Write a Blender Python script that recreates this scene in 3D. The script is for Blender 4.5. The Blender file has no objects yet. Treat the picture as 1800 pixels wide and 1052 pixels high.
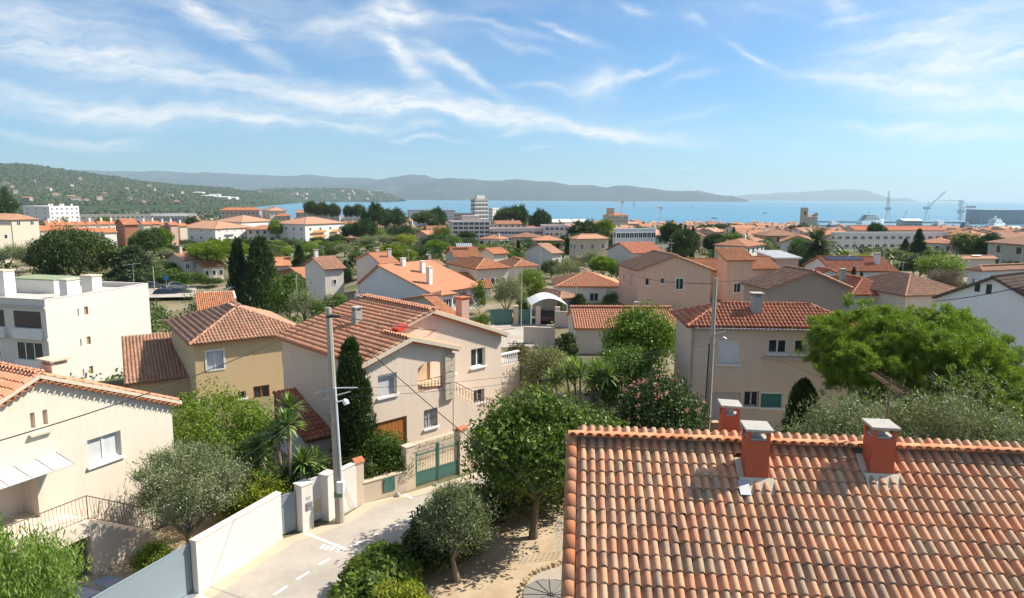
import bpy, math, random
import numpy as np
from mathutils import Vector, Matrix
rad = math.radians
SC = bpy.context.scene
COL = SC.collection
# ------------------------------------------------------------------ camera
FPX, TH, RO, H = 1200.0, rad(8.48), rad(0.4), 14.0
SEA = -36.0
cF = np.array([0, math.cos(TH), -math.sin(TH)])
_r = np.array([1.0, 0, 0]); _u = np.array([0, math.sin(TH), math.cos(TH)])
cR = _r*math.cos(RO) + _u*math.sin(RO)
cU = -_r*math.sin(RO) + _u*math.cos(RO)
cC = np.array([0, 0, H])
cd = bpy.data.cameras.new("camera")
cd.sensor_width = 36.0; cd.lens = 24.0; cd.clip_start = 0.3; cd.clip_end = 90000
cam = bpy.data.objects.new("camera", cd); COL.objects.link(cam)
M = Matrix.Identity(4)
for i in range(3):
    M[i][0], M[i][1], M[i][2], M[i][3] = cR[i], cU[i], -cF[i], cC[i]
cam.matrix_world = M
SC.camera = cam
# ------------------------------------------------------------------ light
SUN_AZ, SUN_EL = rad(75.0), rad(45.0)          # azimuth clockwise from +Y
sd = np.array([math.sin(SUN_AZ)*math.cos(SUN_EL), math.cos(SUN_AZ)*math.cos(SUN_EL), math.sin(SUN_EL)])
sl = bpy.data.lights.new("sun", 'SUN'); sl.energy = 3.7; sl.angle = rad(0.55); sl.color = (1.0, 0.93, 0.82)
so = bpy.data.objects.new("sun", sl); COL.objects.link(so)
so.rotation_euler = Vector(sd).to_track_quat('Z', 'Y').to_euler(); so.location = (60, 20, 80)
SC.view_settings.view_transform = 'Standard'; SC.view_settings.look = 'None'
SC.view_settings.exposure = 1.1; SC.view_settings.gamma = 1.0
SC.view_settings.use_curve_mapping = False
SC.cycles.use_denoising = True
SC.cycles.max_bounces = 6; SC.cycles.volume_bounces = 0
SC.cycles.transparent_max_bounces = 8
# ------------------------------------------------------------------ pixel helpers (1800 x 1052 photograph)
def ray(u, v): return cF + cR*(u-900)/FPX + cU*(526-v)/FPX
def at_z(u, v, z=0.0):
    k = ray(u, v); return cC + k*((z-H)/k[2])
def at_y(u, v, Y):
    k = ray(u, v); return cC + k*(Y/k[1])
def proj(p):
    q = np.asarray(p, float)-cC; w = q@cF
    return 900+FPX*(q@cR)/w, 526-FPX*(q@cU)/w, w
def on_plane(u, v, p, n):
    k = ray(u, v); return cC + k*(((np.asarray(p)-cC)@n)/(k@n))
def sstep(a, b, x):
    t = np.clip((np.asarray(x, float)-a)/(b-a), 0, 1); return t*t*(3-2*t)
_py = np.array([-200, 0, 60, 95, 150, 220, 300, 400, 500, 700, 900, 1100, 1230, 1330, 1420, 6000])
_pz = np.array([0, 0, 0, 0, -1.5, -3.5, -6.5, -10.5, -14.5, -21.5, -27.5, -32, -33.5, -35, -44, -60])
def terr(x, y):
    x = np.asarray(x, float); y = np.asarray(y, float)
    z = np.interp(y, _py, _pz)
    # the plain west of the bay stays dry land
    land = 1-sstep(-0.40, -0.36, x/np.maximum(y, 1))
    zl = np.interp(y, [0, 1100, 1400, 2600, 3600], [0, -30, -31, -34, -30])
    z = np.where(y > 1100, z*(1-land)+np.maximum(zl, z)*land, z)
    dip = sstep(-24, -40, x)*sstep(46, 66, y)*(1-sstep(110, 190, y))
    z = z-4.6*dip
    basin = sstep(.435, .455, x/np.maximum(y, 1))*sstep(950, 985, y)
    z = z*(1-basin)-43*basin
    return z
def at_ground(u, v, h=0.0):
    """point where the ray runs h metres above the terrain"""
    k = ray(u, v)/ray(u, v)[1]
    Y = 18.0; last = None; pos = False
    while Y < 4000:
        p = cC+k*Y; g = p[2]-h-float(terr(p[0], p[1]))
        if g > 0: pos = True
        if g <= 0 and pos:
            lo, hi = (last or Y), Y
            for _ in range(30):
                m = (lo+hi)/2; p = cC+k*m
                if p[2]-h-float(terr(p[0], p[1])) > 0: lo = m
                else: hi = m
            p = cC+k*hi; p[2] -= h
            return p
        last = Y; Y *= 1.01
    p = cC+k*Y; p[2] = float(terr(p[0], p[1])); return p
# ------------------------------------------------------------------ materials
MATS = {}
def nodes(name):
    m = bpy.data.materials.new(name); m.use_nodes = True
    nt = m.node_tree; b = nt.nodes["Principled BSDF"]
    return m, nt, b
def N(nt, t, **kw):
    n = nt.nodes.new(t)
    for k, v in kw.items():
        if k in n.inputs: n.inputs[k].default_value = v
        else: setattr(n, k, v)
    return n
def c4(c, s=1.0): return (min(c[0]*s, 1), min(c[1]*s, 1), min(c[2]*s, 1), 1)
def mixc(nt, fac, a, b, blend='MIX'):
    n = nt.nodes.new('ShaderNodeMix'); n.data_type = 'RGBA'; n.blend_type = blend
    for i, x in ((0, fac), (6, a), (7, b)):
        if hasattr(x, 'links'): nt.links.new(x, n.inputs[i])
        else: n.inputs[i].default_value = x
    return n.outputs[2]
def mth(nt, op, a, b=0.0, clamp=False):
    n = nt.nodes.new('ShaderNodeMath'); n.operation = op; n.use_clamp = clamp
    for i, x in ((0, a), (1, b)):
        if hasattr(x, 'links'): nt.links.new(x, n.inputs[i])
        else: n.inputs[i].default_value = x
    return n.outputs[0]
def ramp(nt, fac, stops):
    n = nt.nodes.new('ShaderNodeValToRGB'); nt.links.new(fac, n.inputs[0])
    cr = n.color_ramp
    while len(cr.elements) < len(stops): cr.elements.new(0.5)
    for e, (p, c) in zip(cr.elements, stops):
        e.position = p; e.color = c if len(c) == 4 else (*c, 1)
    return n.outputs[0]
def noise(nt, vec, scale, detail=3, rough=0.6, dist=0.0):
    n = N(nt, 'ShaderNodeTexNoise', Scale=scale, Detail=detail, Roughness=rough, Distortion=dist)
    nt.links.new(vec, n.inputs['Vector']); return n.outputs['Fac']
def geo(nt): return nt.nodes.new('ShaderNodeNewGeometry').outputs['Position']
def mapv(nt, vec, scale=(1, 1, 1), rot=(0, 0, 0)):
    n = nt.nodes.new('ShaderNodeMapping'); n.inputs['Scale'].default_value = scale; n.inputs['Rotation'].default_value = rot
    nt.links.new(vec, n.inputs[0]); return n.outputs[0]
def bump(nt, b, h, s, d=0.02):
    n = N(nt, 'ShaderNodeBump', Strength=s, Distance=d); nt.links.new(h, n.inputs['Height'])
    nt.links.new(n.outputs[0], b.inputs['Normal'])
def simple(name, col, rough=0.7, var=0.12, sc=2.0, spec=0.3, metal=0.0, bmp=0.0, bsc=30, rnd=0.0):
    if name in MATS: return MATS[name]
    m, nt, b = nodes(name)
    P = geo(nt)
    f = noise(nt, P, sc, 4)
    c = mixc(nt, f, c4(col, 1-var), c4(col, 1+var))
    if rnd:
        oi = nt.nodes.new('ShaderNodeObjectInfo')
        c = mixc(nt, 1.0, c, ramp(nt, oi.outputs['Random'], [(0, (1-rnd,)*3), (1, (1.0,)*3)]), 'MULTIPLY')
    nt.links.new(c, b.inputs['Base Color'])
    b.inputs['Roughness'].default_value = rough; b.inputs['Metallic'].default_value = metal
    b.inputs['Specular IOR Level'].default_value = spec
    if bmp: bump(nt, b, noise(nt, P, bsc, 3), bmp)
    MATS[name] = m; return m
def stucco(name, col, stain=0.25, rnd=0.0):
    """rendered wall: fine grain, soft patches, rain streaks running down"""
    if name in MATS: return MATS[name]
    m, nt, b = nodes(name)
    P = geo(nt)
    f = noise(nt, P, 0.6, 4)
    c = mixc(nt, f, c4(col, .90), c4(col, 1.06))
    st = noise(nt, mapv(nt, P, (2.6, 2.6, 0.22)), 1.0, 5, .65)
    k = ramp(nt, st, [(0.52, (0, 0, 0)), (0.80, (stain,)*3)])
    c = mixc(nt, k, c, c4((col[0]*.52, col[1]*.50, col[2]*.47)))
    f2 = noise(nt, P, 14, 3)
    c = mixc(nt, 1.0, c, ramp(nt, f2, [(.3, (.94,)*3), (.7, (1,)*3)]), 'MULTIPLY')
    if rnd:
        oi = nt.nodes.new('ShaderNodeObjectInfo')
        c = mixc(nt, 1.0, c, ramp(nt, oi.outputs['Random'], [(0, (1-rnd, 1-rnd, 1-rnd)), (.5, (1, .97, .93)), (1, (.96, .90, .82))]), 'MULTIPLY')
    nt.links.new(c, b.inputs['Base Color'])
    b.inputs['Roughness'].default_value = 0.9; b.inputs['Specular IOR Level'].default_value = 0.15
    bump(nt, b, noise(nt, P, 45, 3), 0.25, 0.01)
    MATS[name] = m; return m
def tilemat(name, cols, dark=0.35, src='attr', lich=(.17, .13, .10)):
    """terracotta: own colour per tile, lichen in patches, fine grain"""
    if name in MATS: return MATS[name]
    m, nt, b = nodes(name)
    P = geo(nt)
    if src == 'attr':
        a = nt.nodes.new('ShaderNodeAttribute'); a.attribute_name = 'rnd'; r = a.outputs['Fac']
    else: r = nt.nodes.new('ShaderNodeObjectInfo').outputs['Random']
    k = len(cols)-1
    c = ramp(nt, r, [(i/k, x) for i, x in enumerate(cols)])
    patch = noise(nt, P, 0.55, 3, .6)
    fine = noise(nt, P, 9.0, 5, .7)
    s = mth(nt, 'ADD', mth(nt, 'MULTIPLY', patch, .55), mth(nt, 'MULTIPLY', fine, .45))
    s = mth(nt, 'ADD', s, mth(nt, 'MULTIPLY', mth(nt, 'SUBTRACT', mth(nt, 'FRACT', mth(nt, 'MULTIPLY', r, 7.31)), .5), .16))
    k = ramp(nt, s, [(.45, (0, 0, 0)), (.64, (dark,)*3)])
    c = mixc(nt, k, c, c4(lich))
    g = noise(nt, P, 30, 4, .7)
    c = mixc(nt, 1.0, c, ramp(nt, g, [(.3, (.84,)*3), (.65, (1.0,)*3)]), 'MULTIPLY')
    sp = noise(nt, P, 3.3, 4, .75)
    c = mixc(nt, ramp(nt, sp, [(.66, (0, 0, 0)), (.74, (.35,)*3)]), c, (.50, .25, .055, 1))
    nt.links.new(c, b.inputs['Base Color'])
    b.inputs['Roughness'].default_value = 0.85; b.inputs['Specular IOR Level'].default_value = 0.2
    bump(nt, b, g, 0.3, 0.006)
    MATS[name] = m; return m
def foliage(name, cols, trans=0.3, rough=0.45, rnd=0.25, lift=1.3):
    if name in MATS: return MATS[name]
    m, nt, b = nodes(name)
    a = nt.nodes.new('ShaderNodeAttribute'); a.attribute_name = 'rnd'
    k = len(cols)-1
    c = ramp(nt, a.outputs['Fac'], [(i/k, tuple(min(1, q*lift) for q in x)) for i, x in enumerate(cols)])
    if rnd:
        oi = nt.nodes.new('ShaderNodeObjectInfo')
        c = mixc(nt, 1.0, c, ramp(nt, oi.outputs['Random'], [(0, (1-rnd, 1-rnd*.8, 1-rnd)), (.5, (1, 1, 1)), (1, (1, 1-rnd*.5, 1-rnd))]), 'MULTIPLY')
    nt.links.new(c, b.inputs['Base Color'])
    b.inputs['Roughness'].default_value = rough; b.inputs['Specular IOR Level'].default_value = 0.25
    t = nt.nodes.new('ShaderNodeBsdfTranslucent')
    nt.links.new(mixc(nt, 1.0, c, (1.0, 1.12, .55, 1), 'MULTIPLY'), t.inputs[0])
    mx = nt.nodes.new('ShaderNodeMixShader'); mx.inputs[0].default_value = trans
    nt.links.new(b.outputs[0], mx.inputs[1]); nt.links.new(t.outputs[0], mx.inputs[2])
    nt.links.new(mx.outputs[0], nt.nodes['Material Output'].inputs[0])
    MATS[name] = m; return m
def glassy(name, col, rough=0.08, spec=0.5):
    if name in MATS: return MATS[name]
    m, nt, b = nodes(name)
    f = noise(nt, geo(nt), 1.3, 3)
    nt.links.new(mixc(nt, f, c4(col, .6), c4(col, 1.5)), b.inputs['Base Color'])
    b.inputs['Roughness'].default_value = rough; b.inputs['Specular IOR Level'].default_value = spec
    MATS[name] = m; return m
# ------------------------------------------------------------------ mesh building
class MB:
    def __init__(s): s.v = []; s.f = []; s.m = []; s.n = 0; s.att = []
    def add(s, vs, fs, mi=0, att=0.5):
        b = s.n; s.v += [tuple(map(float, p)) for p in vs]; s.n += len(vs)
        for q in fs: s.f.append(tuple(b+i for i in q)); s.m.append(mi); s.att.append(att)
    def poly(s, pts, mi=0): s.add(pts, [tuple(range(len(pts)))], mi)
    def box(s, a, b, mi=0, M=None):
        x0, y0, z0 = a; x1, y1, z1 = b
        vs = [(x0, y0, z0), (x1, y0, z0), (x1, y1, z0), (x0, y1, z0), (x0, y0, z1), (x1, y0, z1), (x1, y1, z1), (x0, y1, z1)]
        if M is not None: vs = [tuple(M @ Vector(p)) for p in vs]
        s.add(vs, [(0, 3, 2, 1), (4, 5, 6, 7), (0, 1, 5, 4), (1, 2, 6, 5), (2, 3, 7, 6), (3, 0, 4, 7)], mi)
    def prism(s, pts, ext, mi=0):
        """polygon pts swept by vector ext"""
        n = len(pts); e = np.asarray(ext, float); p = [np.asarray(q, float) for q in pts]
        vs = p+[q+e for q in p]
        s.add(vs, [tuple(range(n))[::-1], tuple(range(n, 2*n))]+[(i, (i+1) % n, n+(i+1) % n, n+i) for i in range(n)], mi)
    def tube(s, pts, r, k=6, mi=0, cap=True):
        pts = [np.asarray(p, float) for p in pts]; n = len(pts)
        rs = r if hasattr(r, '__len__') else [r]*n
        vs = []; ref = None
        for i, p in enumerate(pts):
            t = pts[min(i+1, n-1)]-pts[max(i-1, 0)]; t = t/(np.linalg.norm(t)+1e-9)
            if ref is None: ref = np.array([1.0, 0, 0]) if abs(t[0]) < .8 else np.array([0, 1.0, 0])
            a = np.cross(t, ref); a /= np.linalg.norm(a)+1e-9; b = np.cross(t, a); ref = -b if False else ref
            for j in range(k):
                w = 2*math.pi*j/k; vs.append(p+(a*math.cos(w)+b*math.sin(w))*rs[i])
        fs = [(i*k+j, i*k+(j+1) % k, (i+1)*k+(j+1) % k, (i+1)*k+j) for i in range(n-1) for j in range(k)]
        if cap: fs += [tuple(range(k))[::-1], tuple((n-1)*k+j for j in range(k))]
        s.add(vs, fs, mi)
    def mesh(s, name, mats):
        me = bpy.data.meshes.new(name)
        me.from_pydata(s.v, [], s.f)
        for m in (mats if isinstance(mats, (list, tuple)) else [mats]): me.materials.append(m)
        if any(s.m): me.polygons.foreach_set('material_index', s.m)
        me.update(); return me
    def build(s, name, mats, parent=None, **kw): return link(name, s.mesh(name, mats), parent, **kw)
def link(name, me, parent=None, loc=None, rotz=0.0, mat=None, **props):
    o = bpy.data.objects.new(name, me); COL.objects.link(o)
    if parent is not None: o.parent = parent
    if mat is not None: o.matrix_local = mat
    else:
        if loc is not None: o.location = loc
        if rotz: o.rotation_euler = (0, 0, rotz)
    for k, v in props.items():
        if v: o[k] = v
    return o
def thing(name, label, cat, loc=(0, 0, 0), rotz=0.0, group=None, me=None):
    return link(name, me, None, tuple(map(float, loc)), rotz, label=label, category=cat, group=group)
def npmesh(name, V, Fq, mats, att=None, midx=None, smooth=False):
    """fast mesh from arrays; Fq (n,k) equal-size faces"""
    me = bpy.data.meshes.new(name)
    V = np.ascontiguousarray(V, dtype=np.float32); Fq = np.ascontiguousarray(Fq, dtype=np.int32)
    n, k = Fq.shape
    me.vertices.add(len(V)); me.vertices.foreach_set('co', V.ravel())
    me.loops.add(n*k); me.loops.foreach_set('vertex_index', Fq.ravel())
    me.polygons.add(n); me.polygons.foreach_set('loop_start', np.arange(0, n*k, k, dtype=np.int32))
    me.polygons.foreach_set('loop_total', np.full(n, k, dtype=np.int32))
    for m in (mats if isinstance(mats, (list, tuple)) else [mats]): me.materials.append(m)
    if midx is not None: me.polygons.foreach_set('material_index', np.asarray(midx, dtype=np.int32))
    me.update(calc_edges=True)
    if att is not None:
        a = me.attributes.new('rnd', 'FLOAT', 'FACE'); a.data.foreach_set('value', np.asarray(att, dtype=np.float32))
    if smooth: me.polygons.foreach_set('use_smooth', np.ones(n, dtype=bool))
    return me
# ------------------------------------------------------------------ sky with cirrus
W = bpy.data.worlds.new("World"); SC.world = W; W.use_nodes = True
nt = W.node_tree; bg = nt.nodes['Background']
sky = nt.nodes.new('ShaderNodeTexSky'); sky.sky_type = 'NISHITA'; sky.sun_disc = False
sky.sun_elevation = SUN_EL; sky.sun_rotation = SUN_AZ; sky.altitude = 60
sky.air_density = 0.85; sky.dust_density = .8; sky.ozone_density = 3.0
tc = nt.nodes.new('ShaderNodeTexCoord').outputs['Generated']
sep = nt.nodes.new('ShaderNodeSeparateXYZ'); nt.links.new(tc, sep.inputs[0])
sx, sy, sz = sep.outputs
AZ = mth(nt, 'ARCTAN2', sx, sy); EL = mth(nt, 'ARCSINE', sz)
def comb(a, b, c=0.0):
    n = nt.nodes.new('ShaderNodeCombineXYZ')
    for i, x in enumerate((a, b, c)):
        if hasattr(x, 'links'): nt.links.new(x, n.inputs[i])
        else: n.inputs[i].default_value = x
    return n.outputs[0]
AE = comb(AZ, EL)
def vop(op, a, b):
    n = nt.nodes.new('ShaderNodeVectorMath'); n.operation = op; nt.links.new(a, n.inputs[0])
    if op == 'SCALE': n.inputs['Scale'].default_value = b
    elif hasattr(b, 'links'): nt.links.new(b, n.inputs[1])
    else: n.inputs[1].default_value = b
    return n.outputs[0]
def warp(vec, scale, amt, detail=3.0):
    wn = N(nt, 'ShaderNodeTexNoise', Scale=scale, Detail=detail, Roughness=0.6); nt.links.new(vec, wn.inputs['Vector'])
    return vop('ADD', vec, vop('SCALE', vop('SUBTRACT', wn.outputs['Color'], (.5, .5, .5)), amt))
WV = warp(warp(AE, 5.0, .085, 4.0), 30.0, .007, 4.0)
wsep = nt.nodes.new('ShaderNodeSeparateXYZ'); nt.links.new(WV, wsep.inputs[0])
WA, WE = wsep.outputs[0], wsep.outputs[1]
def azel(u, v):
    k = ray(u, v); k = k/np.linalg.norm(k); return math.atan2(k[0], k[1]), math.asin(k[2])
# streaks: centre (u, v), half length, half height, tilt in degrees, strength
CL = [(50, 45, 170, 36, -10, .8), (250, 116, 290, 13, -5, .75), (430, 130, 90, 9, -12, .5), (385, 45, 120, 13, -27, .75), (300, 20, 140, 14, -8, .45), (700, 15, 60, 22, -25, .85), (640, 42, 110, 11, 8, .6),
      (690, 70, 70, 13, -60, .6), (700, 90, 90, 9, -18, .65), (800, 120, 75, 8, -27, .8), (725, 125, 80, 12, -42, .7), (330, 195, 260, 15, -1, .75), (640, 182, 260, 15, -3, .78), (900, 205, 260, 13, -7, .8), (1060, 222, 120, 9, -9, .8),
      (100, 165, 170, 16, -8, .7), (60, 229, 120, 6, -4, .65), (185, 233, 50, 4, 0, .5), (750, 242, 50, 3.5, -4, .7), (430, 208, 60, 5, 3, .6), (870, 185, 60, 8, -8, .5), (600, 215, 120, 6, -2, .5), (760, 226, 26, 6, -6, .5),
      (1050, 152, 34, 20, 15, .9), (1130, 133, 52, 5, 14, .85), (970, 155, 60, 5, -6, .45), (1000, 62, 50, 6, -22, .8), (1108, 14, 24, 7, -25, .75), (1210, 50, 22, 6, -15, .6), (1310, 100, 32, 5, -25, .75), (1220, 138, 26, 7, 8, .45), (850, 52, 100, 7, -10, .45), (905, 90, 60, 6, -14, .35),
      (1700, 105, 150, 52, -4, .60), (1740, 165, 130, 16, -5, .85), (1720, 105, 110, 10, -2, .6), (1500, 135, 90, 9, -7, .7), (1730, 82, 90, 9, -8, .55), (1560, 212, 60, 7, 2, .6), (1710, 220, 130, 13, -2, .7), (1500, 34, 40, 6, -3, .7), (1480, 10, 40, 12, -50, .5), (1640, 60, 130, 18, 12, .4),
      (1200, 205, 90, 5, 3, .25), (890, 230, 22, 5, 12, .7), (940, 259, 20, 3, 0, .5), (1207, 294, 9, 1.6, 0, 1.0), (1130, 295, 10, 1.4, 0, .5), (1375, 18, 60, 5, -4, .2), (560, 60, 230, 30, -18, .22)]
total = None
for i, (u, v, a, b, tilt, stg) in enumerate(CL):
    A0, E0 = azel(u, v); ct, st = math.cos(rad(tilt)), math.sin(rad(tilt))
    ha, hb = a/1250.0, b/1250.0
    dx = mth(nt, 'SUBTRACT', WA, A0); dy = mth(nt, 'SUBTRACT', WE, E0)
    p = mth(nt, 'ADD', mth(nt, 'MULTIPLY', dx, ct/ha), mth(nt, 'MULTIPLY', dy, st/ha))
    q = mth(nt, 'ADD', mth(nt, 'MULTIPLY', dx, -st/hb), mth(nt, 'MULTIPLY', dy, ct/hb))
    r2 = mth(nt, 'ADD', mth(nt, 'MULTIPLY', p, p), mth(nt, 'MULTIPLY', q, q))
    g = mth(nt, 'MULTIPLY', mth(nt, 'POWER', 2.718, mth(nt, 'MULTIPLY', r2, -0.8)), stg*.82)
    total = g if total is None else mth(nt, 'ADD', total, g)
# fibres: long streaks along two slightly different winds, broken by finer noise
f1 = noise(nt, mapv(nt, WV, (4.0, 24, 1), (0, 0, rad(5))), 2.0, 10, .70)
f2 = noise(nt, mapv(nt, WV, (6, 36, 1), (0, 0, rad(-20))), 2.0, 10, .70)
f4 = noise(nt, WV, 16.0, 7, .62)
f3 = noise(nt, mapv(nt, AE, (2.0, 6.0, 1)), 1.5, 5, .6)
tex = mth(nt, 'ADD', mth(nt, 'ADD', mth(nt, 'MULTIPLY', f1, .60), mth(nt, 'MULTIPLY', f2, .50)), mth(nt, 'MULTIPLY', f4, .22))
tex = ramp(nt, tex, [(.50, (0, 0, 0)), (.86, (1, 1, 1))])
# cirrus carried on beyond the frame, thickened overhead to add white fill light
fill_veil = mth(nt, 'MULTIPLY', ramp(nt, f3, [(.42, (.05,)*3), (.70, (1.0,)*3)]), ramp(nt, EL, [(.20, (.12,)*3), (.42, (1, 1, 1))]))
dens = mth(nt, 'MULTIPLY', mth(nt, 'ADD', total, fill_veil), mth(nt, 'ADD', mth(nt, 'MULTIPLY', tex, .98), .19))
dens = mth(nt, 'MINIMUM', mth(nt, 'MULTIPLY', dens, 1.1), .86)
lp = mixc(nt, 1.0, sky.outputs[0], (.425, .625, .735, 1), 'MULTIPLY')
cloud = mixc(nt, dens, lp, (4.9, 4.95, 4.9, 1))
nt.links.new(cloud, bg.inputs[0]); bg.inputs[1].default_value = 0.10
# ------------------------------------------------------------------ ground, sea, hills, haze
def grid_mesh(name, X, Y, Z, mat, smooth=True):
    n, m = X.shape
    V = np.stack([X, Y, Z], -1).reshape(-1, 3)
    i, j = np.meshgrid(np.arange(n-1), np.arange(m-1), indexing='ij')
    a = (i*m+j).ravel(); Fq = np.stack([a, a+1, a+m+1, a+m], 1)
    return npmesh(name, V, Fq[:, ::-1] if False else Fq, mat, smooth=smooth)
def vnoise(x, y, s, seed=0):
    """cheap smooth value noise"""
    x = np.asarray(x)/s; y = np.asarray(y)/s
    xi = np.floor(x).astype(int); yi = np.floor(y).astype(int); fx = x-xi; fy = y-yi
    fx = fx*fx*(3-2*fx); fy = fy*fy*(3-2*fy)
    def h(a, b):
        t = np.sin(a*127.1+b*311.7+seed*74.7)*43758.5453; return t-np.floor(t)
    return (h(xi, yi)*(1-fx)+h(xi+1, yi)*fx)*(1-fy)+(h(xi, yi+1)*(1-fx)+h(xi+1, yi+1)*fx)*fy
def fbm(x, y, s, seed=0, o=4):
    t = 0; a = .5
    for k in range(o): t = t+a*vnoise(x, y, s/2**k, seed+k); a *= .5
    return t
def ground_mat():
    m, nt, b = nodes("ground")
    P = geo(nt)
    f = noise(nt, P, .05, 5, .6); g = noise(nt, P, .9, 5, .7); h = noise(nt, P, 14, 4, .7)
    c = ramp(nt, f, [(.40, (.34, .28, .20)), (.50, (.18, .165, .085)), (.60, (.075, .10, .04))])
    c = mixc(nt, mth(nt, 'MULTIPLY', g, .5), c, (.23, .19, .125, 1))
    c = mixc(nt, 1.0, c, ramp(nt, h, [(.3, (.75,)*3), (.7, (1.1,)*3)]), 'MULTIPLY')
    nt.links.new(c, b.inputs['Base Color']); b.inputs['Roughness'].default_value = .95; b.inputs['Specular IOR Level'].default_value = .1
    bump(nt, b, h, .5, .05); return m
ys = np.concatenate([np.linspace(-60, 160, 111), np.geomspace(163, 4200, 130)])
ts = np.linspace(-1.25, 1.25, 141)
Yg, Tg = np.meshgrid(ys, ts, indexing='ij')
Xg = Tg*np.maximum(Yg*1.05+60, 60)
Zg = terr(Xg, Yg)-0.02 + (fbm(Xg, Yg, 40, 3)-.5)*1.2*sstep(120, 300, Yg)
link("ground", grid_mesh("ground", Xg, Yg, Zg, ground_mat()), kind='structure')
def sea_mat():
    m, nt, b = nodes("sea_water")
    P = geo(nt)
    f = noise(nt, mapv(nt, P, (.0006, .0022, 1)), 1.0, 5, .6)
    c = ramp(nt, f, [(.35, (.035, .17, .27)), (.65, (.065, .235, .33))])
    nt.links.new(c, b.inputs['Base Color'])
    b.inputs['Roughness'].default_value = .28; b.inputs['Specular IOR Level'].default_value = .5
    bump(nt, b, noise(nt, P, .12, 6, .7), .3, 1.0); return m
mb = MB(); S = 60000
mb.poly([(-S, 900, SEA), (S, 900, SEA), (S, S, SEA), (-S, S, SEA)])
mb.build("sea_water", sea_mat(), kind='structure')
def hill_mat(name, green, rock, rk=.62, sc=1.0):
    m, nt, b = nodes(name)
    P = geo(nt)
    f = noise(nt, P, .0022*sc, 7, .68); g = noise(nt, P, .02*sc, 4, .7); q = noise(nt, P, .0075*sc, 5, .7)
    c = ramp(nt, g, [(.32, tuple(x*.50 for x in green)), (.68, tuple(x*1.45 for x in green))])
    c = mixc(nt, ramp(nt, mth(nt, 'ADD', mth(nt, 'MULTIPLY', f, .6), mth(nt, 'MULTIPLY', q, .4)), [(rk-.07, (0, 0, 0)), (rk+.06, (.75,)*3)]), c, c4(rock))
    nt.links.new(c, b.inputs['Base Color']); b.inputs['Roughness'].default_value = 1; b.inputs['Specular IOR Level'].default_value = .05
    bump(nt, b, g, 1.0, 14.0); return m
def ridge(name, crest, D0, D1, mat, depth, base=SEA-4, amp=.05, seed=1, step=3.0, rows=18, cliff=0.0, jag=2.2):
    """hill range whose skyline follows crest = [(u, v)], standing D0..D1 metres away"""
    us = np.arange(crest[0][0], crest[-1][0]+step, step)
    vs = np.interp(us, [c[0] for c in crest], [c[1] for c in crest])
    k = np.clip((us-us[0])/(us[-1]-us[0]), 0, 1); D = D0+(D1-D0)*k
    vs = vs + (fbm(us, us*0+D0*.01, 26, seed+50, 4)-.47)*jag*2
    top = np.array([at_y(u, v, d) for u, v, d in zip(us, vs, D)])
    n = len(us); s = np.concatenate([np.linspace(0, 1, rows), np.linspace(1.1, 2, 6)])
    X = np.zeros((n, len(s))); Y = X.copy(); Z = X.copy()
    for j, t in enumerate(s):
        w = t if t <= 1 else 2-t
        yy = top[:, 1]+(t-1)*depth
        xx = top[:, 0]*(yy/top[:, 1])**.6
        prof = (w**.8)*(1-cliff)+cliff*min(1, w*6)
        hgt = np.maximum(top[:, 2]-base, 0)
        nz = (fbm(xx, yy, depth*.35, seed, 5)-.47)*2
        Z[:, j] = base+hgt*prof+nz*hgt*amp*8*w*(1-w)*1.2 + nz*hgt*amp*.4*w
        X[:, j] = xx; Y[:, j] = yy
    return link(name, grid_mesh(name, X, Y, Z, mat), kind='structure')
GREEN = (.042, .062, .026)
hm1 = hill_mat("wooded_hillside", GREEN, (.17, .145, .10), .60, 1.0)
hm2 = hill_mat("coastal_headland", (.045, .062, .03), (.24, .20, .14), .60, 1.0)
hm3 = hill_mat("far_mountains", (.038, .046, .05), (.17, .155, .14), .60, .8)
ridge("hillside", [(-420, 275), (-200, 278), (0, 287), (50, 290), (100, 297), (150, 303), (200, 310), (250, 318), (300, 323), (350, 327), (400, 331), (450, 338), (490, 347), (520, 358)],
      3500, 4600, hm1, 2600, SEA+1, .06, 5, 4, 34, jag=1.2)
ridge("headland", [(390, 342), (430, 336), (470, 334), (520, 331), (570, 331), (620, 333), (660, 338), (690, 342), (705, 350)], 6200, 7000, hm2, 900, SEA-3, .10, 8, 2, 22, .14)
ridge("mountain", [(60, 316), (110, 300), (160, 300), (210, 301), (250, 303), (270, 300), (330, 303), (380, 305), (450, 308), (500, 311), (535, 308), (580, 311), (640, 314), (690, 318), (760, 322), (850, 327), (930, 334)], 15500, 15500, hm3, 3500, SEA-3, .06, 11)
ridge("mountain", [(640, 322), (680, 314), (700, 310), (722, 306), (735, 308), (745, 307), (765, 313), (790, 320), (850, 335)], 14000, 14000, hm3, 2200, SEA-3, .07, 14, 2)
ridge("mountain", [(520, 338), (560, 327), (600, 325), (660, 322), (700, 322), (740, 319), (785, 313), (820, 315), (850, 317), (880, 318), (905, 315), (925, 317), (945, 320), (970, 320), (1000, 326), (1040, 327), (1075, 331), (1140, 345)], 12500, 13000, hm3, 2400, SEA-3, .09, 17, 2, 22, .1)
ridge("mountain", [(1005, 346), (1030, 334), (1060, 331), (1085, 326), (1105, 326), (1130, 330), (1160, 333), (1190, 335), (1215, 336), (1235, 338), (1262, 342), (1290, 345), (1300, 349)], 12000, 12500, hm3, 1300, SEA-3, .08, 19, 2, 20, .15)
ridge("mountain", [(1200, 345), (1212, 337), (1228, 335), (1242, 339), (1262, 344)], 17000, 17000, hm3, 1500, SEA-3, .06, 23, 2)
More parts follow.
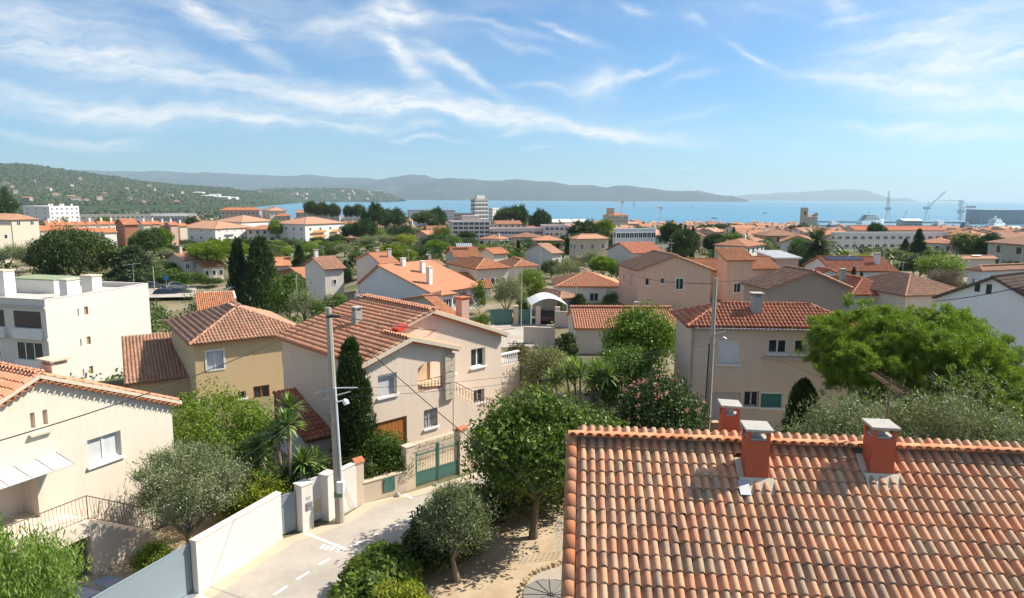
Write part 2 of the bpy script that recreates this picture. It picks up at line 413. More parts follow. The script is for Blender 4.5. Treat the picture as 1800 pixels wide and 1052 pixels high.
ridge("island", [(1285, 349), (1310, 343), (1350, 341), (1400, 339), (1440, 337), (1470, 334), (1485, 332), (1505, 333), (1525, 336), (1540, 341), (1552, 347), (1562, 350)], 24000, 24000, hm3, 3000, SEA-3, .06, 29, 2)
ridge("island", [(1548, 352), (1565, 349), (1590, 347.8), (1600, 349), (1606, 352)], 23500, 23500, hm3, 800, SEA-3, .05, 31, 2)
# air
def haze():
    m = bpy.data.materials.new("haze"); m.use_nodes = True; nt = m.node_tree
    nt.nodes.remove(nt.nodes['Principled BSDF'])
    pv = nt.nodes.new('ShaderNodeVolumePrincipled')
    pv.inputs['Color'].default_value = (.70, .90, 1.0, 1); pv.inputs['Density'].default_value = HAZE; pv.inputs['Anisotropy'].default_value = .15
    nt.links.new(pv.outputs[0], nt.nodes['Material Output'].inputs['Volume'])
    mb = MB(); mb.box((-70000, -400, -62), (70000, 64000, 620)); mb.build("haze", m, kind='stuff')
HAZE = 5.6e-5
haze()
# ------------------------------------------------------------------ materials in use
TC_ORANGE = [(.40, .155, .075), (.52, .20, .095), (.47, .215, .115), (.58, .27, .14), (.45, .23, .13), (.55, .235, .115)]
TC_MIX = [(0.579, 0.279, 0.158), (0.659, 0.326, 0.185), (0.599, 0.336, 0.196), (0.679, 0.389, 0.232), (0.639, 0.305, 0.169), (0.46, 0.326, 0.211), (0.619, 0.399, 0.253), (0.549, 0.258, 0.147), (0.399, 0.284, 0.19)]
TC_BROWN = [(.30, .155, .10), (.37, .19, .12), (.33, .20, .14), (.41, .225, .14), (.28, .16, .11)]
TC_RED = [(.32, .105, .06), (.40, .14, .08), (.36, .15, .09), (.44, .18, .10)]
TC_PALE = [(.50, .27, .17), (.56, .32, .20), (.47, .26, .17), (.60, .36, .24)]
TC_DARK = [(.15, .10, .075), (.19, .13, .10), (.16, .12, .10)]
TM = {}
for n_, cols, dk in (('orange', [tuple(q*1.15 for q in c) for c in TC_ORANGE], .15), ('mix', TC_MIX, .52), ('brown', [tuple(q*1.35 for q in c) for c in TC_BROWN], .35), ('red', [tuple(q*1.25 for q in c) for c in TC_RED], .25), ('pale', TC_PALE, .22), ('dark', TC_DARK, .5), ('bright', [(.64, .27, .145), (.70, .32, .18), (.66, .33, .20), (.60, .29, .17)], .10)):
    TM[n_] = tilemat("terracotta_"+n_, cols, dk)
    TM[n_+'_one'] = tilemat("terracotta_single_"+n_, cols, dk, 'obj')
M_MORTAR = simple("mortar", (.60, .51, .39), .95, .15, 4, .1, 0, .4, 40)
M_SLAB = simple("roof_underlay", (.22, .12, .08), .95, .2, 4, .1)
M_CONC = simple("concrete", (.42, .39, .35), .9, .22, 5, .15, 0, .4, 25)
M_WHITE = simple("white_paint", (.76, .76, .75), .55, .05, 3, .4)
M_PVC = simple("white_plastic_frame", (.78, .79, .80), .4, .04, 3, .5)
M_GLASS = glassy("window_glass", (.035, .042, .048))
M_CURT = simple("net_curtain", (.55, .56, .55), .25, .25, 6, .5)
M_SHUT = simple("roller_shutter", (.72, .73, .75), .5, .06, 3, .4)
M_GREYSH = simple("grey_shutter", (.38, .39, .40), .5, .08, 3, .4)
M_DARK = simple("painted_recess_shade", (.03, .028, .026), .9, .2, 3, .1)  # near-black colour that paints the shade inside openings
M_IRON = simple("wrought_iron", (.05, .05, .05), .5, .2, 5, .4)
M_RUST = simple("rusty_iron", (.16, .10, .07), .8, .3, 8, .3)
M_GALV = simple("galvanised_metal", (.50, .52, .54), .45, .1, 5, .5, .6)
M_WOOD = simple("varnished_wood", (.36, .13, .035), .5, .25, 5, .4)
M_STONE = simple("pale_stone", (.50, .43, .33), .9, .22, 5, .15, 0, .5, 18)
M_ROOFG = simple("roof_gravel", (.50, .47, .42), .95, .15, 3, .1, 0, .4, 30)
M_PLINTH = M_STONE
M_ZINC = simple("zinc_gutter", (.33, .30, .28), .5, .15, 5, .4)
M_CABLE = simple("black_cable", (.025, .025, .027), .6, .1, 5, .3)
M_BARK = simple("bark", (.15, .115, .085), .95, .35, 6, .1, 0, .8, 14)
M_PALEBARK = simple("pale_bark", (.26, .21, .16), .95, .3, 6, .1, 0, .8, 14)
M_TERRA = simple("terracotta_plain", (.48, .16, .08), .85, .15, 5, .2)
TM['white'] = TM['white_one'] = simple("white_sheeting", (.74, .74, .72), .5, .06, 2, .3)
# ------------------------------------------------------------------ tiled roof planes
def tile_section(w, k=4, hgt=.36, pan=.18):
    th = np.linspace(0, math.pi, k+1); c_ = (1+pan)/2
    a = np.concatenate([[0.0], w*(c_-(1-c_)*np.cos(th))]); h = np.concatenate([[0.0], w*hgt*np.sin(th)])
    return a, h
def inside(P, A, S):
    """points (A,S) inside 2-D polygon P, any orientation"""
    r = np.zeros(A.shape, bool); n = len(P)
    for i in range(n):
        (x0, y0), (x1, y1) = P[i], P[(i+1) % n]
        c = ((y0 > S) != (y1 > S)) & (A < (x1-x0)*(S-y0)/((y1-y0) if y1 != y0 else 1e-9)+x0)
        r ^= c
    return r
def roof_frame(poly):
    P = [np.asarray(p, float) for p in poly]
    n = np.zeros(3)
    for i in range(len(P)): n += np.cross(P[i]-P[0], P[(i+1) % len(P)]-P[0])
    n /= np.linalg.norm(n)
    if n[2] < 0: n = -n
    a = np.cross(np.array([0, 0, 1.0]), n); a /= np.linalg.norm(a)     # along the eave
    s = np.cross(n, a)                                                # up the slope
    return P, n, a, s
RNG = np.random.default_rng(7)
def tile_grid(poly, w=.22, L=.36, seed=0, over=.05):
    P, n, a, s = roof_frame(poly); o = P[0]
    Q = [((p-o)@a, (p-o)@s) for p in P]
    a0, a1 = min(q[0] for q in Q), max(q[0] for q in Q); s0, s1 = min(q[1] for q in Q), max(q[1] for q in Q)
    nc = max(1, int(round((a1-a0)/w))); w2 = (a1-a0)/nc
    nr = int(math.ceil((s1-s0+over)/L))
    ca, cs = np.meshgrid(a0+w2*np.arange(nc), s0-over+L*np.arange(nr), indexing='ij')
    ok = inside(Q, ca+w2*.5, np.clip(cs+L*.5, s0+.01, s1-.03))
    return o, n, a, s, w2, ca[ok], cs[ok]
def tiles_mesh(name, polys, mat, w=.22, L=.36, k=4, seed=0, jit=.006, lift=.022):
    r = np.random.default_rng(seed); VV = []; FF = []; AT = []; base = 0
    for poly in polys:
        o, n, a, s, w2, ca, cs = tile_grid(poly, w, L)
        if len(ca) == 0: continue
        sa, sh = tile_section(w2, k); m = len(sa)
        ja = r.normal(0, jit, len(ca)); js = r.normal(0, jit, len(ca)); jl = lift+r.normal(0, .003, len(ca))
        rows = []
        # lower end (raised), upper end, front lip under the lower end
        for (ds, dh, sc, hs) in ((0.0, jl, 1.0, 1.0), (L+.05, jl*0-.004, .95, .9), (0.004, jl-.02, 1.0, .96)):
            A = ca[:, None]+ja[:, None]+sa[None]*sc+(1-sc)*w2*.5; S = (cs+js+ds)[:, None]+0*sa[None]; Hh = sh[None]*hs+np.asarray(dh)[:, None]
            rows.append(o+A[..., None]*a+S[..., None]*s+Hh[..., None]*n)
        V = np.stack(rows, 1)                     # tiles,3,m,3
        N_ = len(ca); idx = np.arange(N_*3*m).reshape(N_, 3, m)+base
        q1 = np.stack([idx[:, 0, :-1], idx[:, 0, 1:], idx[:, 1, 1:], idx[:, 1, :-1]], -1).reshape(-1, 4)
        q2 = np.stack([idx[:, 2, :-1], idx[:, 2, 1:], idx[:, 0, 1:], idx[:, 0, :-1]], -1).reshape(-1, 4)
        at = r.random(N_); AT += [np.repeat(at, m-1), np.repeat(at, m-1)]
        VV.append(V.reshape(-1, 3)); FF += [q1, q2]; base += N_*3*m
    if not VV: return None
    return npmesh(name, np.concatenate(VV), np.concatenate(FF), mat, np.concatenate(AT))
def corrug_mesh(name, polys, mat, w=.25, seed=0):
    """far roofs: the rolls run the whole slope"""
    r = np.random.default_rng(seed); V = []; Fq = []; AT = []; b = 0
    for poly in polys:
        P, n, a, s = roof_frame(poly); o = P[0]; Q = [((p-o)@a, (p-o)@s) for p in P]
        a0, a1 = min(q[0] for q in Q), max(q[0] for q in Q)
        nc = max(1, int(round((a1-a0)/w))); w2 = (a1-a0)/nc
        for i in range(nc):
            x = a0+w2*(i+.5); ss = []
            for j in range(len(Q)):
                (x0, y0), (x1, y1) = Q[j], Q[(j+1) % len(Q)]
                if (x0 > x) != (x1 > x): ss.append(y0+(y1-y0)*(x-x0)/(x1-x0))
            if len(ss) < 2: continue
            lo, hi = min(ss)-.04, max(ss); nseg = max(1, int((hi-lo)/1.1))
            for g in range(nseg):
                l2, h2 = lo+(hi-lo)*g/nseg, lo+(hi-lo)*(g+1)/nseg
                for sv in (l2, h2):
                    for (fa, fh) in ((0, 0), (.2, 0), (.42, .30), (.8, .30), (1, 0)):
                        V.append(o+a*(x+(fa-.5)*w2)+s*sv+n*(fh*w2+(.015 if sv == l2 else 0)))
                for q in range(4): Fq.append((b+q, b+q+1, b+q+6, b+q+5)); 
                AT += [r.random()]*4; b += 10
    if not V: return None
    return npmesh(name, np.array(V), np.array(Fq), mat, AT)
def caps_mesh(name, lines, mat, r=.11, L=.40, seed=0):
    """ridge and hip caps laid end to end along lines [(p,q)]"""
    rg = np.random.default_rng(seed); V = []; Fq = []; AT = []; b = 0; k = 5
    for p, q in lines:
        p = np.asarray(p, float); q = np.asarray(q, float); d = q-p; ln = np.linalg.norm(d); d /= ln
        sd_ = np.cross(d, [0, 0, 1]); sd_ /= np.linalg.norm(sd_); up = np.cross(sd_, d)
        for i in range(max(1, int(ln/L))):
            t0, t1 = i*L, min((i+1)*L+.03, ln); at = rg.random()
            for t, sc in ((t0, 1.0), (t1, .88)):
                for j in range(k+1):
                    w = math.pi*j/k; V.append(p+d*t+sd_*math.cos(w)*r*sc+up*(math.sin(w)*r*sc*.9+.02*(sc > .9)))
            for j in range(k): Fq.append((b+j, b+j+1, b+k+2+j, b+k+1+j)); AT.append(at)
            b += 2*(k+1)
    return npmesh(name, np.array(V), np.array(Fq), mat, AT)
def slab(mb, poly, th=.12, mi=0, drop=.012):
    P, n, a, s = roof_frame(poly)
    P = [p-n*drop for p in P]
    if np.cross(P[1]-P[0], P[2]-P[0])@n < 0: P = P[::-1]
    mb.prism([p-n*th for p in P], n*th, mi)
# ------------------------------------------------------------------ windows (cached meshes, local x along wall, y inward, z up)
WCACHE = {}
def cached(key, fn):
    if key not in WCACHE: WCACHE[key] = fn()
    return WCACHE[key]
def window(parent, style, w, h, Mx, depth=.18, pname='window', frame=None, sill=True, pane=None, label=None):
    """frame mesh (the part) > pane, sill, shutter, grille (sub-parts)"""
    w = round(w, 2); h = round(h, 2); fm = frame or M_PVC; key = (style, w, h, fm.name, depth, pane.name if pane else '')
    t = min(.07, w*.12); y0, y1 = depth-.05, depth+.02
    def fr():
        mb = MB()
        if style == 'shut':
            mb.box((0, y0-.02, h-.16), (w, y1, h)); mb.box((0, y0, 0), (.04, y1, h-.16)); mb.box((w-.04, y0, 0), (w, y1, h-.16))
        elif style == 'surround':
            mb.box((-.10, -.035, -.10), (0, .10, h+.10)); mb.box((w, -.035, -.10), (w+.10, .10, h+.10)); mb.box((0, -.035, h), (w, .10, h+.10)); mb.box((0, -.035, -.10), (w, .10, 0))
            mb.box((w/2-.03, y0, 0), (w/2+.03, y1, h))
        else:
            mb.box((0, y0, 0), (t, y1, h)); mb.box((w-t, y0, 0), (w, y1, h)); mb.box((t, y0, 0), (w-t, y1, t)); mb.box((t, y0, h-t), (w-t, y1, h))
            if style in ('w2', 'bars') and w > .7: mb.box((w/2-t*.6, y0, t), (w/2+t*.6, y1, h-t))
            if style == 'w3':
                for q in (1, 2): mb.box((w*q/3-t*.5, y0, t), (w*q/3+t*.5, y1, h-t))
        return mb.mesh(pname, fm)
    o = link(pname, cached(key+('f',), fr), parent, mat=Mx)
    if label: o['label'] = label
    def pn():
        mb = MB(); mb.box((.01, y1-.035, .01), (w-.01, y1-.015, h-.01)); return mb.mesh('pane', pane or M_GLASS)
    if style == 'shut':
        def sh():
            mb = MB(); k = max(4, int((h-.16)/.055))
            for i in range(k):
                z0 = (h-.16)*i/k; z1 = (h-.16)*(i+1)/k
                mb.add([(.04, y1-.03, z0), (w-.04, y1-.03, z0), (w-.04, y1-.045, (z0+z1)/2), (.04, y1-.045, (z0+z1)/2), (w-.04, y1-.028, z1), (.04, y1-.028, z1)], [(0, 1, 2, 3), (3, 2, 4, 5)])
            return mb.mesh('shutter', pane or M_SHUT)
        c = link('shutter', cached(key+('p',), sh), o); c['kind'] = 'stuff'
    else: link('pane', cached(key+('p',), pn), o)
    if sill:
        def sl_():
            mb = MB(); mb.box((-.09, -.10, -.10), (w+.09, depth, -.004)); return mb.mesh('sill', M_WHITE if sill is True else sill)
        link('sill', cached(key+('s', sill is True or sill.name), sl_), o)
    if style == 'bars':
        def gr():
            mb = MB(); k = max(3, int(w/.13))
            for i in range(k+1): x = .02+(w-.04)*i/k; mb.box((x-.009, -.03, .02), (x+.009, -.012, h-.02))
            for z in (.12, h*.5, h-.12): mb.box((0, -.012, z-.012), (w, .004, z+.012))
            return mb.mesh('grille', M_IRON)
        link('grille', cached(key+('g',), gr), o)
    return o
# ------------------------------------------------------------------ houses
class House:
    """local frame: x along the facade, y inward, z up; heading al measured clockwise from straight ahead"""
    def __init__(s, name, label, cat, o, al, group=None):
        s.al = rad(al); s.o = np.asarray(o, float)
        s.e1 = np.array([math.sin(s.al), math.cos(s.al), 0]); s.e2 = np.array([-math.cos(s.al), math.sin(s.al), 0])
        s.root = thing(name, label, cat, s.o, math.pi/2-s.al, group); s.mb = MB(); s.tiles = []; s.caps = []; s.slab = MB()
    def loc(s, p): q = np.asarray(p, float)-s.o; return np.array([q@s.e1, q@s.e2, q[2]])
    def wpt(s, l): return s.o+s.e1*l[0]+s.e2*l[1]+np.array([0, 0, l[2]])
    def on(s, u, v, y=0.0):
        """local point where the ray meets the facade-parallel plane y"""
        return s.loc(on_plane(u, v, s.o+s.e2*y, s.e2))
    def onx(s, u, v, x): return s.loc(on_plane(u, v, s.o+s.e1*x, s.e1))
    def wall(s, p0, p1, z0, prof, openings=(), mi=0, rev=.18, mb=None):
        """wall from p0 to p1 (left to right seen from outside), top profile [(t, z)...], openings (t, z, w, h)"""
        mb = mb or s.mb
        p0 = np.asarray(p0, float); p1 = np.asarray(p1, float); L = np.linalg.norm(p1-p0); d = (p1-p0)/L; inn = np.array([-d[1], d[0]])
        if not hasattr(prof, '__len__'): prof = [(0, prof), (L, prof)]
        zr = min(z for t, z in prof)
        def P(t, z, y=0.0): q = p0+d*t+inn*y; return (q[0], q[1], z)
        pt_ = [t for t, z in prof]; pz_ = [z for t, z in prof]
        top = lambda t: float(np.interp(t, pt_, pz_))
        ts = sorted({0.0, float(L)}|{float(x) for t, z, w, h in openings for x in (t, t+w)}|{float(t) for t in pt_ if 0 < t < L})
        for i in range(len(ts)-1):
            a_, b_ = ts[i], ts[i+1]
            if b_-a_ < 1e-5: continue
            c_ = (a_+b_)/2; lo = z0
            for t, z, w, h in sorted([q for q in openings if q[0] < c_ < q[0]+q[2]], key=lambda q: q[1]):
                if z > lo+1e-5: mb.poly([P(a_, lo), P(b_, lo), P(b_, z), P(a_, z)], mi)
                lo = max(lo, z+h)
            mb.poly([P(a_, lo), P(b_, lo), P(b_, top(b_)), P(a_, top(a_))], mi)
        for t, z, w, h in openings:
            r = rev
            mb.poly([P(t, z), P(t, z, r), P(t+w, z, r), P(t+w, z)], mi); mb.poly([P(t, z+h), P(t+w, z+h), P(t+w, z+h, r), P(t, z+h, r)], mi)
            mb.poly([P(t, z), P(t, z+h), P(t, z+h, r), P(t, z, r)], mi); mb.poly([P(t+w, z), P(t+w, z, r), P(t+w, z+h, r), P(t+w, z+h)], mi)
    def wmat(s, p0, p1, t, z):
        d = Vector((p1[0]-p0[0], p1[1]-p0[1], 0)).normalized(); a = math.atan2(d.y, d.x)
        return Matrix.Translation((p0[0]+d.x*t, p0[1]+d.y*t, z)) @ Matrix.Rotation(a, 4, 'Z')
    def wallw(s, p0, p1, z0, prof, wins, mi=0, rev=.18):
        """wins: (t, z, w, h, style, kwargs)"""
        s.wall(p0, p1, z0, prof, [x[:4] for x in wins], mi, rev)
        for x in wins:
            t, z, w, h, st = x[:5]; kw = x[5] if len(x) > 5 else {}
            if st == 'none': continue
            window(s.root, st, w, h, s.wmat(p0, p1, t, z), rev, **kw)
    def roof(s, poly): s.tiles.append(poly); slab(s.slab, poly)
    def finish(s, wmats, tmat='orange', lod=1, w=.22, seed=0, capmat=None, slabmat=None, k=4, gutter=None):
        s.mb.build('wall', wmats, s.root)
        if s.tiles:
            r = s.slab.build('roof', slabmat or TM[tmat], s.root) if lod < 3 else s.slab.build('roof', slabmat or TM[tmat], s.root)
            s.roofob = r
            m = None
            if lod == 1: m = tiles_mesh('tile', s.tiles, TM[tmat], w, k=k, seed=seed)
            elif lod == 2: m = corrug_mesh('tile', s.tiles, TM[tmat], max(w, .26), seed)
            if m: link('tile', m, r, kind='stuff')
            if s.caps: link('ridge_tile', caps_mesh('ridge_tile', s.caps, capmat or TM[tmat], seed=seed, r=.11 if lod < 3 else .14), r, kind='stuff')
        return s.root
    def chimney(s, x, y, z0, z1, w=.5, d=.5, mat=None, cap='slab', capmat=None, rot=0, label=None):
        mb = MB(); mb.box((-w/2, -d/2, z0-.6), (w/2, d/2, z1))
        c = mb.build('chimney', mat or M_CONC, s.root, loc=(x, y, 0), rotz=rot)
        if label: c['label'] = label
        mb = MB()
        if cap == 'slab':
            for sx_ in (-1, 1):
                for sy_ in (-1, 1): mb.box((sx_*w*.38-.05, sy_*d*.38-.05, z1), (sx_*w*.38+.05, sy_*d*.38+.05, z1+.16))
            mb.box((-w*.62, -d*.62, z1+.16), (w*.62, d*.62, z1+.22)); mb.box((-w*.3, -d*.3, z1+.001), (w*.3, d*.3, z1+.1))
        elif cap == 'tile':
            for i in range(3): xx = -w*.4+w*.4*i; mb.box((xx-.05, -d*.5, z1), (xx+.05, d*.5, z1+.14))
            mb.box((-w*.6, -d*.6, z1+.14), (w*.6, d*.6, z1+.20))
        else:
            mb.box((-w*.58, -d*.58, z1), (w*.58, d*.58, z1+.07)); mb.tube([(0, 0, z1+.07), (0, 0, z1+.35)], .09, 8)
        mb.build('cap', capmat or M_CONC, c); return c
def gable_polys(x0, x1, y0, y1, ze, zr, axis='y', ov=.3, xr=None):
    """two planes; ridge runs along axis; ze = height of the roof surface above the wall line"""
    if axis == 'y':
        xm = (x0+x1)/2 if xr is None else xr
        sl_ = (zr-ze)/(xm-x0); sr = (zr-ze)/(x1-xm)
        a, b = y0-ov, y1+ov
        return [[(x0-ov, a, ze-ov*sl_), (x0-ov, b, ze-ov*sl_), (xm, b, zr), (xm, a, zr)], [(x1+ov, b, ze-ov*sr), (x1+ov, a, ze-ov*sr), (xm, a, zr), (xm, b, zr)]], [((xm, a, zr), (xm, b, zr))]
    ym = (y0+y1)/2 if xr is None else xr
    s0 = (zr-ze)/(ym-y0); s1 = (zr-ze)/(y1-ym); a, b = x0-ov, x1+ov
    return [[(a, y0-ov, ze-ov*s0), (b, y0-ov, ze-ov*s0), (b, ym, zr), (a, ym, zr)], [(b, y1+ov, ze-ov*s1), (a, y1+ov, ze-ov*s1), (a, ym, zr), (b, ym, zr)]], [((a, ym, zr), (b, ym, zr))]
def hip_polys(x0, x1, y0, y1, ze, zr, ov=.35):
    x0 -= ov; x1 += ov; y0 -= ov; y1 += ov; w, d = x1-x0, y1-y0
    if w >= d:
        r0, r1 = (x0+d/2, (y0+y1)/2, zr), (x1-d/2, (y0+y1)/2, zr)
    else:
        r0, r1 = ((x0+x1)/2, y0+w/2, zr), ((x0+x1)/2, y1-w/2, zr)
    A, B, Cc, D = (x0, y0, ze), (x1, y0, ze), (x1, y1, ze), (x0, y1, ze)
    if w >= d:
        P = [[A, B, r1, r0], [B, Cc, r1], [Cc, D, r0, r1], [D, A, r0]]; caps = [(r0, r1), (A, r0), (D, r0), (B, r1), (Cc, r1)]
    else:
        P = [[A, B, r0], [B, Cc, r1, r0], [Cc, D, r1], [D, A, r0, r1]]; caps = [(r0, r1), (A, r0), (B, r0), (Cc, r1), (D, r1)]
    return P, [c for c in caps if np.linalg.norm(np.subtract(*c)) > .3]
# ================================================================== foreground tiled house
S_CREAM = stucco("cream_render", (.74, .635, .52), .28)
S_BEIGE = stucco("beige_render", (.56, .46, .36), .18)
S_RED = stucco("brick_red_render", (.50, .125, .065), .2)
AL0 = 95.5
P0 = np.array([1.462, 16.55, 8.026])
fg = House("tiled_house", "house in front whose orange clay tiled roof carries three red chimneys", "house", (P0[0], P0[1], 0), AL0)
RZ, SLP = P0[2], rad(27.7); RW, RL = 15.0, 16
ds = RL*.36; tanS = math.tan(SLP); hz = ds*math.cos(SLP)
eave = RZ-ds*math.sin(SLP); W_ = .22
fg.wallw((.25, -hz+.45), (RW, -hz+.45), -.3, eave+.1, [(2.0, .9, 1.2, 1.3, 'w2'), (6.0, .9, 1.2, 1.3, 'w2')])
fg.wall((RW, -hz+.45), (RW, hz-.45), -.3, [(0, eave+.1), (hz-.45, RZ-.15), (2*hz-.9, eave+.1)])
fg.wall((RW, hz-.45), (.25, hz-.45), -.3, eave+.1)
fg.wall((.25, hz-.45), (.25, -hz+.45), -.3, [(0, eave+.1), (hz-.45, RZ-.15), (2*hz-.9, eave+.1)])
fpoly = [(0, -hz, eave), (RW, -hz, eave), (RW, 0, RZ), (0, 0, RZ)]
bpoly = [(RW, hz, eave), (0, hz, eave), (0, 0, RZ), (RW, 0, RZ)]
sb = MB(); slab(sb, fpoly, .12, 0, .02); slab(sb, bpoly, .12, 0, .02)
fg.mb.build('wall', S_BEIGE, fg.root)
froof = sb.build('roof', M_SLAB, fg.root)
# the mortar bed the ridge caps sit in
mb = MB(); nfr = np.array([0, -math.sin(SLP), math.cos(SLP)])
mb.prism([(0, -.17, RZ-.17*tanS-.01), (0, 0, RZ+.085), (0, .17, RZ-.17*tanS-.01)], (RW, 0, 0))
mb.build('ridge_mortar', simple("dark_mortar", (.24, .20, .17), .95, .25, 6, .1, 0, .5, 30), froof)
def clay_tile(w, L, k=8, hgt=.43, th=.016):
    """one roman tile: pan, roll, thickness at the nose"""
    sa, sh = tile_section(w, k, hgt, .25); m = len(sa); mb = MB(); V = []
    for (s_, dh, sc, hs) in ((0, .024, 1.0, 1.0), (.02, .027, 1.0, 1.02), (L+.05, -.003, .94, .9)):
        V += [((a-w/2)*sc, s_, h*hs+dh) for a, h in zip(sa, sh)]
    V += [(x, .003, z-th) for x, _, z in V[:m]]
    F_ = [(i*m+j, i*m+j+1, (i+1)*m+j+1, (i+1)*m+j) for i in range(2) for j in range(m-1)]
    F_ += [(3*m+j, 3*m+j+1, j+1, j) for j in range(m-1)]
    mb.add(V, F_); return mb
o_, n_, a_, s_, w2_, ca, cs = tile_grid(fpoly, W_, .36)
rg = np.random.default_rng(21)
tm_one = clay_tile(w2_, .36).mesh('tile', TM['mix_one'])
tm_one.polygons.foreach_set('use_smooth', [True]*len(tm_one.polygons))
holes = [(4.06, 4.70, -1.02), (6.94, 7.54, -.76)]
cand = []
for A, S in zip(ca, cs):
    p = o_+a_*(A+w2_/2)+s_*(S+.18); wp = fg.wpt(p); u, v, dd = proj(wp)
    skip = any(x0-.03 < p[0] < x1+.03 and abs(p[1]-yb-.25) < .33 for x0, x1, yb in holes) or p[0] < .24
    if skip: continue
    vis = -30 < u < 1830 and v < 1075
    cand.append((0 if vis else 1, dd, A, S))
cand.sort()
rest = []
for i, (iv, dd, A, S) in enumerate(cand):
    if i < 300:
        j1, j2, j3 = rg.normal(0, .005), rg.normal(0, .009), rg.normal(0, .013)
        if rg.random() < .05: j2 -= rg.uniform(.02, .06); j3 += rg.normal(0, .04)     # a slipped tile
        o = bpy.data.objects.new('tile', tm_one); COL.objects.link(o); o.parent = froof
        B = Matrix((Vector(a_), Vector(s_), Vector(n_))).transposed().to_4x4()
        B.translation = Vector(o_+a_*(A+w2_/2+j1)+s_*(S+j2)+n_*abs(rg.normal(0, .003)))
        o.matrix_local = B @ Matrix.Rotation(j3, 4, 'Z')
    else: rest.append((A, S))
def loose_tiles(name, o_, n_, a_, s_, w, L, lst, mat, k=8, seed=3):
    r = np.random.default_rng(seed); ca = np.array([x[0] for x in lst]); cs = np.array([x[1] for x in lst]); N_ = len(ca)
    sa, sh = tile_section(w, k, .43, .25); m = len(sa)
    ja, js, jr = r.normal(0, .004, N_), r.normal(0, .008, N_), r.normal(0, .010, N_)
    rows = []
    for (ds_, dh, sc, hs) in ((0, .024, 1, 1), (.02, .027, 1, 1.02), (L+.05, -.003, .94, .9), (.003, .010, 1, 1)):
        A = (ca+ja+w/2)[:, None]+(sa-w/2)[None]*sc-jr[:, None]*ds_; S = (cs+js+ds_)[:, None]+jr[:, None]*(sa-w/2)[None]; Hh = (sh*hs+dh)[None]+0*A
        rows.append(o_+A[..., None]*a_+S[..., None]*s_+Hh[..., None]*n_)
    V = np.stack(rows, 1); idx = np.arange(N_*4*m).reshape(N_, 4, m)
    def Q(i, j): return np.stack([idx[:, i, :-1], idx[:, i, 1:], idx[:, j, 1:], idx[:, j, :-1]], -1).reshape(-1, 4)
    at = np.repeat(r.random(N_), m-1)
    return npmesh(name, V.reshape(-1, 3), np.concatenate([Q(0, 1), Q(1, 2), Q(3, 0)]), mat, np.concatenate([at]*3), smooth=True)
link('tile', loose_tiles('tile', o_, n_, a_, s_, w2_, .36, rest, TM['mix']), froof, kind='stuff')
link('tile', tiles_mesh('tile', [bpoly], TM['mix'], W_, k=6, seed=5), froof, kind='stuff')
# verge tiles down the left edge: bigger rounded ones, each its own
vt = MB(); kk = 7; V = []
for s_i, sc in ((0, 1.0), (.42, .955)):
    for j in range(kk+1):
        w = math.pi*1.12*j/kk-.06*math.pi; V.append((-.14*math.cos(w)*sc, s_i, .115*math.sin(w)*sc+.028*(sc > .97)))
V += [(x*.86, .004, z*.86) for x, _, z in V[:kk+1]]
vt.add(V, [(j, j+1, kk+2+j, kk+1+j) for j in range(kk)]+[(2*kk+2+j, 2*kk+3+j, j+1, j) for j in range(kk)])
vme = vt.mesh('verge_tile', TM['orange_one']); vme.polygons.foreach_set('use_smooth', [True]*len(vme.polygons))
for i in range(RL):
    o = bpy.data.objects.new('verge_tile', vme); COL.objects.link(o); o.parent = froof
    B = Matrix((Vector(a_), Vector(s_), Vector(n_))).transposed().to_4x4()
    B.translation = Vector(o_+a_*.07+s_*(i*.36-.03)+n_*.03); o.matrix_local = B @ Matrix.Rotation(float(rg.normal(0, .012)), 4, 'Z')
# ridge caps
cm = MB(); V = []
for x_, sc in ((0, .92), (.45, 1.0)):
    for j in range(kk+1):
        w = math.pi*j/kk; V.append((x_, -.135*math.cos(w)*sc, .115*math.sin(w)*sc))
V += [(.446, y*.86, z*.86) for _, y, z in V[kk+1:]]
cm.add(V, [(j+1, j, kk+1+j, kk+2+j) for j in range(kk)]+[(kk+2+j, kk+1+j, 2*kk+2+j, 2*kk+3+j) for j in range(kk)])
cme = cm.mesh('ridge_tile', TM['orange_one']); cme.polygons.foreach_set('use_smooth', [True]*len(cme.polygons))
for i in range(int(RW/.42)):
    o = bpy.data.objects.new('ridge_tile', cme); COL.objects.link(o); o.parent = froof
    o.location = (i*.42-.02, rg.normal(0, .006), RZ+.055+rg.normal(0, .004)); o.rotation_euler = (0, -.03, rg.normal(0, .01))
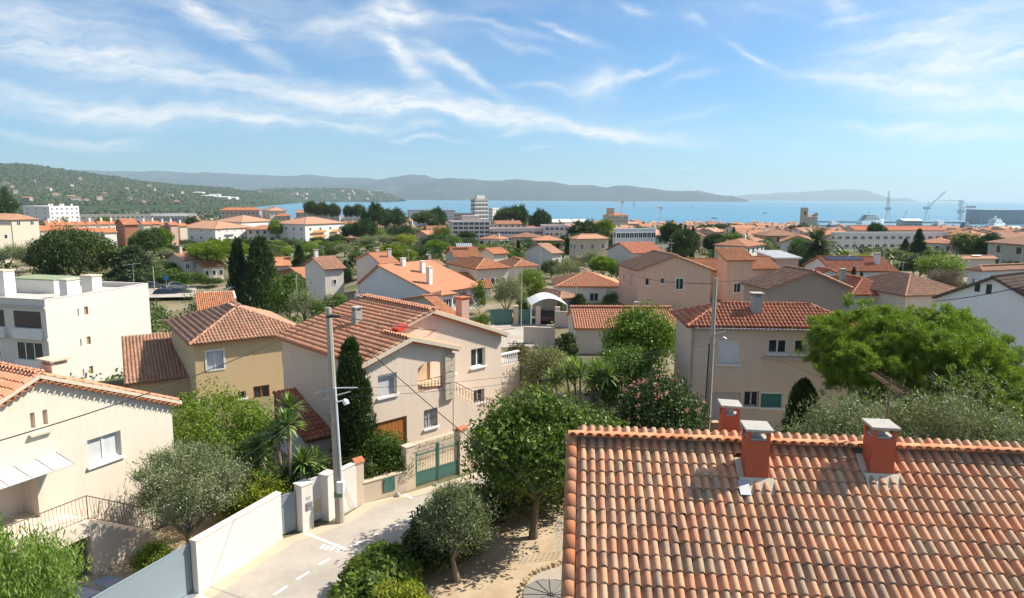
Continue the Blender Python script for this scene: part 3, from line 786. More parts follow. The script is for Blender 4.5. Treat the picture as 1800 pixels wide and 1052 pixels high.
# chimneys
def red_chimney(x, y, zb, zt, w, d, label, tilt=.0, back=False):
    mb = MB(); mb.box((-w/2, -d/2, zb), (w/2, d/2, zt-.24))
    t = .075
    for sx_ in (-1, 1):
        for sy_ in (-1, 1): mb.box((min(sx_*w/2, sx_*(w/2-t)), min(sy_*d/2, sy_*(d/2-t)), zt-.24), (max(sx_*w/2, sx_*(w/2-t)), max(sy_*d/2, sy_*(d/2-t)), zt))
    c = mb.build('chimney', S_RED, fg.root, loc=(x, y, 0), label=label)
    mb = MB(); mb.box((-w/2+.03, -d/2+.03, zt-.239), (w/2-.03, d/2-.03, zt-.20)); mb.tube([(0, 0, zt-.2), (0, 0, zt-.06)], .11, 8); mb.build('flue', M_CONC, c)
    mb = MB(); R_ = Matrix.Translation((0, 0, zt+.03)) @ Matrix.Rotation(tilt, 4, 'X') @ Matrix.Rotation(tilt*.6, 4, 'Y')
    mb.box((-w*.60, -d*.62, -.03), (w*.60, d*.62, .025), 0, R_); mb.build('cap', M_CONC, c)
    if not back:
        mb = MB()   # mortar skirt round the foot
        zf = lambda yy: RZ+tanS*(y+yy)
        for (xa, xb, ya, yb) in ((-w*.5-.13, w*.5+.13, -d*.5-.30, -d*.5), (-w*.5-.15, -w*.5, -d*.5, d*.5), (w*.5, w*.5+.15, -d*.5, d*.5)):
            V = [(xa, ya, zf(ya)+.03), (xb, ya, zf(ya)+.03), (xb, yb, zf(yb)+.13), (xa, yb, zf(yb)+.13)]
            mb.prism([tuple(np.array(q)-[0, 0, .2]) for q in V], (0, 0, .2))
        mb.build('flashing', M_MORTAR, c)
    return c
red_chimney(4.37, -.80, 7.3, 8.72, .52, .52, "red chimney on the near slope nearest the bare left verge", .02)
red_chimney(7.24, -.55, 7.4, 8.80, .52, .52, "red chimney on the near slope in front of the aerial mast", .02)
cc = fg.loc(at_y(1273, 768, 17.55)); red_chimney(cc[0], .95, 7.2, 8.72, .44, .40, "red chimney standing on the far slope behind the ridge", .06, True)
mb = MB(); mb.prism([(3.92, -1.52, RZ-1.52*tanS+.13), (4.16, -1.52, RZ-1.52*tanS+.13), (4.16, -1.15, RZ-1.15*tanS+.13), (3.92, -1.15, RZ-1.15*tanS+.13)], (0, 0, .012))
mb.build('flashing_sheet', M_GALV, fg.root)
# aerial on a mast behind the chimney
b0 = fg.wpt((7.75, .35, RZ-.25)); tp = at_y(1574, 668, b0[1])
ant = thing("tv_aerial", "rusty television aerial on a mast behind the chimney of the front roof", "aerial", b0)
mb = MB(); hgt = tp[2]-b0[2]; mb.tube([(0, 0, 0), (.03, 0, hgt)], .022, 6); mb.build('mast', M_RUST, ant)
mb = MB(); dirv = np.array([-.12, .45, .12]); c0 = np.array([.03, 0, hgt-.12])
mb.tube([c0-dirv*.9, c0+dirv*1.3], .014, 5)
for i in range(11):
    q = c0+dirv*(-.8+1.9*i/10); l = .26-.008*i
    mb.tube([q+np.array([-l, -.03, .04]), q, q+np.array([l, -.03, .04])], .007, 4)
mb.build('antenna', M_RUST, ant)

# ================================================================== cream gabled house, left
o = np.array([-16.3, 24.6, 0]); a26 = rad(26)
lh = House("gabled_house", "cream gabled house with sliding window above the sandy garden on the left", "house", o-6.42*np.array([math.sin(a26), math.cos(a26), 0]), 26)
L = 10.42; D = 9.5; xp = L/2; ze, zp = 5.25, 7.55
def wpx(h, uL, vT, uR, vB, y=0.0):
    a = h.on(uL, vT, y); b = h.on(uR, vB, y); return a[0], b[2], b[0]-a[0], a[2]-b[2]
f = lh
W1 = wpx(f, 153, 775, 215, 800); S1 = wpx(f, 52, 727, 63, 752); S2 = wpx(f, 74, 722, 85, 746)
dr = f.on(70, 905)
wins = [(*W1, 'w2', dict(pane=M_CURT, sill=M_WHITE)), (*S1, 'none'), (*S2, 'none'), (1.2, 2.45, dr[0]-1.2, 1.9, 'none')]
f.wallw((0, 0), (L, 0), -.6, [(0, ze), (xp, zp), (L, ze)], wins)
f.wall((L, 0), (L, D), -.6, ze); f.wall((L, D), (0, D), -.6, [(0, ze), (L-xp, zp), (L, ze)]); f.wall((0, D), (0, 0), -.6, ze)
# porch recess with its door, slots with backs
f.mb.box((S1[0], .18, S1[1]), (S1[0]+S1[2], .2, S1[1]+S1[3]), 0); f.mb.box((S2[0], .18, S2[1]), (S2[0]+S2[2], .2, S2[1]+S2[3]), 0)
px1 = dr[0]
f.mb.poly([(1.2, .95, 2.45), (px1, .95, 2.45), (px1, .95, 4.35), (1.2, .95, 4.35)]); f.mb.poly([(px1, .18, 2.45), (px1, .18, 4.35), (px1, .95, 4.35), (px1, .95, 2.45)])
f.mb.poly([(1.2, .18, 4.35), (1.2, .95, 4.35), (px1, .95, 4.35), (px1, .18, 4.35)]); f.mb.poly([(1.2, .18, 2.45), (px1, .18, 2.45), (px1, .95, 2.45), (1.2, .95, 2.45)])
window(f.root, 'w2', 1.7, 1.8, f.wmat((0, .93), (L, .93), px1-2.75, 2.5), .0, sill=False, pname='door')
polys, caps = gable_polys(0, L, 0, D, ze+.14, zp+.16, 'y', .22)
polys[0] = polys[0]; lh.tiles = []; lh.slab = MB()
for p in polys: slab(lh.slab, p, .12, 0, .02)
lr = lh.slab.build('roof', M_MORTAR, lh.root)
lo_, ln_, la_, ls_, lw, lca, lcs = tile_grid(polys[0], .22, .36)
cand = []
for A, S in zip(lca, lcs):
    u, v, dd = proj(lh.wpt(lo_+la_*(A+.11)+ls_*(S+.18))); cand.append((0 if u > -20 else 1, dd, A, S))
cand.sort(); rest = []
tml = clay_tile(lw, .36).mesh('tile', TM['bright_one']); tml.polygons.foreach_set('use_smooth', [True]*len(tml.polygons))
for i, (iv, dd, A, S) in enumerate(cand):
    if iv == 0 and i < 290:
        ob = bpy.data.objects.new('tile', tml); COL.objects.link(ob); ob.parent = lr
        B = Matrix((Vector(la_), Vector(ls_), Vector(ln_))).transposed().to_4x4(); B.translation = Vector(lo_+la_*(A+lw/2+rg.normal(0, .004))+ls_*(S+rg.normal(0, .006)))
        ob.matrix_local = B @ Matrix.Rotation(float(rg.normal(0, .008)), 4, 'Z')
    else: rest.append((A, S))
if rest: link('tile', loose_tiles('tile', lo_, ln_, la_, ls_, lw, .36, rest, TM['bright'], 5), lr, kind='stuff')
link('tile', tiles_mesh('tile', [polys[1]], TM['bright'], .22, k=5, seed=8), lr, kind='stuff')
link('ridge_tile', caps_mesh('ridge_tile', caps, TM['bright'], .13), lr, kind='stuff')
lh.mb.build('wall', S_CREAM, lh.root)
# mortar verge band and a row of tile ends below it
def genoise(h, root, segs, y, mat, name='eave_tile', r=.085, step=.21, ln=.30, single=True):
    """half-round tile ends set in a row under the verge, hollow side down"""
    k = 5; V = []
    for yy, rr in ((-ln, 1.0), (.0, 1.0)):
        for j in range(k+1):
            w = math.pi*j/k; V.append((-r*math.cos(w), yy, r*.95*math.sin(w)))
    V += [(x*.82, y_, z*.82) for x, y_, z in V[:k+1]]+[(x*.82, y_, z*.82) for x, y_, z in V[k+1:2*k+2]]
    F_ = [(j, j+1, k+2+j, k+1+j) for j in range(k)]+[(2*k+2+j+1, 2*k+2+j, 3*k+3+j, 3*k+4+j) for j in range(k)]+[(2*k+2+j, 2*k+3+j, j+1, j) for j in range(k)]
    if single:
        mb = MB(); mb.add(V, F_); me = mb.mesh(name, mat)
    mj = MB()
    for (xa, za), (xb, zb) in segs:
        d = math.hypot(xb-xa, zb-za); n = int(d/step); tl = math.atan2(zb-za, xb-xa)
        for i in range(n):
            t = (i+.5)/n; Mx = Matrix.Translation((xa+(xb-xa)*t, y, za+(zb-za)*t)) @ Matrix.Rotation(-tl, 4, 'Y')
            if single:
                ob = bpy.data.objects.new(name, me); COL.objects.link(ob); ob.parent = root; ob.matrix_local = Mx
            else: mj.add([tuple(Mx @ Vector(q)) for q in V], F_)
    if not single: ob = mj.build(name, mat, root); ob['kind'] = 'stuff'
slL = (zp-ze)/xp
genoise(lh, lh.root, [((-.2, ze-.2*slL-.15), (xp, zp-.13)), ((xp, zp-.13), (L+.2, ze-.2*slL-.15))], .04, TM['orange_one'], r=.105, step=.25)
mb = MB()
for (xa, za), (xb, zb) in [((-.38, ze-.38*slL-.02), (xp, zp)), ((xp, zp), (L+.38, ze-.38*slL-.02))]:
    mb.prism([(xa, -.20, za), (xb, -.20, zb), (xb, -.20, zb+.17), (xa, -.20, za+.17)], (0, .18, 0))
mb.build('verge_band', M_MORTAR, lh.root)
cp = f.on(98, 668, 1.0)
lh.chimney(cp[0], 1.0, 6.9, f.on(98, 634, 1.0)[2]-.1, .62, .75, S_CREAM, 'slab', M_MORTAR)
# ledge, awning, landing with curved railings
mb = MB(); a = f.on(50, 765); b = f.on(90, 752); mb.box((a[0], -.16, a[2]-.08), (b[0], .0, a[2])); mb.build('ledge', M_MORTAR, lh.root)
aw = MB(); a = f.on(97, 797); x1 = a[0]+.05
for i in range(6):
    xa, xb = x1-.72*(i+1), x1-.72*i-.02
    aw.prism([(xa, -.02, 4.62), (xb, -.02, 4.62), (xb, -1.05, 4.38), (xa, -1.05, 4.38)], (0, 0, .02))
m_aw = glassy("frosted_awning", (.52, .50, .44), .35); awo = aw.build('awning', m_aw, lh.root)
mb = MB()
for i in range(7): xa = x1-.72*i-.01; mb.tube([(xa, .0, 4.66), (xa, -1.06, 4.40)], .016, 5)
mb.tube([(x1-4.3, -1.05, 4.39), (x1, -1.05, 4.39)], .018, 5); mb.build('awning_frame', M_GALV, awo)
LZ = 2.15; lx0, lx1, ly = -1.0, f.on(152, 862, -1.25)[0], -1.25
lm = MB(); lm.box((lx0, ly, LZ-.55), (lx1, -.004, LZ)); lm.box((lx0, ly+.004, LZ), (lx1, ly+.12, LZ+.07))
n_st = 9
for i in range(n_st):
    x = lx1+.29*i; lm.box((x, ly, -.6), (x+.29, -.004, LZ-.18*(i+1)))
lm.build('stair', S_CREAM, lh.root)
mb = MB(); mb.box((lx1-2.6, -1.05, -.6), (lx1-.3, -.02, LZ-.56)); mb.build('cellar_shade_block', M_DARK, lh.root)  # solid dark block, the shade of the cellar opening as colour
def curvy_rail(parent, pts, h=.9, step=.13, mat=None, name='railing', belly=.07, out=(0, -1, 0)):
    mb = MB(); o_ = np.array(out, float)
    for p, q in zip(pts[:-1], pts[1:]):
        p, q = np.asarray(p, float), np.asarray(q, float); n = max(2, int(np.linalg.norm(q-p)/step))
        mb.tube([p+[0, 0, h], q+[0, 0, h]], .020, 5); mb.tube([p+[0, 0, .07], q+[0, 0, .07]], .012, 4)
        for i in range(n+1):
            b = p+(q-p)*i/n
            if i in (0, n): mb.tube([b, b+[0, 0, h]], .018, 5)
            else: mb.tube([b+[0, 0, .07], b+o_*belly+[0, 0, h*.30], b-o_*belly*.3+[0, 0, h*.68], b+[0, 0, h]], .010, 3)
    return mb.build(name, mat or M_RUST, parent)
curvy_rail(lh.root, [(lx0, ly+.05, LZ+.06), (lx1, ly+.05, LZ+.06), (lx1+2.5, ly+.05, LZ-1.55)], .92)
# terrace at the far right corner with its railing
mb = MB(); mb.box((L+.004, 1.0, 1.6), (L+3.4, 6.0, 1.95)); mb.box((L+3.1, 1.0, -.6), (L+3.4, 1.3, 1.6)); mb.build('terrace', M_MORTAR, lh.root)
curvy_rail(lh.root, [(L+.05, 1.05, 1.95), (L+3.35, 1.05, 1.95), (L+3.35, 5.9, 1.95)], 1.0, mat=M_IRON)

# ================================================================== central beige villa
o = at_z(760, 800, .3); o[2] = 0
vi = House("villa", "beige two storey villa with stone plinth, arched balcony and orange tiled roof", "house", o, 46)
f = vi
xl, xr, xw = -4.1, 1.42, -1.42
mx1, mset = 6.9, 2.0
# left slope shared by wing and main block
xe, zeL = -4.45, 6.02; xpk, zpk = 1.42, 7.80; slL = (zpk-zeL)/(xpk-xe)
zl = lambda x: zeL+slL*(x-xe)
zrR = 5.72; slR = (zpk-zrR)/(7.2-xpk); zr_ = lambda x: zpk-slR*(x-xpk)
slW = .30; zw = zl(xw); zwr = lambda x: zw-slW*(x-xw)
farL = 10.5
k1 = f.on(641, 519, 0)  # where the far ridge end lies
lo, hi = 0.0, 30.0
for _ in range(50):
    m_ = (lo+hi)/2
    if proj(f.wpt((xpk, m_, zpk)))[0] > 641: lo = m_
    else: hi = m_
farL = min(hi, 16)
th = .17
win1 = wpx(f, 664, 661, 698, 692); win2 = wpx(f, 746, 722, 769, 748)
gx0 = f.on(650, 747)[0]; gx1 = f.on(715, 730)[0]
bx0, bz0 = f.on(735, 690)[0], f.on(735, 692)[2]; bx1 = f.on(778, 640)[0]
wins = [(win1[0]-xl, win1[1], win1[2], win1[3], 'shut', dict(pane=M_GREYSH)), (win2[0]-xl, win2[1], win2[2], win2[3], 'bars', dict(pane=M_CURT)),
        (max(gx0-xl, .05), .1, gx1-gx0, 2.75, 'none'), (bx0-xl, bz0, bx1-bx0, 1.55, 'none')]
S_V = S_BEIGE2 = stucco("villa_render", (.74, .60, .475), .24)
f.wallw((xl, 0), (xr, 0), -.4, [(0, zl(xl)-th), (xw-xl, zw-th), (xr-xl, zwr(xr)-th)], wins, 0, .22)
# segmental arch over the balcony opening
mb = f.mb; n = 8; tz = bz0+1.55
arc = [(bx0+(bx1-bx0)*i/n, tz-.02+.0*i) for i in range(n+1)]
V = [(x, .003, tz) for x, _ in arc]+[(bx0+(bx1-bx0)*i/n, .003, tz-.22*(abs(2*i/n-1))**2.2) for i in range(n+1)]
mb.add(V, [(n+1+i, n+2+i, i+1, i) for i in range(n)])
# balcony recess
mb.poly([(bx0, 1.9, bz0), (bx1, 1.9, bz0), (bx1, 1.9, tz), (bx0, 1.9, tz)], 1); mb.poly([(bx0, .22, bz0), (bx0, 1.9, bz0), (bx0, 1.9, tz), (bx0, .22, tz)], 1)
mb.poly([(bx0, .22, bz0), (bx1, .22, bz0), (bx1, 1.9, bz0), (bx0, 1.9, bz0)], 1); mb.poly([(bx0, .22, tz), (bx0, 1.9, tz), (bx1, 1.9, tz), (bx1, .22, tz)], 1)
mb.poly([(bx1, .22, bz0), (xr, .22, bz0), (xr, 1.9, bz0), (bx1, 1.9, bz0)], 1); mb.poly([(bx1, 1.9, bz0), (xr, 1.9, bz0), (xr, 1.9, tz), (bx1, 1.9, tz)], 1); mb.poly([(bx1, .22, tz), (bx1, 1.9, tz), (xr, 1.9, tz), (xr, .22, tz)], 1)
f.wall((xr, 0), (xr, mset), -.4, zwr(xr)-th, [(.12, bz0+.02, mset-.3, 1.45)], 0, .15)
f.wall((xl, farL), (xl, 0), -.4, zl(xl)-th)
mw = wpx(f, 828, 615, 853, 642, mset); mw2 = wpx(f, 833, 687, 851, 705, mset); lw_ = wpx(f, 793, 622, 799, 656, mset)
wins = [(mw[0]-xr, mw[1], mw[2], mw[3], 'w2'), (mw2[0]-xr, mw2[1], mw2[2], mw2[3], 'bars'), (max(.06, lw_[0]-xr), lw_[1], .3, lw_[3], 'one')]
f.wallw((xr, mset), (mx1, mset), -.4, [(0, zpk-th), (mx1-xr, zr_(mx1)-th)], wins, 0, .2)
f.wall((xw, mset), (xr, mset), zwr(xr)-th-.3, [(0, zl(xw)-th), (xr-xw, zpk-th)])
f.wall((mx1, mset), (mx1, farL), -.4, zr_(mx1)-th); f.wall((mx1, farL), (xl, farL), -.4, [(0, zr_(mx1)-th), (mx1-xpk, zpk-th), (mx1-xl, zl(xl)-th)])
ov = .36
# roof planes
ymain = mset-ov
P1 = [(xe, -ov, zeL), (xe, farL+ov, zeL), (xpk, farL+ov, zpk), (xpk, ymain, zpk), (xw, ymain, zl(xw)), (xw, -ov, zl(xw))]
P2 = [(7.2, farL+ov, zrR), (7.2, ymain, zrR), (xpk, ymain, zpk), (xpk, farL+ov, zpk)]
P3 = [(xr+.3, mset, zwr(xr+.3)), (xr+.3, -ov, zwr(xr+.3)), (xw, -ov, zw), (xw, mset, zw)]
for P_ in (P2, P3): f.roof(P_)
f.tiles.insert(0, P1)
for P_ in ([(xe, -ov, zeL), (xe, ymain, zeL), (xw, ymain, zl(xw)), (xw, -ov, zl(xw))], [(xe, ymain, zeL), (xe, farL+ov, zeL), (xpk, farL+ov, zpk), (xpk, ymain, zpk)]): slab(f.slab, P_)
f.caps = [((xpk, ymain, zpk+.03), (xpk, farL+ov, zpk+.03))]
f.finish([S_V, stucco("balcony_render", (.68, .50, .33), .05)], 'bright', 1, .24, 31, TM['brown'])
genoise(f, f.root, [((xl-.2, zl(xl-.2)-.26), (xw, zw-.26)), ((xw, zw-.26), (xr+.2, zwr(xr+.2)-.26))], -.06, TM['orange'], single=False, r=.095, step=.23)
genoise(f, f.root, [((xr+.1, zpk-.30), (mx1+.2, zr_(mx1+.2)-.28))], mset-.06, TM['orange'], 'eave_tile', single=False, r=.095, step=.23)
mb = MB()
for (xa, za, xb, zb, yy) in [(xe, zeL-.02, xw, zw, -ov), (xw, zw, xr+.3, zwr(xr+.3), -ov), (xw+.5, zl(xw+.5), xpk, zpk, ymain), (xpk, zpk, 7.2, zrR, ymain)]:
    mb.prism([(xa, yy-.015, za-.16), (xb, yy-.015, zb-.16), (xb, yy-.015, zb+.06), (xa, yy-.015, za+.06)], (0, .30, 0))
mb.build('verge_band', M_MORTAR, f.root)
# garage door of vertical boards, lintel edge
gd = MB(); nb = 10; gw = gx1-max(gx0, xl+.05)
for i in range(nb):
    x = max(gx0, xl+.05)+gw*i/nb; gd.box((x+.006, .10, -.3), (x+gw/nb-.006, .14, 2.85))
go = gd.build('garage_door', M_WOOD, f.root); go['kind'] = 'stuff'
# stone pillar and plinth of rough stones
def stones(parent, x0, x1, z0, z1, y, nx, nz, name='stone', seed=1, th_=.05):
    r = np.random.default_rng(seed); dz = (z1-z0)/nz
    for j in range(nz):
        x = x0
        while x < x1-.05:
            w = min((x1-x0)/nx*r.uniform(.7, 1.4), x1-x)
            if x1-x-w < .08: w = x1-x
            zt = dz*r.uniform(.86, 1.0); g = .012
            c = [(x+g, z0+j*dz+g), (x+w-g, z0+j*dz+g), (x+w-g, z0+j*dz+zt-g), (x+g, z0+j*dz+zt-g)]
            c = [(p[0]+r.normal(0, .012), p[1]+r.normal(0, .012)) for p in c]
            mb = MB(); yy = y-th_*r.uniform(.5, 1.1); mb.prism([(p[0], yy, p[1]) for p in c], (0, y-yy, 0))
            mb.build(name, M_STONE, parent); x += w
pm = MB(); pa = f.on(779, 700)[0]; pm.box((bx1+.02, -.14, 3.2), (xr+.05, -.005, tz+.25)); pil = pm.build('stone_pillar', M_MORTAR, f.root)
stones(pil, bx1+.04, xr+.03, 3.2, tz+.2, -.14, 2, 8)
pl_ = MB(); q = f.on(720, 775); pl_.box((gx1+.12, -.10, -.4), (mx1, -.004, 1.25)); plo = pl_.build('stone_plinth', M_MORTAR, f.root)
stones(plo, gx1+.15, mx1-.1, .35, 1.22, -.10, 22, 4, seed=4)
# outer stair right of the pillar with its railing
st = MB(); sx0, sx1 = xr+.06, 4.9
st.prism([(sx0, .0, -.4), (sx1, .0, -.4), (sx1, .0, 1.3), (sx0, .0, 3.35)], (0, mset-.01, 0)); st.build('stair', S_V, f.root)
def grid_rail(parent, p, q, h=.8, mat=M_IRON, step=.28, name='railing'):
    mb = MB(); p, q = np.asarray(p, float), np.asarray(q, float); n = max(2, int(np.linalg.norm(q-p)/step)); d = (q-p)/n
    mb.tube([p+[0, 0, h], q+[0, 0, h]], .022, 5); mb.tube([p+[0, 0, .06], q+[0, 0, .06]], .014, 4)
    for i in range(n+1):
        b = p+d*i; mb.tube([b, b+[0, 0, h]], .014, 4)
        if i < n:
            c = b+d*.5+[0, 0, h*.5]; mb.tube([c+d*.32*math.cos(t)+np.array([0, 0, .24*math.sin(t)]) for t in np.linspace(0, 2*math.pi, 9)], .011, 3)
    return mb.build(name, mat, parent)
grid_rail(f.root, (bx0+.03, .06, bz0), (bx1-.03, .06, bz0), .62, M_RUST, .2)
grid_rail(f.root, (sx0+.05, .06, 3.32), (sx1-.1, .06, 1.36), .75, M_RUST, .25)
# chimneys, vent, skylight
def put_chim(h, u, vb, vt, yl, w, d, mat, cap, capmat=None):
    """on plane y=yl through its image column"""
    a = h.on(u, vb, yl); b = h.on(u, vt, yl); h.chimney(a[0], yl, a[2], b[2], w, d, mat, cap, capmat)
put_chim(f, 628, 578, 546, 5.0, .42, .42, M_CONC, 'slab'); put_chim(f, 638, 545, 526, 8.6, .5, .5, M_CONC, 'slab'); put_chim(f, 628, 540, 519, 9.6, .22, .22, M_GALV, 'pot', M_GALV)
put_chim(f, 813, 556, 527, 6.2, .62, .62, stucco("pink_chimney", (.50, .36, .30), .3), 'tile', TM['orange'])
a = f.loc(on_plane(704, 580, f.wpt((xe, 0, zeL)), np.cross(f.e2, f.e1+np.array([0, 0, slL]))))
mb = MB(); mb.prism([(-.32, -.3, .04), (.32, -.3, .04), (.32, .3, .04), (-.32, .3, .04)], (0, 0, .18)); sk = mb.build('skylight', simple("red_sheet", (.55, .06, .03), .4, .1, 3, .5), f.root)
sk.location = (a[0], a[1], a[2]); sk.rotation_euler = (0, -math.atan(slL), 0)
# veranda terrace to the right with balustrade
tv = MB(); tv.box((mx1+.004, mset+1.0, 1.0), (mx1+2.6, mset+6.0, 3.3)); tv.build('terrace', S_V, f.root)
bl = MB()
for i in range(14):
    x = mx1+.1+i*.18; yb = mset+1.12
    bl.tube([(x, yb, 3.3), (x, yb, 3.42), (x, yb, 3.62), (x, yb, 3.85), (x, yb, 3.98)], [.04, .075, .05, .035, .055], 6)
bl.box((mx1+.004, mset+1.02, 3.98), (mx1+2.6, mset+1.22, 4.08)); bl.build('balustrade', M_WHITE, f.root)
# ================================================================== street in front
def flat(pts, z, name, mat, kind='structure'):
    mb = MB(); mb.poly([(p[0], p[1], z) for p in pts]); return mb.build(name, mat, kind=kind)
def g0(u, v): return at_z(u, v, 0.0)
def asphalt():
    m, nt, b = nodes("pale_asphalt"); P = geo(nt)
    f = noise(nt, P, .35, 5, .65); g = noise(nt, P, 28, 4, .7); h = noise(nt, P, 2.2, 4, .7)
    c = ramp(nt, f, [(.36, (.38, .335, .285)), (.64, (.49, .435, .37))])
    c = mixc(nt, ramp(nt, h, [(.60, (0, 0, 0)), (.74, (.35,)*3)]), c, (.30, .265, .22, 1))
    c = mixc(nt, 1.0, c, ramp(nt, g, [(.3, (.86,)*3), (.7, (1.06,)*3)]), 'MULTIPLY')
    # fine cracks and trench repairs
    v = N(nt, 'ShaderNodeTexVoronoi', Scale=.55); v.feature = 'DISTANCE_TO_EDGE'; nt.links.new(P, v.inputs['Vector'])
    c = mixc(nt, ramp(nt, v.outputs['Distance'], [(.0, (.22,)*3), (.007, (0, 0, 0))]), c, (.16, .145, .13, 1))
    nt.links.new(c, b.inputs['Base Color']); b.inputs['Roughness'].default_value = .92; b.inputs['Specular IOR Level'].default_value = .15
    bump(nt, b, g, .4, .01); return m
M_ASPH = asphalt()
wl = [g0(250, 1110), g0(350, 1045), g0(497, 948), g0(535, 936), g0(600, 912), g0(640, 886), g0(720, 866), g0(815, 838), g0(900, 812), np.array([14., 41., 0])]
rr = [np.array([20., 36., 0]), np.array([3.5, 32.5, 0]), g0(800, 905), g0(745, 945), g0(640, 1010), g0(560, 1075), g0(470, 1180)]
flat(wl+rr, .006, "road", M_ASPH)
flat([g0(840, 612), g0(975, 612), g0(975, 572), g0(850, 566)], .05, "road", M_ASPH)
# pale concrete gutter strip along the walls
def off(c, p, q, d): n = np.array([(q-p)[1], -(q-p)[0], 0]); n /= np.linalg.norm(n); return c+n*d
ps = wl[:9]; edge = [off(ps[i], ps[max(i-1, 0)], ps[min(i+1, 8)], .62) for i in range(9)]
pv = MB()
for i in range(8):
    a, b, c, d = ps[i], ps[i+1], edge[i+1], edge[i]
    pv.poly([(*a[:2], .012), (*d[:2], .012), (*c[:2], .012), (*b[:2], .012)])
pv.build("pavement", simple("pale_concrete_strip", (.50, .42, .31), .95, .2, 1.2, .1, 0, .3, 25), kind='structure')
# painted markings, each a thin sheet
MK = simple("road_paint", (.80, .78, .74), .7, .10, 5, .3)
def stripe(p, q, w, name='road_marking'):
    p, q = np.asarray(p, float), np.asarray(q, float); d = (q-p); d = d/np.linalg.norm(d); n = np.array([-d[1], d[0], 0])*w/2
    mb = MB(); mb.poly([tuple((x)[:2])+(.016,) for x in (p-n, q-n, q+n, p+n)]); o = mb.build(name, MK, kind='structure'); return o
for (a, b, c, d) in [(440, 1082, 463, 1062), (481, 1047, 505, 1031), (521, 1020, 543, 1006), (560, 994, 579, 983), (616, 962, 634, 953), (657, 942, 669, 937), (685, 930, 701, 923), (719, 914, 730, 909), (748, 902, 758, 897)]:
    stripe(g0(a, b), g0(c, d), .11)
stripe(g0(535, 937.5), g0(607, 966), .15)
for (a, b, c, d) in [(564, 965.5, 570.5, 958), (571.5, 968, 578.5, 960.5), (580, 969, 586.5, 962)]: stripe(g0(a, b), g0(c, d), .13)
# a fourth sign like a small square letter
for (a, b, c, d) in [(589.5, 970, 597, 972), (597, 972, 603, 966), (592, 966.5, 599, 967.5), (598, 970, 601.5, 967)]: stripe(g0(a, b), g0(c, d), .09)
stripe(g0(711, 870), g0(724, 877), .13)
stripe(g0(348, 1046), g0(378, 1062), .13)
# ---- walls and gates along the left of the street
S_WW = stucco("white_wall_render", (.70, .655, .60), .12)
S_BW = stucco("beige_wall_render", (.62, .51, .39), .12)
M_GATE = simple("grey_gate_paint", (.22, .275, .31), .5, .06, 2, .4)
M_GREEN = simple("green_gate_paint", (.07, .17, .14), .5, .12, 3, .4)
def wallrun(name, label, p, q, h, t, mat, cat='wall', z0=-.1, cope=None, h2=None):
    p, q = np.asarray(p, float)[:2], np.asarray(q, float)[:2]; d = q-p; L = np.linalg.norm(d); a = math.atan2(d[1], d[0])
    r = thing(name, label, cat, (p[0], p[1], 0), a); mb = MB(); h2 = h if h2 is None else h2
    mb.add([(0, 0, z0), (L, 0, z0), (L, t, z0), (0, t, z0), (0, 0, h), (L, 0, h2), (L, t, h2), (0, t, h)], [(0, 3, 2, 1), (4, 5, 6, 7), (0, 1, 5, 4), (1, 2, 6, 5), (2, 3, 7, 6), (3, 0, 4, 7)])
    mb.build('wall', mat, r)
    mb = MB(); mb.add([(-.03, -.03, h+.002), (L+.03, -.03, h2+.002), (L+.03, t+.03, h2+.002), (-.03, t+.03, h+.002), (-.03, -.03, h+.05), (L+.03, -.03, h2+.05), (L+.03, t+.03, h2+.05), (-.03, t+.03, h+.05)], [(0, 3, 2, 1), (4, 5, 6, 7), (0, 1, 5, 4), (1, 2, 6, 5), (2, 3, 7, 6), (3, 0, 4, 7)])
    mb.build('coping', cope or mat, r); return r, L
A_, B_ = g0(350, 1045), g0(497, 948); dW = (B_-A_)/np.linalg.norm(B_-A_)
wallrun("garden_wall", "long smooth white garden wall beside the road, between two grey gates", A_, B_, 1.98, .25, S_WW)
nL = np.array([-dW[1], dW[0], 0])
def gate_panel(label, p, q, h, mat, z=.06, t=.05, name="sliding_gate", frame=None, boards=0):
    p, q = np.asarray(p)[:2], np.asarray(q)[:2]; d = q-p; L = np.linalg.norm(d); r = thing(name, label, "gate", (p[0], p[1], 0), math.atan2(d[1], d[0]))
    mb = MB(); mb.box((.04, 0, z+.04), (L-.04, t, h-.04)); mb.build('panel', mat, r)
    mb = MB(); mb.box((0, -.012, z), (.04, t+.012, h)); mb.box((L-.04, -.012, z), (L, t+.012, h)); mb.box((.04, -.012, z), (L-.04, t+.012, z+.04)); mb.box((.04, -.012, h-.04), (L-.04, t+.012, h)); mb.build('frame', frame or mat, r)
    return r, L
gp = A_+nL*.32; r, L = gate_panel("grey sliding gate left of the long white wall, beside the parked blue car", gp-dW*5.6, gp+dW*.05, 1.85, M_GATE)
mb = MB(); mb.box((0, -.3, -.05), (L, .1, .03)); mb.build('rail', M_GALV, r)
b2 = g0(532, 936); gq = B_+nL*.3
r, L = gate_panel("narrow grey-blue garden door between the white wall and the mailbox pillar", gq+dW*.0, g0(531, 936)+nL*.3, 1.75, M_GATE, name="garden_door")
mb = MB(); mb.box((.08, -.06, .85), (.14, -.013, 1.05)); mb.build('handle', M_GALV, r)
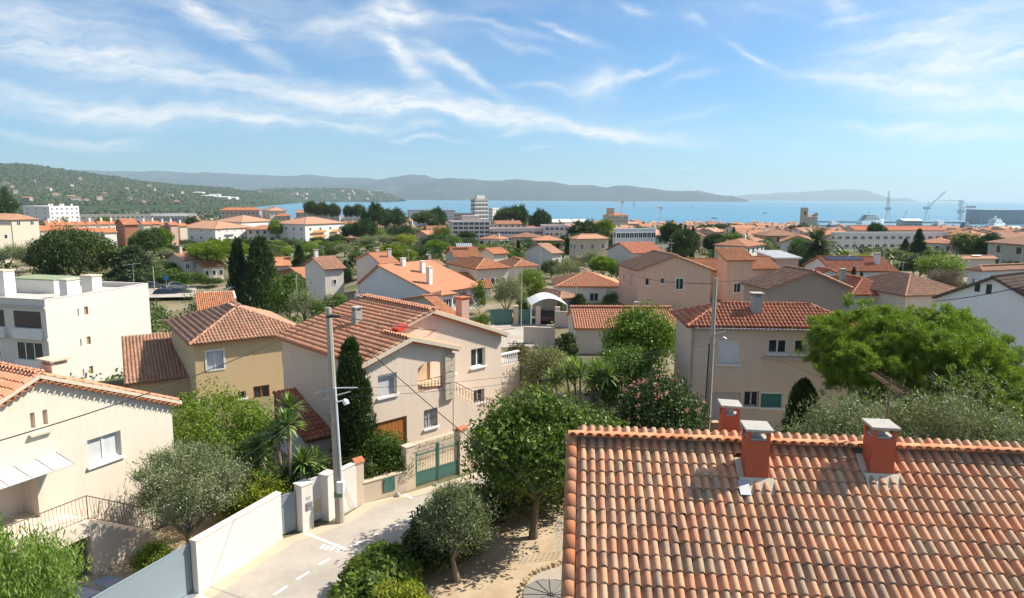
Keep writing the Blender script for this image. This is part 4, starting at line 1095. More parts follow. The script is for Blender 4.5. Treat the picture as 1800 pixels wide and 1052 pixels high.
# pillar with mailboxes, recessed door, white pillar, white wall
p1, p2, p3, p4, p5, p6 = g0(533, 937), g0(552, 928), g0(578, 917), g0(592, 908), g0(628, 891), g0(641, 886)
r, L = wallrun("gate_pillar", "white rendered pillar holding two grey mailboxes next to the grey door", p1, p2, 2.02, .5, S_WW, 'pillar')
mb = MB(); mb.box((L*.35, -.05, 1.10), (L*.9, -.002, 1.24)); mb.box((L*.35, -.05, .93), (L*.9, -.002, 1.07)); mb.build('mailbox', M_IRON if False else simple("grey_metal", (.20, .21, .22), .5, .1, 4, .4), r)
mb = MB()
for z in (1.38, 1.46): mb.box((L*.4, -.02, z), (L*.8, -.002, z+.045))
mb.build('name_plate', simple("plate_grey", (.45, .44, .45), .5, .1, 4, .4), r)
dd = (p3-p2)/np.linalg.norm(p3-p2); nd = np.array([-dd[1], dd[0], 0])
r, L = gate_panel("plain white garden door in a recess behind the concrete pole", p2+nd*.42-dd*.2, p3+nd*.42+dd*.2, 2.0, simple("door_paint", (.62, .60, .58), .6, .05, 2, .3), name="garden_door")
mb = MB(); mb.box((L*.52, -.03, .45), (L*.70, -.013, .95)); mb.build('meter_cover', simple("yellow_cover", (.58, .47, .27), .6, .1, 4, .3), r)
wallrun("gate_pillar", "thin white pillar just left of the concrete pole", p3, p4, 2.05, .45, S_WW, 'pillar')
wallrun("garden_wall", "short white wall between the concrete pole and the beige pillar", p4+np.array([.05, .03, 0]), p5, 2.0, .22, S_WW, h2=2.05)
r, L = wallrun("gate_pillar", "beige pillar with a terracotta cap where the white wall ends", p5, p6, 2.0, .42, S_BW, 'pillar')
def cap_tiles(r, L, z, t=.42):
    mb = MB()
    for x in (-.06, L/2, ): mb.prism([(x, -.05, z), (x+L/2+.05, -.05, z), (x+L/2+.05, t/2, z+.16), (x, t/2, z+.16)], (0, 0, .03)); mb.prism([(x, t+.05, z), (x, t/2, z+.16), (x+L/2+.05, t/2, z+.16), (x+L/2+.05, t+.05, z)], (0, 0, .03))
    mb.build('cap', M_TERRA, r)
cap_tiles(r, L, 2.06)
q1, q2, q3, q4, q5 = g0(715, 864), g0(731, 858), g0(809, 834), g0(821, 828), g0(880, 812)
r, L = wallrun("garden_wall", "low beige wall with a green meter cabinet below the dark hedge", p6, q1, .98, .25, S_BW)
t0 = L*.43; mb = MB(); mb.box((t0, -.03, .28), (t0+.62, -.002, .93)); c = mb.build('meter_cabinet', M_GREEN, r)
mb = MB(); mb.box((t0+.02, -.04, .3), (t0+.305, -.031, .91)); mb.box((t0+.315, -.04, .3), (t0+.60, -.031, .91)); mb.build('door', M_GREEN, c)
mb = MB(); mb.tube([(L*.72, -.25, 0), (L*.72, -.25, .12), (L*.72, -.25, .2)], [.13, .12, .05], 8); mb.build('kerb_stone', M_CONC, r)
r, L = wallrun("gate_pillar", "beige pillar on the left of the green iron gate", q1, q2, 2.15, .4, S_BW, 'pillar')
r, L = wallrun("gate_pillar", "beige pillar with terracotta cap on the right of the green iron gate", q3, q4, 2.2, .4, S_BW, 'pillar'); cap_tiles(r, L, 2.26)
wallrun("garden_wall", "low beige wall running on behind the big leafy tree", q4, q5, 1.0, .25, S_BW)
# green iron gate, two leaves
gA, gB = q2+(q3-q2)*.02, q3; d = (gB-gA)[:2]; GL = np.linalg.norm(d)
gt = thing("iron_gate", "double iron gate, green sheet below and pale bars with hoops above", "gate", (gA[0], gA[1], 0), math.atan2(d[1], d[0]))
M_BAR = simple("gate_bar", (.40, .36, .27), .55, .1, 4, .4)
for k in (0, 1):
    x0, x1 = GL*.5*k+.02, GL*.5*(k+1)-.02; n = 13
    mb = MB(); mb.box((x0, .10, .08), (x1, .14, .68)); lf = mb.build('leaf', M_GREEN, gt)
    mb = MB(); mb.box((x0, .08, .05), (x0+.05, .16, 1.75+.2*k)); mb.box((x1-.05, .08, .05), (x1, .16, 1.95-.2*k)); mb.box((x0, .09, .68), (x1, .15, .73)); mb.box((x0, .09, 1.58), (x1, .15, 1.62)); mb.build('frame', M_GREEN, lf)
    mb = MB()
    for i in range(1, n):
        x = x0+(x1-x0)*i/n; mb.box((x-.01, .11, .73), (x+.01, .13, 1.72))
        if i % 2: mb.tube([(x+(x1-x0)/n*math.cos(t)+(x1-x0)/n, .12, 1.72+.10*math.sin(t)) for t in np.linspace(0, math.pi, 6)], .01, 3)
    mb.build('bars', M_BAR, lf)['kind'] = 'stuff'
mb = MB(); mb.poly([tuple(x) for x in [(-9.2, 30.6, .02), (-4.6, 31.6, .02), (-1.2, 34.4, .02), (-3.6, 36.4, .02)]]); mb.build("pavement", simple("sandy_forecourt", (.46, .37, .26), .95, .2, 1, .1), kind='structure')
# ---- garden of the front house: sand, stone edging, round table, trellis
def sand():
    m, nt, b = nodes("sandy_ground"); P = geo(nt); f = noise(nt, P, .8, 5, .7); g = noise(nt, P, 22, 4, .7)
    c = ramp(nt, f, [(.35, (.42, .31, .20)), (.65, (.56, .44, .30))]); c = mixc(nt, 1.0, c, ramp(nt, g, [(.3, (.82,)*3), (.7, (1.05,)*3)]), 'MULTIPLY')
    nt.links.new(c, b.inputs['Base Color']); b.inputs['Roughness'].default_value = .95; b.inputs['Specular IOR Level'].default_value = .1; bump(nt, b, g, .6, .02); return m
M_SAND = sand()
gp_ = [g0(640, 1200), g0(640, 1040), g0(745, 955), g0(840, 905), np.array([3.2, 31.5, 0]), np.array([14., 31, 0]), np.array([14., 13, 0]), np.array([0, 12., 0])]
flat(gp_, .010, "garden_ground", M_SAND)
flat([np.array(p) for p in [(-17.5, 22.5), (-13.0, 18.6), (-10.7, 24.0), (-9.8, 26.4), (-12, 30), (-14.6, 27.5)]], .016, "garden_ground", M_SAND)
edg = thing("stone_edging", "row of rough stones edging the sandy terrace next to the tiled roof", "edging", (0, 0, 0))
rg2 = np.random.default_rng(4); cv = [g0(916, 1058), g0(919, 1034), g0(930, 1015), g0(950, 1004), g0(975, 996), g0(992, 990)]
for i in range(15):
    t = i/14*(len(cv)-1); k = min(int(t), len(cv)-2); p = cv[k]+(cv[k+1]-cv[k])*(t-k)
    mb = MB(); s = rg2.uniform(.10, .17); pts = [(s*math.cos(w)*rg2.uniform(.8, 1.3), s*math.sin(w)*rg2.uniform(.7, 1.1)) for w in np.linspace(0, 2*math.pi, 7)[:-1]]
    h = rg2.uniform(.10, .18); V = [(x, y, -.02) for x, y in pts]+[(x*.75, y*.75, h) for x, y in pts]
    mb.add(V, [tuple(range(6, 12))]+[(j, (j+1) % 6, 6+(j+1) % 6, 6+j) for j in range(6)]); mb.build('stone', simple("edging_stone", (.40, .30, .19), .95, .3, 6, .1, 0, .6, 20), edg, loc=(p[0], p[1], .01), rotz=rg2.uniform(0, 6))
flat([cv[0], cv[1], cv[2], cv[3], cv[4], cv[5], np.array([3.2, 21.5, 0]), np.array([3.0, 18, 0])], .018, "terrace", simple("terrace_screed", (.40, .34, .27), .9, .12, 1.5, .1))
tc_ = at_z(968, 1046, .72)
tb = thing("garden_table", "round grey glass garden table with dark radial spokes beside the roof", "table", (tc_[0], tc_[1], 0.02))
mb = MB(); mb.tube([(0, 0, .69), (0, 0, .705)], .95, 28); mb.build('tabletop', simple("smoked_glass", (.26, .24, .21), .25, .05, 2, .5), tb)
mb = MB()
for i in range(12):
    w = 2*math.pi*i/12; mb.tube([(.1*math.cos(w), .1*math.sin(w), .715), (.95*math.cos(w), .95*math.sin(w), .715)], .012, 4)
mb.tube([(.95*math.cos(w), .95*math.sin(w), .70) for w in np.linspace(0, 2*math.pi, 29)], .018, 4); mb.tube([(0, 0, .70), (0, 0, .74)], .10, 10); mb.build('spokes', M_IRON, tb)
for w in (.4, 2.0, 3.5, 5.1):
    mb = MB(); mb.tube([(.8*math.cos(w), .8*math.sin(w), 0), (.6*math.cos(w), .6*math.sin(w), .69)], .02, 5); mb.build('leg', M_IRON, tb)
tp_ = g0(982, 984); tr = thing("trellis", "thin wire trellis leaning by the corner of the tiled house", "trellis", (tp_[0]-.02, tp_[1], 0), rad(70))
mb = MB()
for i in range(5): mb.tube([(i*.16, 0, 0), (i*.16, .12, 1.5)], .009, 4)
for i in range(8): mb.tube([(0, .12*i/8+.015, .2*i+.1), (.64, .12*i/8+.015, .2*i+.1)], .008, 4)
mb.build('wires', M_GALV, tr)
# ---- parked blue car behind the grey gate
def car(label, P, ang, col, name='parked_car', group=None, scale=1.0, kind='hatch'):
    r = thing(name, label, 'car', P, ang, group); r.scale = (scale,)*3
    L = 4.1; w = .86; mpaint = simple("car_paint_"+col[0], col[1], .25, .03, 2, .6)
    prof = {'hatch': [(-2.05, .35), (-2.05, .78), (-1.95, .95), (-1.45, 1.40), (-1.2, 1.46), (.1, 1.45), (.35, 1.38), (1.05, .98), (1.85, .80), (2.05, .62), (2.05, .32)],
            'van': [(-2.2, .35), (-2.2, 1.55), (-2.05, 1.85), (-1.7, 1.9), (.7, 1.88), (1.0, 1.75), (1.5, 1.1), (2.0, .95), (2.15, .7), (2.15, .32)]}[kind]
    mb = MB(); n = len(prof); V = []
    for y, ins in ((-w, 0), (w, 0)):
        for x, z in prof: tap = .14*max(0, (z-.9)/.5); V.append((x, y*(1-tap*.9), z))
    mb.add(V, [tuple(range(n)), tuple(range(n, 2*n))[::-1]]+[(i, (i+1) % n, n+(i+1) % n, n+i) for i in range(n)]); mb.build('body', mpaint, r)
    mb = MB(); hy = w*.86
    if kind == 'hatch':
        mb.prism([(.40, -hy*.80, 1.345), (.40, hy*.80, 1.345), (.98, hy, 1.035), (.98, -hy, 1.035)], (.03, 0, .018)); o = mb.build('windscreen', M_GLASS, r)
        mb = MB(); mb.prism([(-1.52, -hy*.8, 1.34), (-1.92, -hy*.95, 1.0), (-1.92, hy*.95, 1.0), (-1.52, hy*.8, 1.34)], (-.03, 0, .018)); mb.build('rear_window', M_GLASS, r)
        for sgn in (-1, 1):
            mb = MB(); mb.prism([(-1.35, sgn*w*.985, .98), (.75, sgn*w*.985, .98), (.25, sgn*w*.90, 1.34), (-1.2, sgn*w*.90, 1.36)], (0, sgn*.02, 0)); mb.build('side_window', M_GLASS, r)
    else:
        mb.prism([(1.03, -hy*.8, 1.70), (1.03, hy*.8, 1.70), (1.46, hy, 1.14), (1.46, -hy, 1.14)], (.03, 0, .018)); mb.build('windscreen', M_GLASS, r)
        for sgn in (-1, 1):
            mb = MB(); mb.prism([(.2, sgn*w*.985, 1.1), (1.2, sgn*w*.985, 1.1), (.85, sgn*w*.9, 1.62), (.2, sgn*w*.9, 1.66)], (0, sgn*.02, 0)); mb.build('side_window', M_GLASS, r)
    for x in (-1.3, 1.3):
        for sgn in (-1, 1):
            mb = MB(); mb.tube([(x, sgn*(w-.16), .31), (x, sgn*(w+.02), .31)], .31, 14); wh = mb.build('wheel', M_CABLE, r)
            mb = MB(); mb.tube([(x, sgn*(w+.021), .31), (x, sgn*(w+.03), .31)], .19, 10); mb.build('rim', M_GALV, wh)
    return r
car("dark blue car parked behind the grey sliding gate", (-13.9, 20.2, 0), rad(70), ('navy', (.02, .035, .075)))
# ---- poles and cables
def pole(label, base, top, r0, r1, mat, name='utility_pole', cat='pole', square=False):
    r = thing(name, label, cat, base); d = np.asarray(top)-np.asarray(base); mb = MB(); mb.tube([(0, 0, -.3), tuple(d*.5), tuple(d)], [r0, (r0+r1)/2, r1], 4 if square else 9); mb.build('shaft', mat, r); return r, d
pb = g0(598, 918); pt = at_y(577, 541, pb[1]+.0)
M_POLE = simple("pole_concrete", (.40, .35, .29), .9, .15, 3, .15, 0, .3, 20)
r, d = pole("tall tapering concrete utility pole standing by the white street wall", pb, pt, .20, .12, M_POLE)
mb = MB(); mb.tube([(.16, -.12, 1.6), tuple(np.array([.13, -.08, 0])+d*.64)], .045, 6); mb.build('conduit', M_PVC, r)
mb = MB(); mb.box((-.02, -.34, 1.45), (.26, -.12, 1.95)); mb.build('junction_box', M_PVC, r)
mb = MB(); mb.box((-.16, -.30, 1.25), (.2, -.21, 1.45)); mb.build('sign_plate', simple("sign_green", (.12, .20, .15), .6, .1, 4, .3), r)
mb = MB(); c = d*.63; mb.tube([c+[-.75, -.2, -.12], c+[.2, 0, .06], c+[1.0, .2, .02]], .03, 5); mb.tube([c+[-.45, -.1, -.4], c+[.7, .2, -.15]], .025, 5)
mb.build('crossarm', M_GALV, r)
mb = MB(); c = d*.585; mb.tube([c+[.15, -.1, -.1], c+[.55, -.2, .02]], .03, 5); mb.tube([c+[.50, -.2, .06], c+[.55, -.2, -.02], c+[.62, -.22, -.16]], [.06, .13, .12], 8); mb.build('lamp', M_PVC, r)
mb = MB(); c = d*.985; mb.box(tuple(c+[-.05, -.2, -.25]), tuple(c+[.5, -.1, -.16])); mb.build('bracket', M_CABLE, r)
P1T = pt+np.array([.15, -.15, -.25]); P1M = pb+d*.63
b2_ = at_z(1240, 800, 0.0); b2_ = at_y(1243, 765, 37.0); b2_[2] = 0; t2_ = at_y(1258, 489, 37.3)
r, d2 = pole("weathered grey utility pole in front of the beige house on the right", b2_, t2_, .17, .11, M_POLE)
c = d2*.66; mb = MB(); mb.tube([c+[-.3, 0, .1], c+[.75, -.1, .35]], .025, 5); mb.tube([c+[.1, 0, -.3], c+[.7, -.1, .05]], .02, 5); mb.tube([c+[.55, -.1, .0], c+[.72, -.1, -.1]], .07, 7); mb.build('crossarm', M_GALV, r)
mb = MB(); mb.tube([(-.2, .05, 1.0), tuple(d2*.62+[-.16, 0, 0])], .03, 5); mb.build('conduit', M_CABLE, r)
def cable(label, p, q, sag, r=.018, group=None):
    p, q = np.asarray(p, float), np.asarray(q, float); n = 14
    pts = [p+(q-p)*t-np.array([0, 0, sag*4*t*(1-t)]) for t in np.linspace(0, 1, n+1)]
    mb = MB(); mb.tube([x-p for x in pts], r, 5); return thing('cable', label, 'cable', p, me=mb.mesh('cable', M_CABLE), group=group)
cable("thick black cable sagging from the concrete pole across the cream gabled house", P1T, at_y(-60, 792, 15.5), .35, .017)
cable("black cable running from the concrete pole over the villa roof to the right", P1T, at_y(905, 577, 52), .5, .022)
cable("black cable slanting from the concrete pole down past the green gate", P1T, at_y(1010, 912, 19.5), .3, .016)
P2M = b2_+d2*.66
for i, dz in enumerate((0, -.35)): cable("thin wire strung between the two utility poles", P1M+[.6, .1, dz], P2M+[0, 0, dz], .55, .009, "wires between the two utility poles")
for i in range(3): cable("thin wire from the concrete pole down into the garden shrubs", P1M+[-.3, 0, -.1*i], at_y(395-20*i, 790+45*i, 22), .25, .008, "thin wires above the garden of the gabled house")
cable("wire from the grey pole along the beige house front", P2M+[.5, 0, .1], at_y(1520, 690, 36), .12, .010)
cable("cable crossing in front of the white dark-roofed house on the right", at_y(1640, 530, 44), at_y(1850, 490, 40), .2, .026)
cable("cable passing in front of the pink gabled house", t2_+[0, 0, -.3], at_y(1100, 478, 78), .4, .02)
cable("cable from the grey pole towards the palm on the right", t2_+[0, 0, -.2], at_y(1450, 462, 80), .5, .018)
# fence and pillar in front of the beige house on the right
fa, fb = at_z(1205, 748, 0), at_z(1378, 762, 0)
fb = np.array([fb[0], fa[1]-.2, 0]); d = fb-fa; L = np.linalg.norm(d)
fr = thing("iron_fence", "dark green bar fence on a low wall before the beige house", "fence", fa, math.atan2(d[1], d[0]))
mb = MB(); mb.box((0, 0, -.2), (L, .2, .45)); mb.build('wall', S_BW, fr)
mb = MB()
for z in (.5, 1.35): mb.box((0, .08, z), (L, .11, z+.035))
mb.build('rail', M_IRON, fr)
nbar = int(L/.12); bme = MB(); bme.box((-.009, .085, .45), (.009, .105, 1.45)); bme = bme.mesh('bar', M_IRON)
for i in range(nbar+1): link('bar', bme, fr, loc=(L*i/nbar, 0, 0))
gpl = at_y(1252, 765, 36.2); r, L2 = wallrun("gate_pillar", "peach coloured gate pillar beside the grey utility pole", (gpl[0], gpl[1], 0), (gpl[0]+.36, gpl[1]+.03, 0), 1.75, .36, stucco("peach_render", (.55, .36, .24), .1), 'pillar')
car("grey car roof showing in the shade behind the ridge of the front house", (at_z(1165, 775, 0.4)[0], 33.2, 0), rad(4), ('grey', (.10, .11, .11)))
# ================================================================== houses of the quarter
WCOL = {n: stucco("render_"+n, c, st) for n, c, st in [
    ('yellow', (.62, .46, .27), .10), ('white', (.76, .72, .66), .10), ('offwhite', (.66, .60, .53), .15), ('pink', (.74, .47, .34), .6), ('beige', (.66, .56, .45), .15),
    ('grey', (.52, .46, .40), .25), ('sand', (.60, .49, .35), .2), ('rose', (.62, .42, .34), .2), ('brick', (.45, .21, .13), .2), ('cream', (.70, .60, .47), .12), ('cool', (.72, .71, .70), .1), ('pinkblock', (.78, .60, .55), .15), ('paleblock', (.80, .74, .66), .12), ('ochre', (.62, .42, .22), .15)]}
def solve_len(p, e, u, default):
    """metres along e from p until the image column u is reached"""
    lo, hi = .2, 60.0; f0 = proj(p+e*lo)[0]-u
    best = None
    for t in np.linspace(.2, 60, 240):
        q = proj(p+e*t)
        if q[2] < 1: break
        if (q[0]-u)*f0 <= 0: best = t; break
    return best if best else default
SIMPLEW = {}; HS = {}
def simple_window(parent, Mx, w, h, fcol, pane, y=.0):
    key = (round(w, 2), round(h, 2), fcol.name, pane.name)
    if key not in SIMPLEW:
        mb = MB(); t = .09
        mb.box((0, -.05, 0), (t, .03, h)); mb.box((w-t, -.05, 0), (w, .03, h)); mb.box((t, -.05, 0), (w-t, .03, t)); mb.box((t, -.05, h-t), (w-t, .03, h))
        if w > .8: mb.box((w/2-.04, -.04, t), (w/2+.04, .03, h-t))
        me = mb.mesh('window', fcol); mb = MB(); mb.box((t, -.015, t), (w-t, .02, h-t)); SIMPLEW[key] = (me, mb.mesh('pane', pane))
    a, b = SIMPLEW[key]
    o = link('window', a, parent, mat=Mx); link('pane', b, o); return o
def bldg(name, label, u, v, h, al, fl, sl, roof='hip', rise=1.8, wall='offwhite', tile='orange', lod=2, Y=None, wf=(), ws=(), gf=None, gs=None, ov=.35, xr=None, base=1.5, chim=(), cat='house', group=None, parapet=.5, seed=None, k=3, wfr=None, P=None, full=True, fw=None, pane=None, slope=None):
    """corner nearest the camera at image (u, v) under the eaves; right face heads al; fl, sl = metres or [image column]"""
    if P is None:
        if Y and h is None: q = at_y(u, v, Y); h = float(q[2]-terr(q[0], q[1]))
        p = at_y(u, v, Y) if Y else at_ground(u, v, h)+np.array([0, 0, h])
    else: p = np.asarray(P, float)
    if P is None and not Y and p[1] > 700:      # grazing rays: bring the building to the near edge of the plain
        p = at_y(u, v, 470 if u < 600 else 520)
    if P is None and p[1] > 150: base = max(base, p[2]-h-float(terr(p[0], p[1]))+1.5)
    if lod == 2 and p[1] < 125: lod, k = 1, 3
    o = p-np.array([0, 0, h]); A = rad(al)
    e1 = np.array([math.sin(A), math.cos(A), 0]); e2 = np.array([-math.cos(A), math.sin(A), 0])
    L = solve_len(p, e1, fl[0], 9.0) if isinstance(fl, list) else fl
    Wd = solve_len(p, e2, sl[0], 8.0) if isinstance(sl, list) else sl
    L, Wd = min(L, 70), min(Wd, 60)
    seed = int(abs(u*7+v*13)) if seed is None else seed
    H_ = House(name, label, cat, o, al, group); wm = WCOL[wall] if isinstance(wall, str) else wall
    fr, pn = fw or M_PVC, pane or M_GLASS
    cap_ = slope or .36
    gF = [(0, h), (L, h)]; gS = [(0, h), (Wd, h)]
    xm = (L/2 if xr is None else xr*L); ym = (Wd/2 if xr is None else xr*Wd)
    if roof == 'gable_f': rise = min(rise, cap_*max(xm, L-xm))
    if roof == 'gable_s': rise = min(rise, cap_*max(ym, Wd-ym))
    if roof == 'hip': rise = min(rise, .42*min(L, Wd)/2+.1)
    if roof == 'gable_f': gF = [(0, h), (xm, h+rise), (L, h)]
    if roof == 'gable_s': gS = [(0, h), (Wd-ym, h+rise), (Wd, h)]
    zroof = h+.13
    if roof == 'shed': gS = [(0, h+rise), (Wd, h)]
    if roof == 'flat': gF = gS = [(0, h), (1, h)]; gF = [(0, h), (L, h)]; gS = [(0, h), (Wd, h)]
    op_f = [(x*L, z, w, hh, st, *(r or ({},))) for (x, z, w, hh, st, *r) in wf]; op_s = [(x*Wd, z, w, hh, st, *(r or ({},))) for (x, z, w, hh, st, *r) in ws]
    rf = min(z for _, z in gF); rs = min(z for _, z in gS)
    op_f = [q for q in op_f if q[1]+q[3] < rf-.02 and q[0]+q[2] < L-.05]; op_s = [q for q in op_s if q[1]+q[3] < rs-.02 and q[0]+q[2] < Wd-.05]
    H_.wallw((0, 0), (L, 0), -base, gF, op_f, 0, .16); H_.wallw((0, Wd), (0, 0), -base, gS, op_s, 0, .16)
    bF = [(L-t, z) for t, z in gF][::-1]; bS = [(Wd-t, z) for t, z in gS][::-1]
    H_.wall((L, Wd), (0, Wd), -base, bF if roof != 'shed' else h+rise); H_.wall((L, 0), (L, Wd), -base, bS)
    for grid, p0, p1, ln in ((gf, (0, 0), (L, 0), L), (gs, (0, Wd), (0, 0), Wd)):
        if not grid: continue
        nc, nr, ww, wh, z0, dz = grid[:6]; kind = grid[6] if len(grid) > 6 else None
        for i in range(nc):
            for j in range(nr):
                t = ln*(i+.5)/nc-ww/2
                pnn = kind if kind is not None and (i*3+j*5+seed) % 3 == 0 else pn
                simple_window(H_.root, H_.wmat(p0, p1, t, z0+dz*j), ww, wh, fr, pnn)
    if roof.startswith('gable'):
        polys, caps = gable_polys(0, L, 0, Wd, zroof, h+rise+.13, 'y' if roof == 'gable_f' else 'x', ov, xm if roof == 'gable_f' else ym)
        for q in polys: H_.roof(q)
        H_.caps = caps
    elif roof == 'hip':
        polys, caps = hip_polys(0, L, 0, Wd, zroof, h+rise+.13, ov)
        for q in polys: H_.roof(q)
        H_.caps = caps
    elif roof == 'shed':
        s_ = rise/Wd
        H_.roof([(-ov, -ov, zroof-ov*s_), (L+ov, -ov, zroof-ov*s_), (L+ov, Wd+ov, zroof+rise+ov*s_), (-ov, Wd+ov, zroof+rise+ov*s_)])
    elif roof == 'flat':
        mb = MB(); mb.box((.25, .25, h-parapet-.2), (L-.25, Wd-.25, h-parapet)); r_ = mb.build('roof', M_ROOFG, H_.root)
        mb = MB(); t = .25
        for a, b in (((0, 0, h), (L, t, h+.06)), ((0, Wd-t, h), (L, Wd, h+.06)), ((0, t, h), (t, Wd-t, h+.06)), ((L-t, t, h), (L, Wd-t, h+.06))): mb.box((a[0]-.03, a[1]-.03, a[2]), (b[0]+.03, b[1]+.03, b[2]))
        mb.box((t, t, h-parapet-.01), (t+.02, Wd-t, h)); mb.box((t, t, h-parapet-.01), (L-t, t+.02, h)); mb.box((L-t-.02, t, h-parapet-.01), (L-t, Wd-t, h)); mb.box((t, Wd-t-.02, h-parapet-.01), (L-t, Wd-t, h)); mb.build('parapet', wm, H_.root)
    H_.finish(wm, tile, lod, .23, seed, k=k)
    for c in chim: H_.chimney(c[0]*L, c[1]*Wd, h, h+c[2], c[3] if len(c) > 3 else .5, c[3] if len(c) > 3 else .5, c[4] if len(c) > 4 else wm, 'slab')
    H_.L, H_.W, H_.h = L, Wd, h; HS[label] = H_; H_.top = h+(rise if roof != 'flat' else 0)
    return H_
SW = dict(sill=M_WHITE)
# ---- yellow house
yh = bldg("house", "yellow ochre house with brown hipped tile roof and one pale blue shuttered window", 341, 607, 5.4, 55, [532], [300], 'hip', 1.95, 'yellow', 'brown', 1, Y=44, base=2.5, k=4, ov=.38,
     wf=[(.10, 3.6, 1.05, 1.25, 'surround', dict(pane=simple("pale_blue_shutter", (.50, .58, .66), .5, .05, 3, .4), frame=M_WHITE, sill=False)), (.50, 1.1, 1.1, .9, 'w2', dict(frame=M_WOOD)), (.03, 1.2, .5, .55, 'bars'), (.36, 1.3, .5, .5, 'bars'), (.14, .0, 1.7, 1.55, 'none')])
mb = MB(); xx = .14*yh.L; mb.box((xx+.02, .12, 0), (xx+1.68, .15, 1.53)); mb.build('door', M_WOOD, yh.root)
mb = MB(); xx = yh.L-1.4; mb.box((xx, -.05, 3.4), (xx+.9, -.004, 5.1)); mb.build('shutter', simple("orange_wood", (.50, .24, .06), .6, .1, 4, .3), yh.root)
an = bldg("outbuilding", "low outbuilding with half shaded brown tiles against the yellow house", 226, 676, 2.4, 60, [343], [208], 'shed', 1.5, 'yellow', 'brown', 1, Y=44.5, base=2.5, k=4, ov=.25)
# ---- white apartment block, left
wb = bldg("apartment_block", "bright white three storey apartment block with flat roof and brown tinted loggias", 78, 528, 11.6, 14, [258], 17, 'flat', 0, stucco('bright_white_render', (.66, .61, .55), .12), Y=60, base=3, parapet=.45, cat='apartment block',
     wf=[(.33, 8.7+.9, .45, .75, 'one', dict(frame=M_WOOD, sill=False, pane=simple("brown_pane", (.34, .24, .15), .5, .1, 4, .3))), (.33, 5.8+.9, .45, .75, 'one', dict(frame=M_WOOD, sill=False, pane=MATS["brown_pane"])), (.33, 2.9+.9, .45, .75, 'one', dict(frame=M_WOOD, sill=False, pane=MATS["brown_pane"])),
         (.27, 9.6, .14, .7, 'none'), (.27, 6.7, .14, .7, 'none'), (.27, 3.8, .14, .7, 'none')])
f = wb; SH = simple("brown_tinted_blind", (.075, .055, .05), .5, .15, 3, .4); GW = stucco("grey_white_render", (.50, .50, .50), .1)
for j in range(4):
    for i in range(4):
        x = .6+i*4.15; z = 9.0-2.9*j
        if i % 2 == 0 or j == 0:
            mb = MB(); mb.box((-.045, f.W-(f.W-x)-0+0, z), (-.004, x+3.0, z+1.45)); 
            mb = MB(); mb.box((-.03, x, z), (-.004, x+3.0, z+1.5)); w_ = mb.build('window', SH if j != 1 else M_GLASS, f.root)
            if j == 1:
                mb = MB()
                for q in range(4): mb.box((-.06, x+q*.98-.03, z), (-.031, x+q*.98+.05, z+1.5))
                mb.build('frame', M_PVC, w_)
            mb = MB(); mb.box((-.28, x-.1, z-1.02), (-.004, x+3.1, z-.03)); mb.build('balcony', WCOL['cool'], f.root)
        else:
            simple_window(f.root, f.wmat((0, f.W), (0, 0), f.W-x-2.4, z), 1.7, 1.4, M_PVC, M_GLASS)
for j in range(4):
    mb = MB(); mb.box((-.12, 0, 10.75-2.9*j), (-.004, f.W, 11.0-2.9*j)); mb.build('floor_band', WCOL['grey'], f.root)
for j in range(2):
    mb = MB(); z = 7.3-2.9*j+.3; y = 1.5; mb.box((f.L+.004, y, z), (f.L+1.5, y+5, z+.18)); mb.box((f.L+1.4, y, z+.18), (f.L+1.5, y+5, z+1.1)); mb.box((f.L+.004, y, z+.18), (f.L+1.4, y+.1, z+1.1)); mb.build('balcony', WCOL['white'], f.root)
z0 = 11.15
def roofbox(h, nm, ul, vt, ur, vb, yl, d, mat, capm=None, label=None):
    a = h.on(ul, vb, yl); b = h.on(ur, vt, yl); mb = MB(); x0, x1 = min(a[0], b[0]), max(a[0], b[0]); zt = b[2]
    mb.box((x0, yl, z0-.1), (x1, yl+d, zt)); c = mb.build(nm, mat, h.root)
    if capm: mb = MB(); mb.box((x0-.08, yl-.08, zt+.002), (x1+.08, yl+d+.08, zt+.12)); mb.build('cap', capm, c)
    return c
roofbox(wb, 'stair_tower', 95, 488, 139, 505, 5.5, 5.5, WCOL['white'], simple("green_roofing", (.27, .33, .20), .9, .1, 3, .1))
roofbox(wb, 'chimney', 119, 491, 139, 520, 1.2, .9, WCOL['white'], M_MORTAR); roofbox(wb, 'chimney', 163, 485, 178, 511, .9, 1.3, WCOL['white'], M_MORTAR); roofbox(wb, 'chimney', 8, 476, 25, 505, 8.0, 1.6, WCOL['white'], M_MORTAR)
for (u, v) in ((62, 512), (82, 515)):
    q = wb.loc(at_z(u, v, wb.wpt((0, 0, z0))[2])); mb = MB(); mb.box((-.4, -.17, .08), (.4, .17, .75)); ac = mb.build('air_conditioner', M_PVC, wb.root, loc=(q[0], q[1], z0), rotz=rad(-75))
    mb = MB(); mb.tube([(.1, -.175, .42), (.1, -.19, .42)], .24, 12); mb.build('fan_grille', M_IRON, ac)
def aerial(label, P, h, rot=0.0, n=7, mat=None):
    r = thing('tv_aerial', label, 'aerial', P, rot); mb = MB(); mb.tube([(0, 0, -.2), (0, 0, h)], .022, 5); mb.build('mast', mat or M_GALV, r)
    mb = MB(); mb.tube([(-.5, 0, h-.1), (.8, 0, h)], .014, 4)
    for i in range(n): x = -.45+1.2*i/(n-1); z = h-.1+.1*(x+.5)/1.3; mb.tube([(x, -.3, z), (x, .3, z)], .009, 3)
    mb.build('antenna', mat or M_GALV, r); return r
aerial("thin television aerial on the flat roof of the white block", wb.wpt((13.0, 2.5, 11.2)), 2.4, .4)
aerial("tall bent television aerial in front of the bright white block wall", at_ground(207, 650), 5.5, .6)
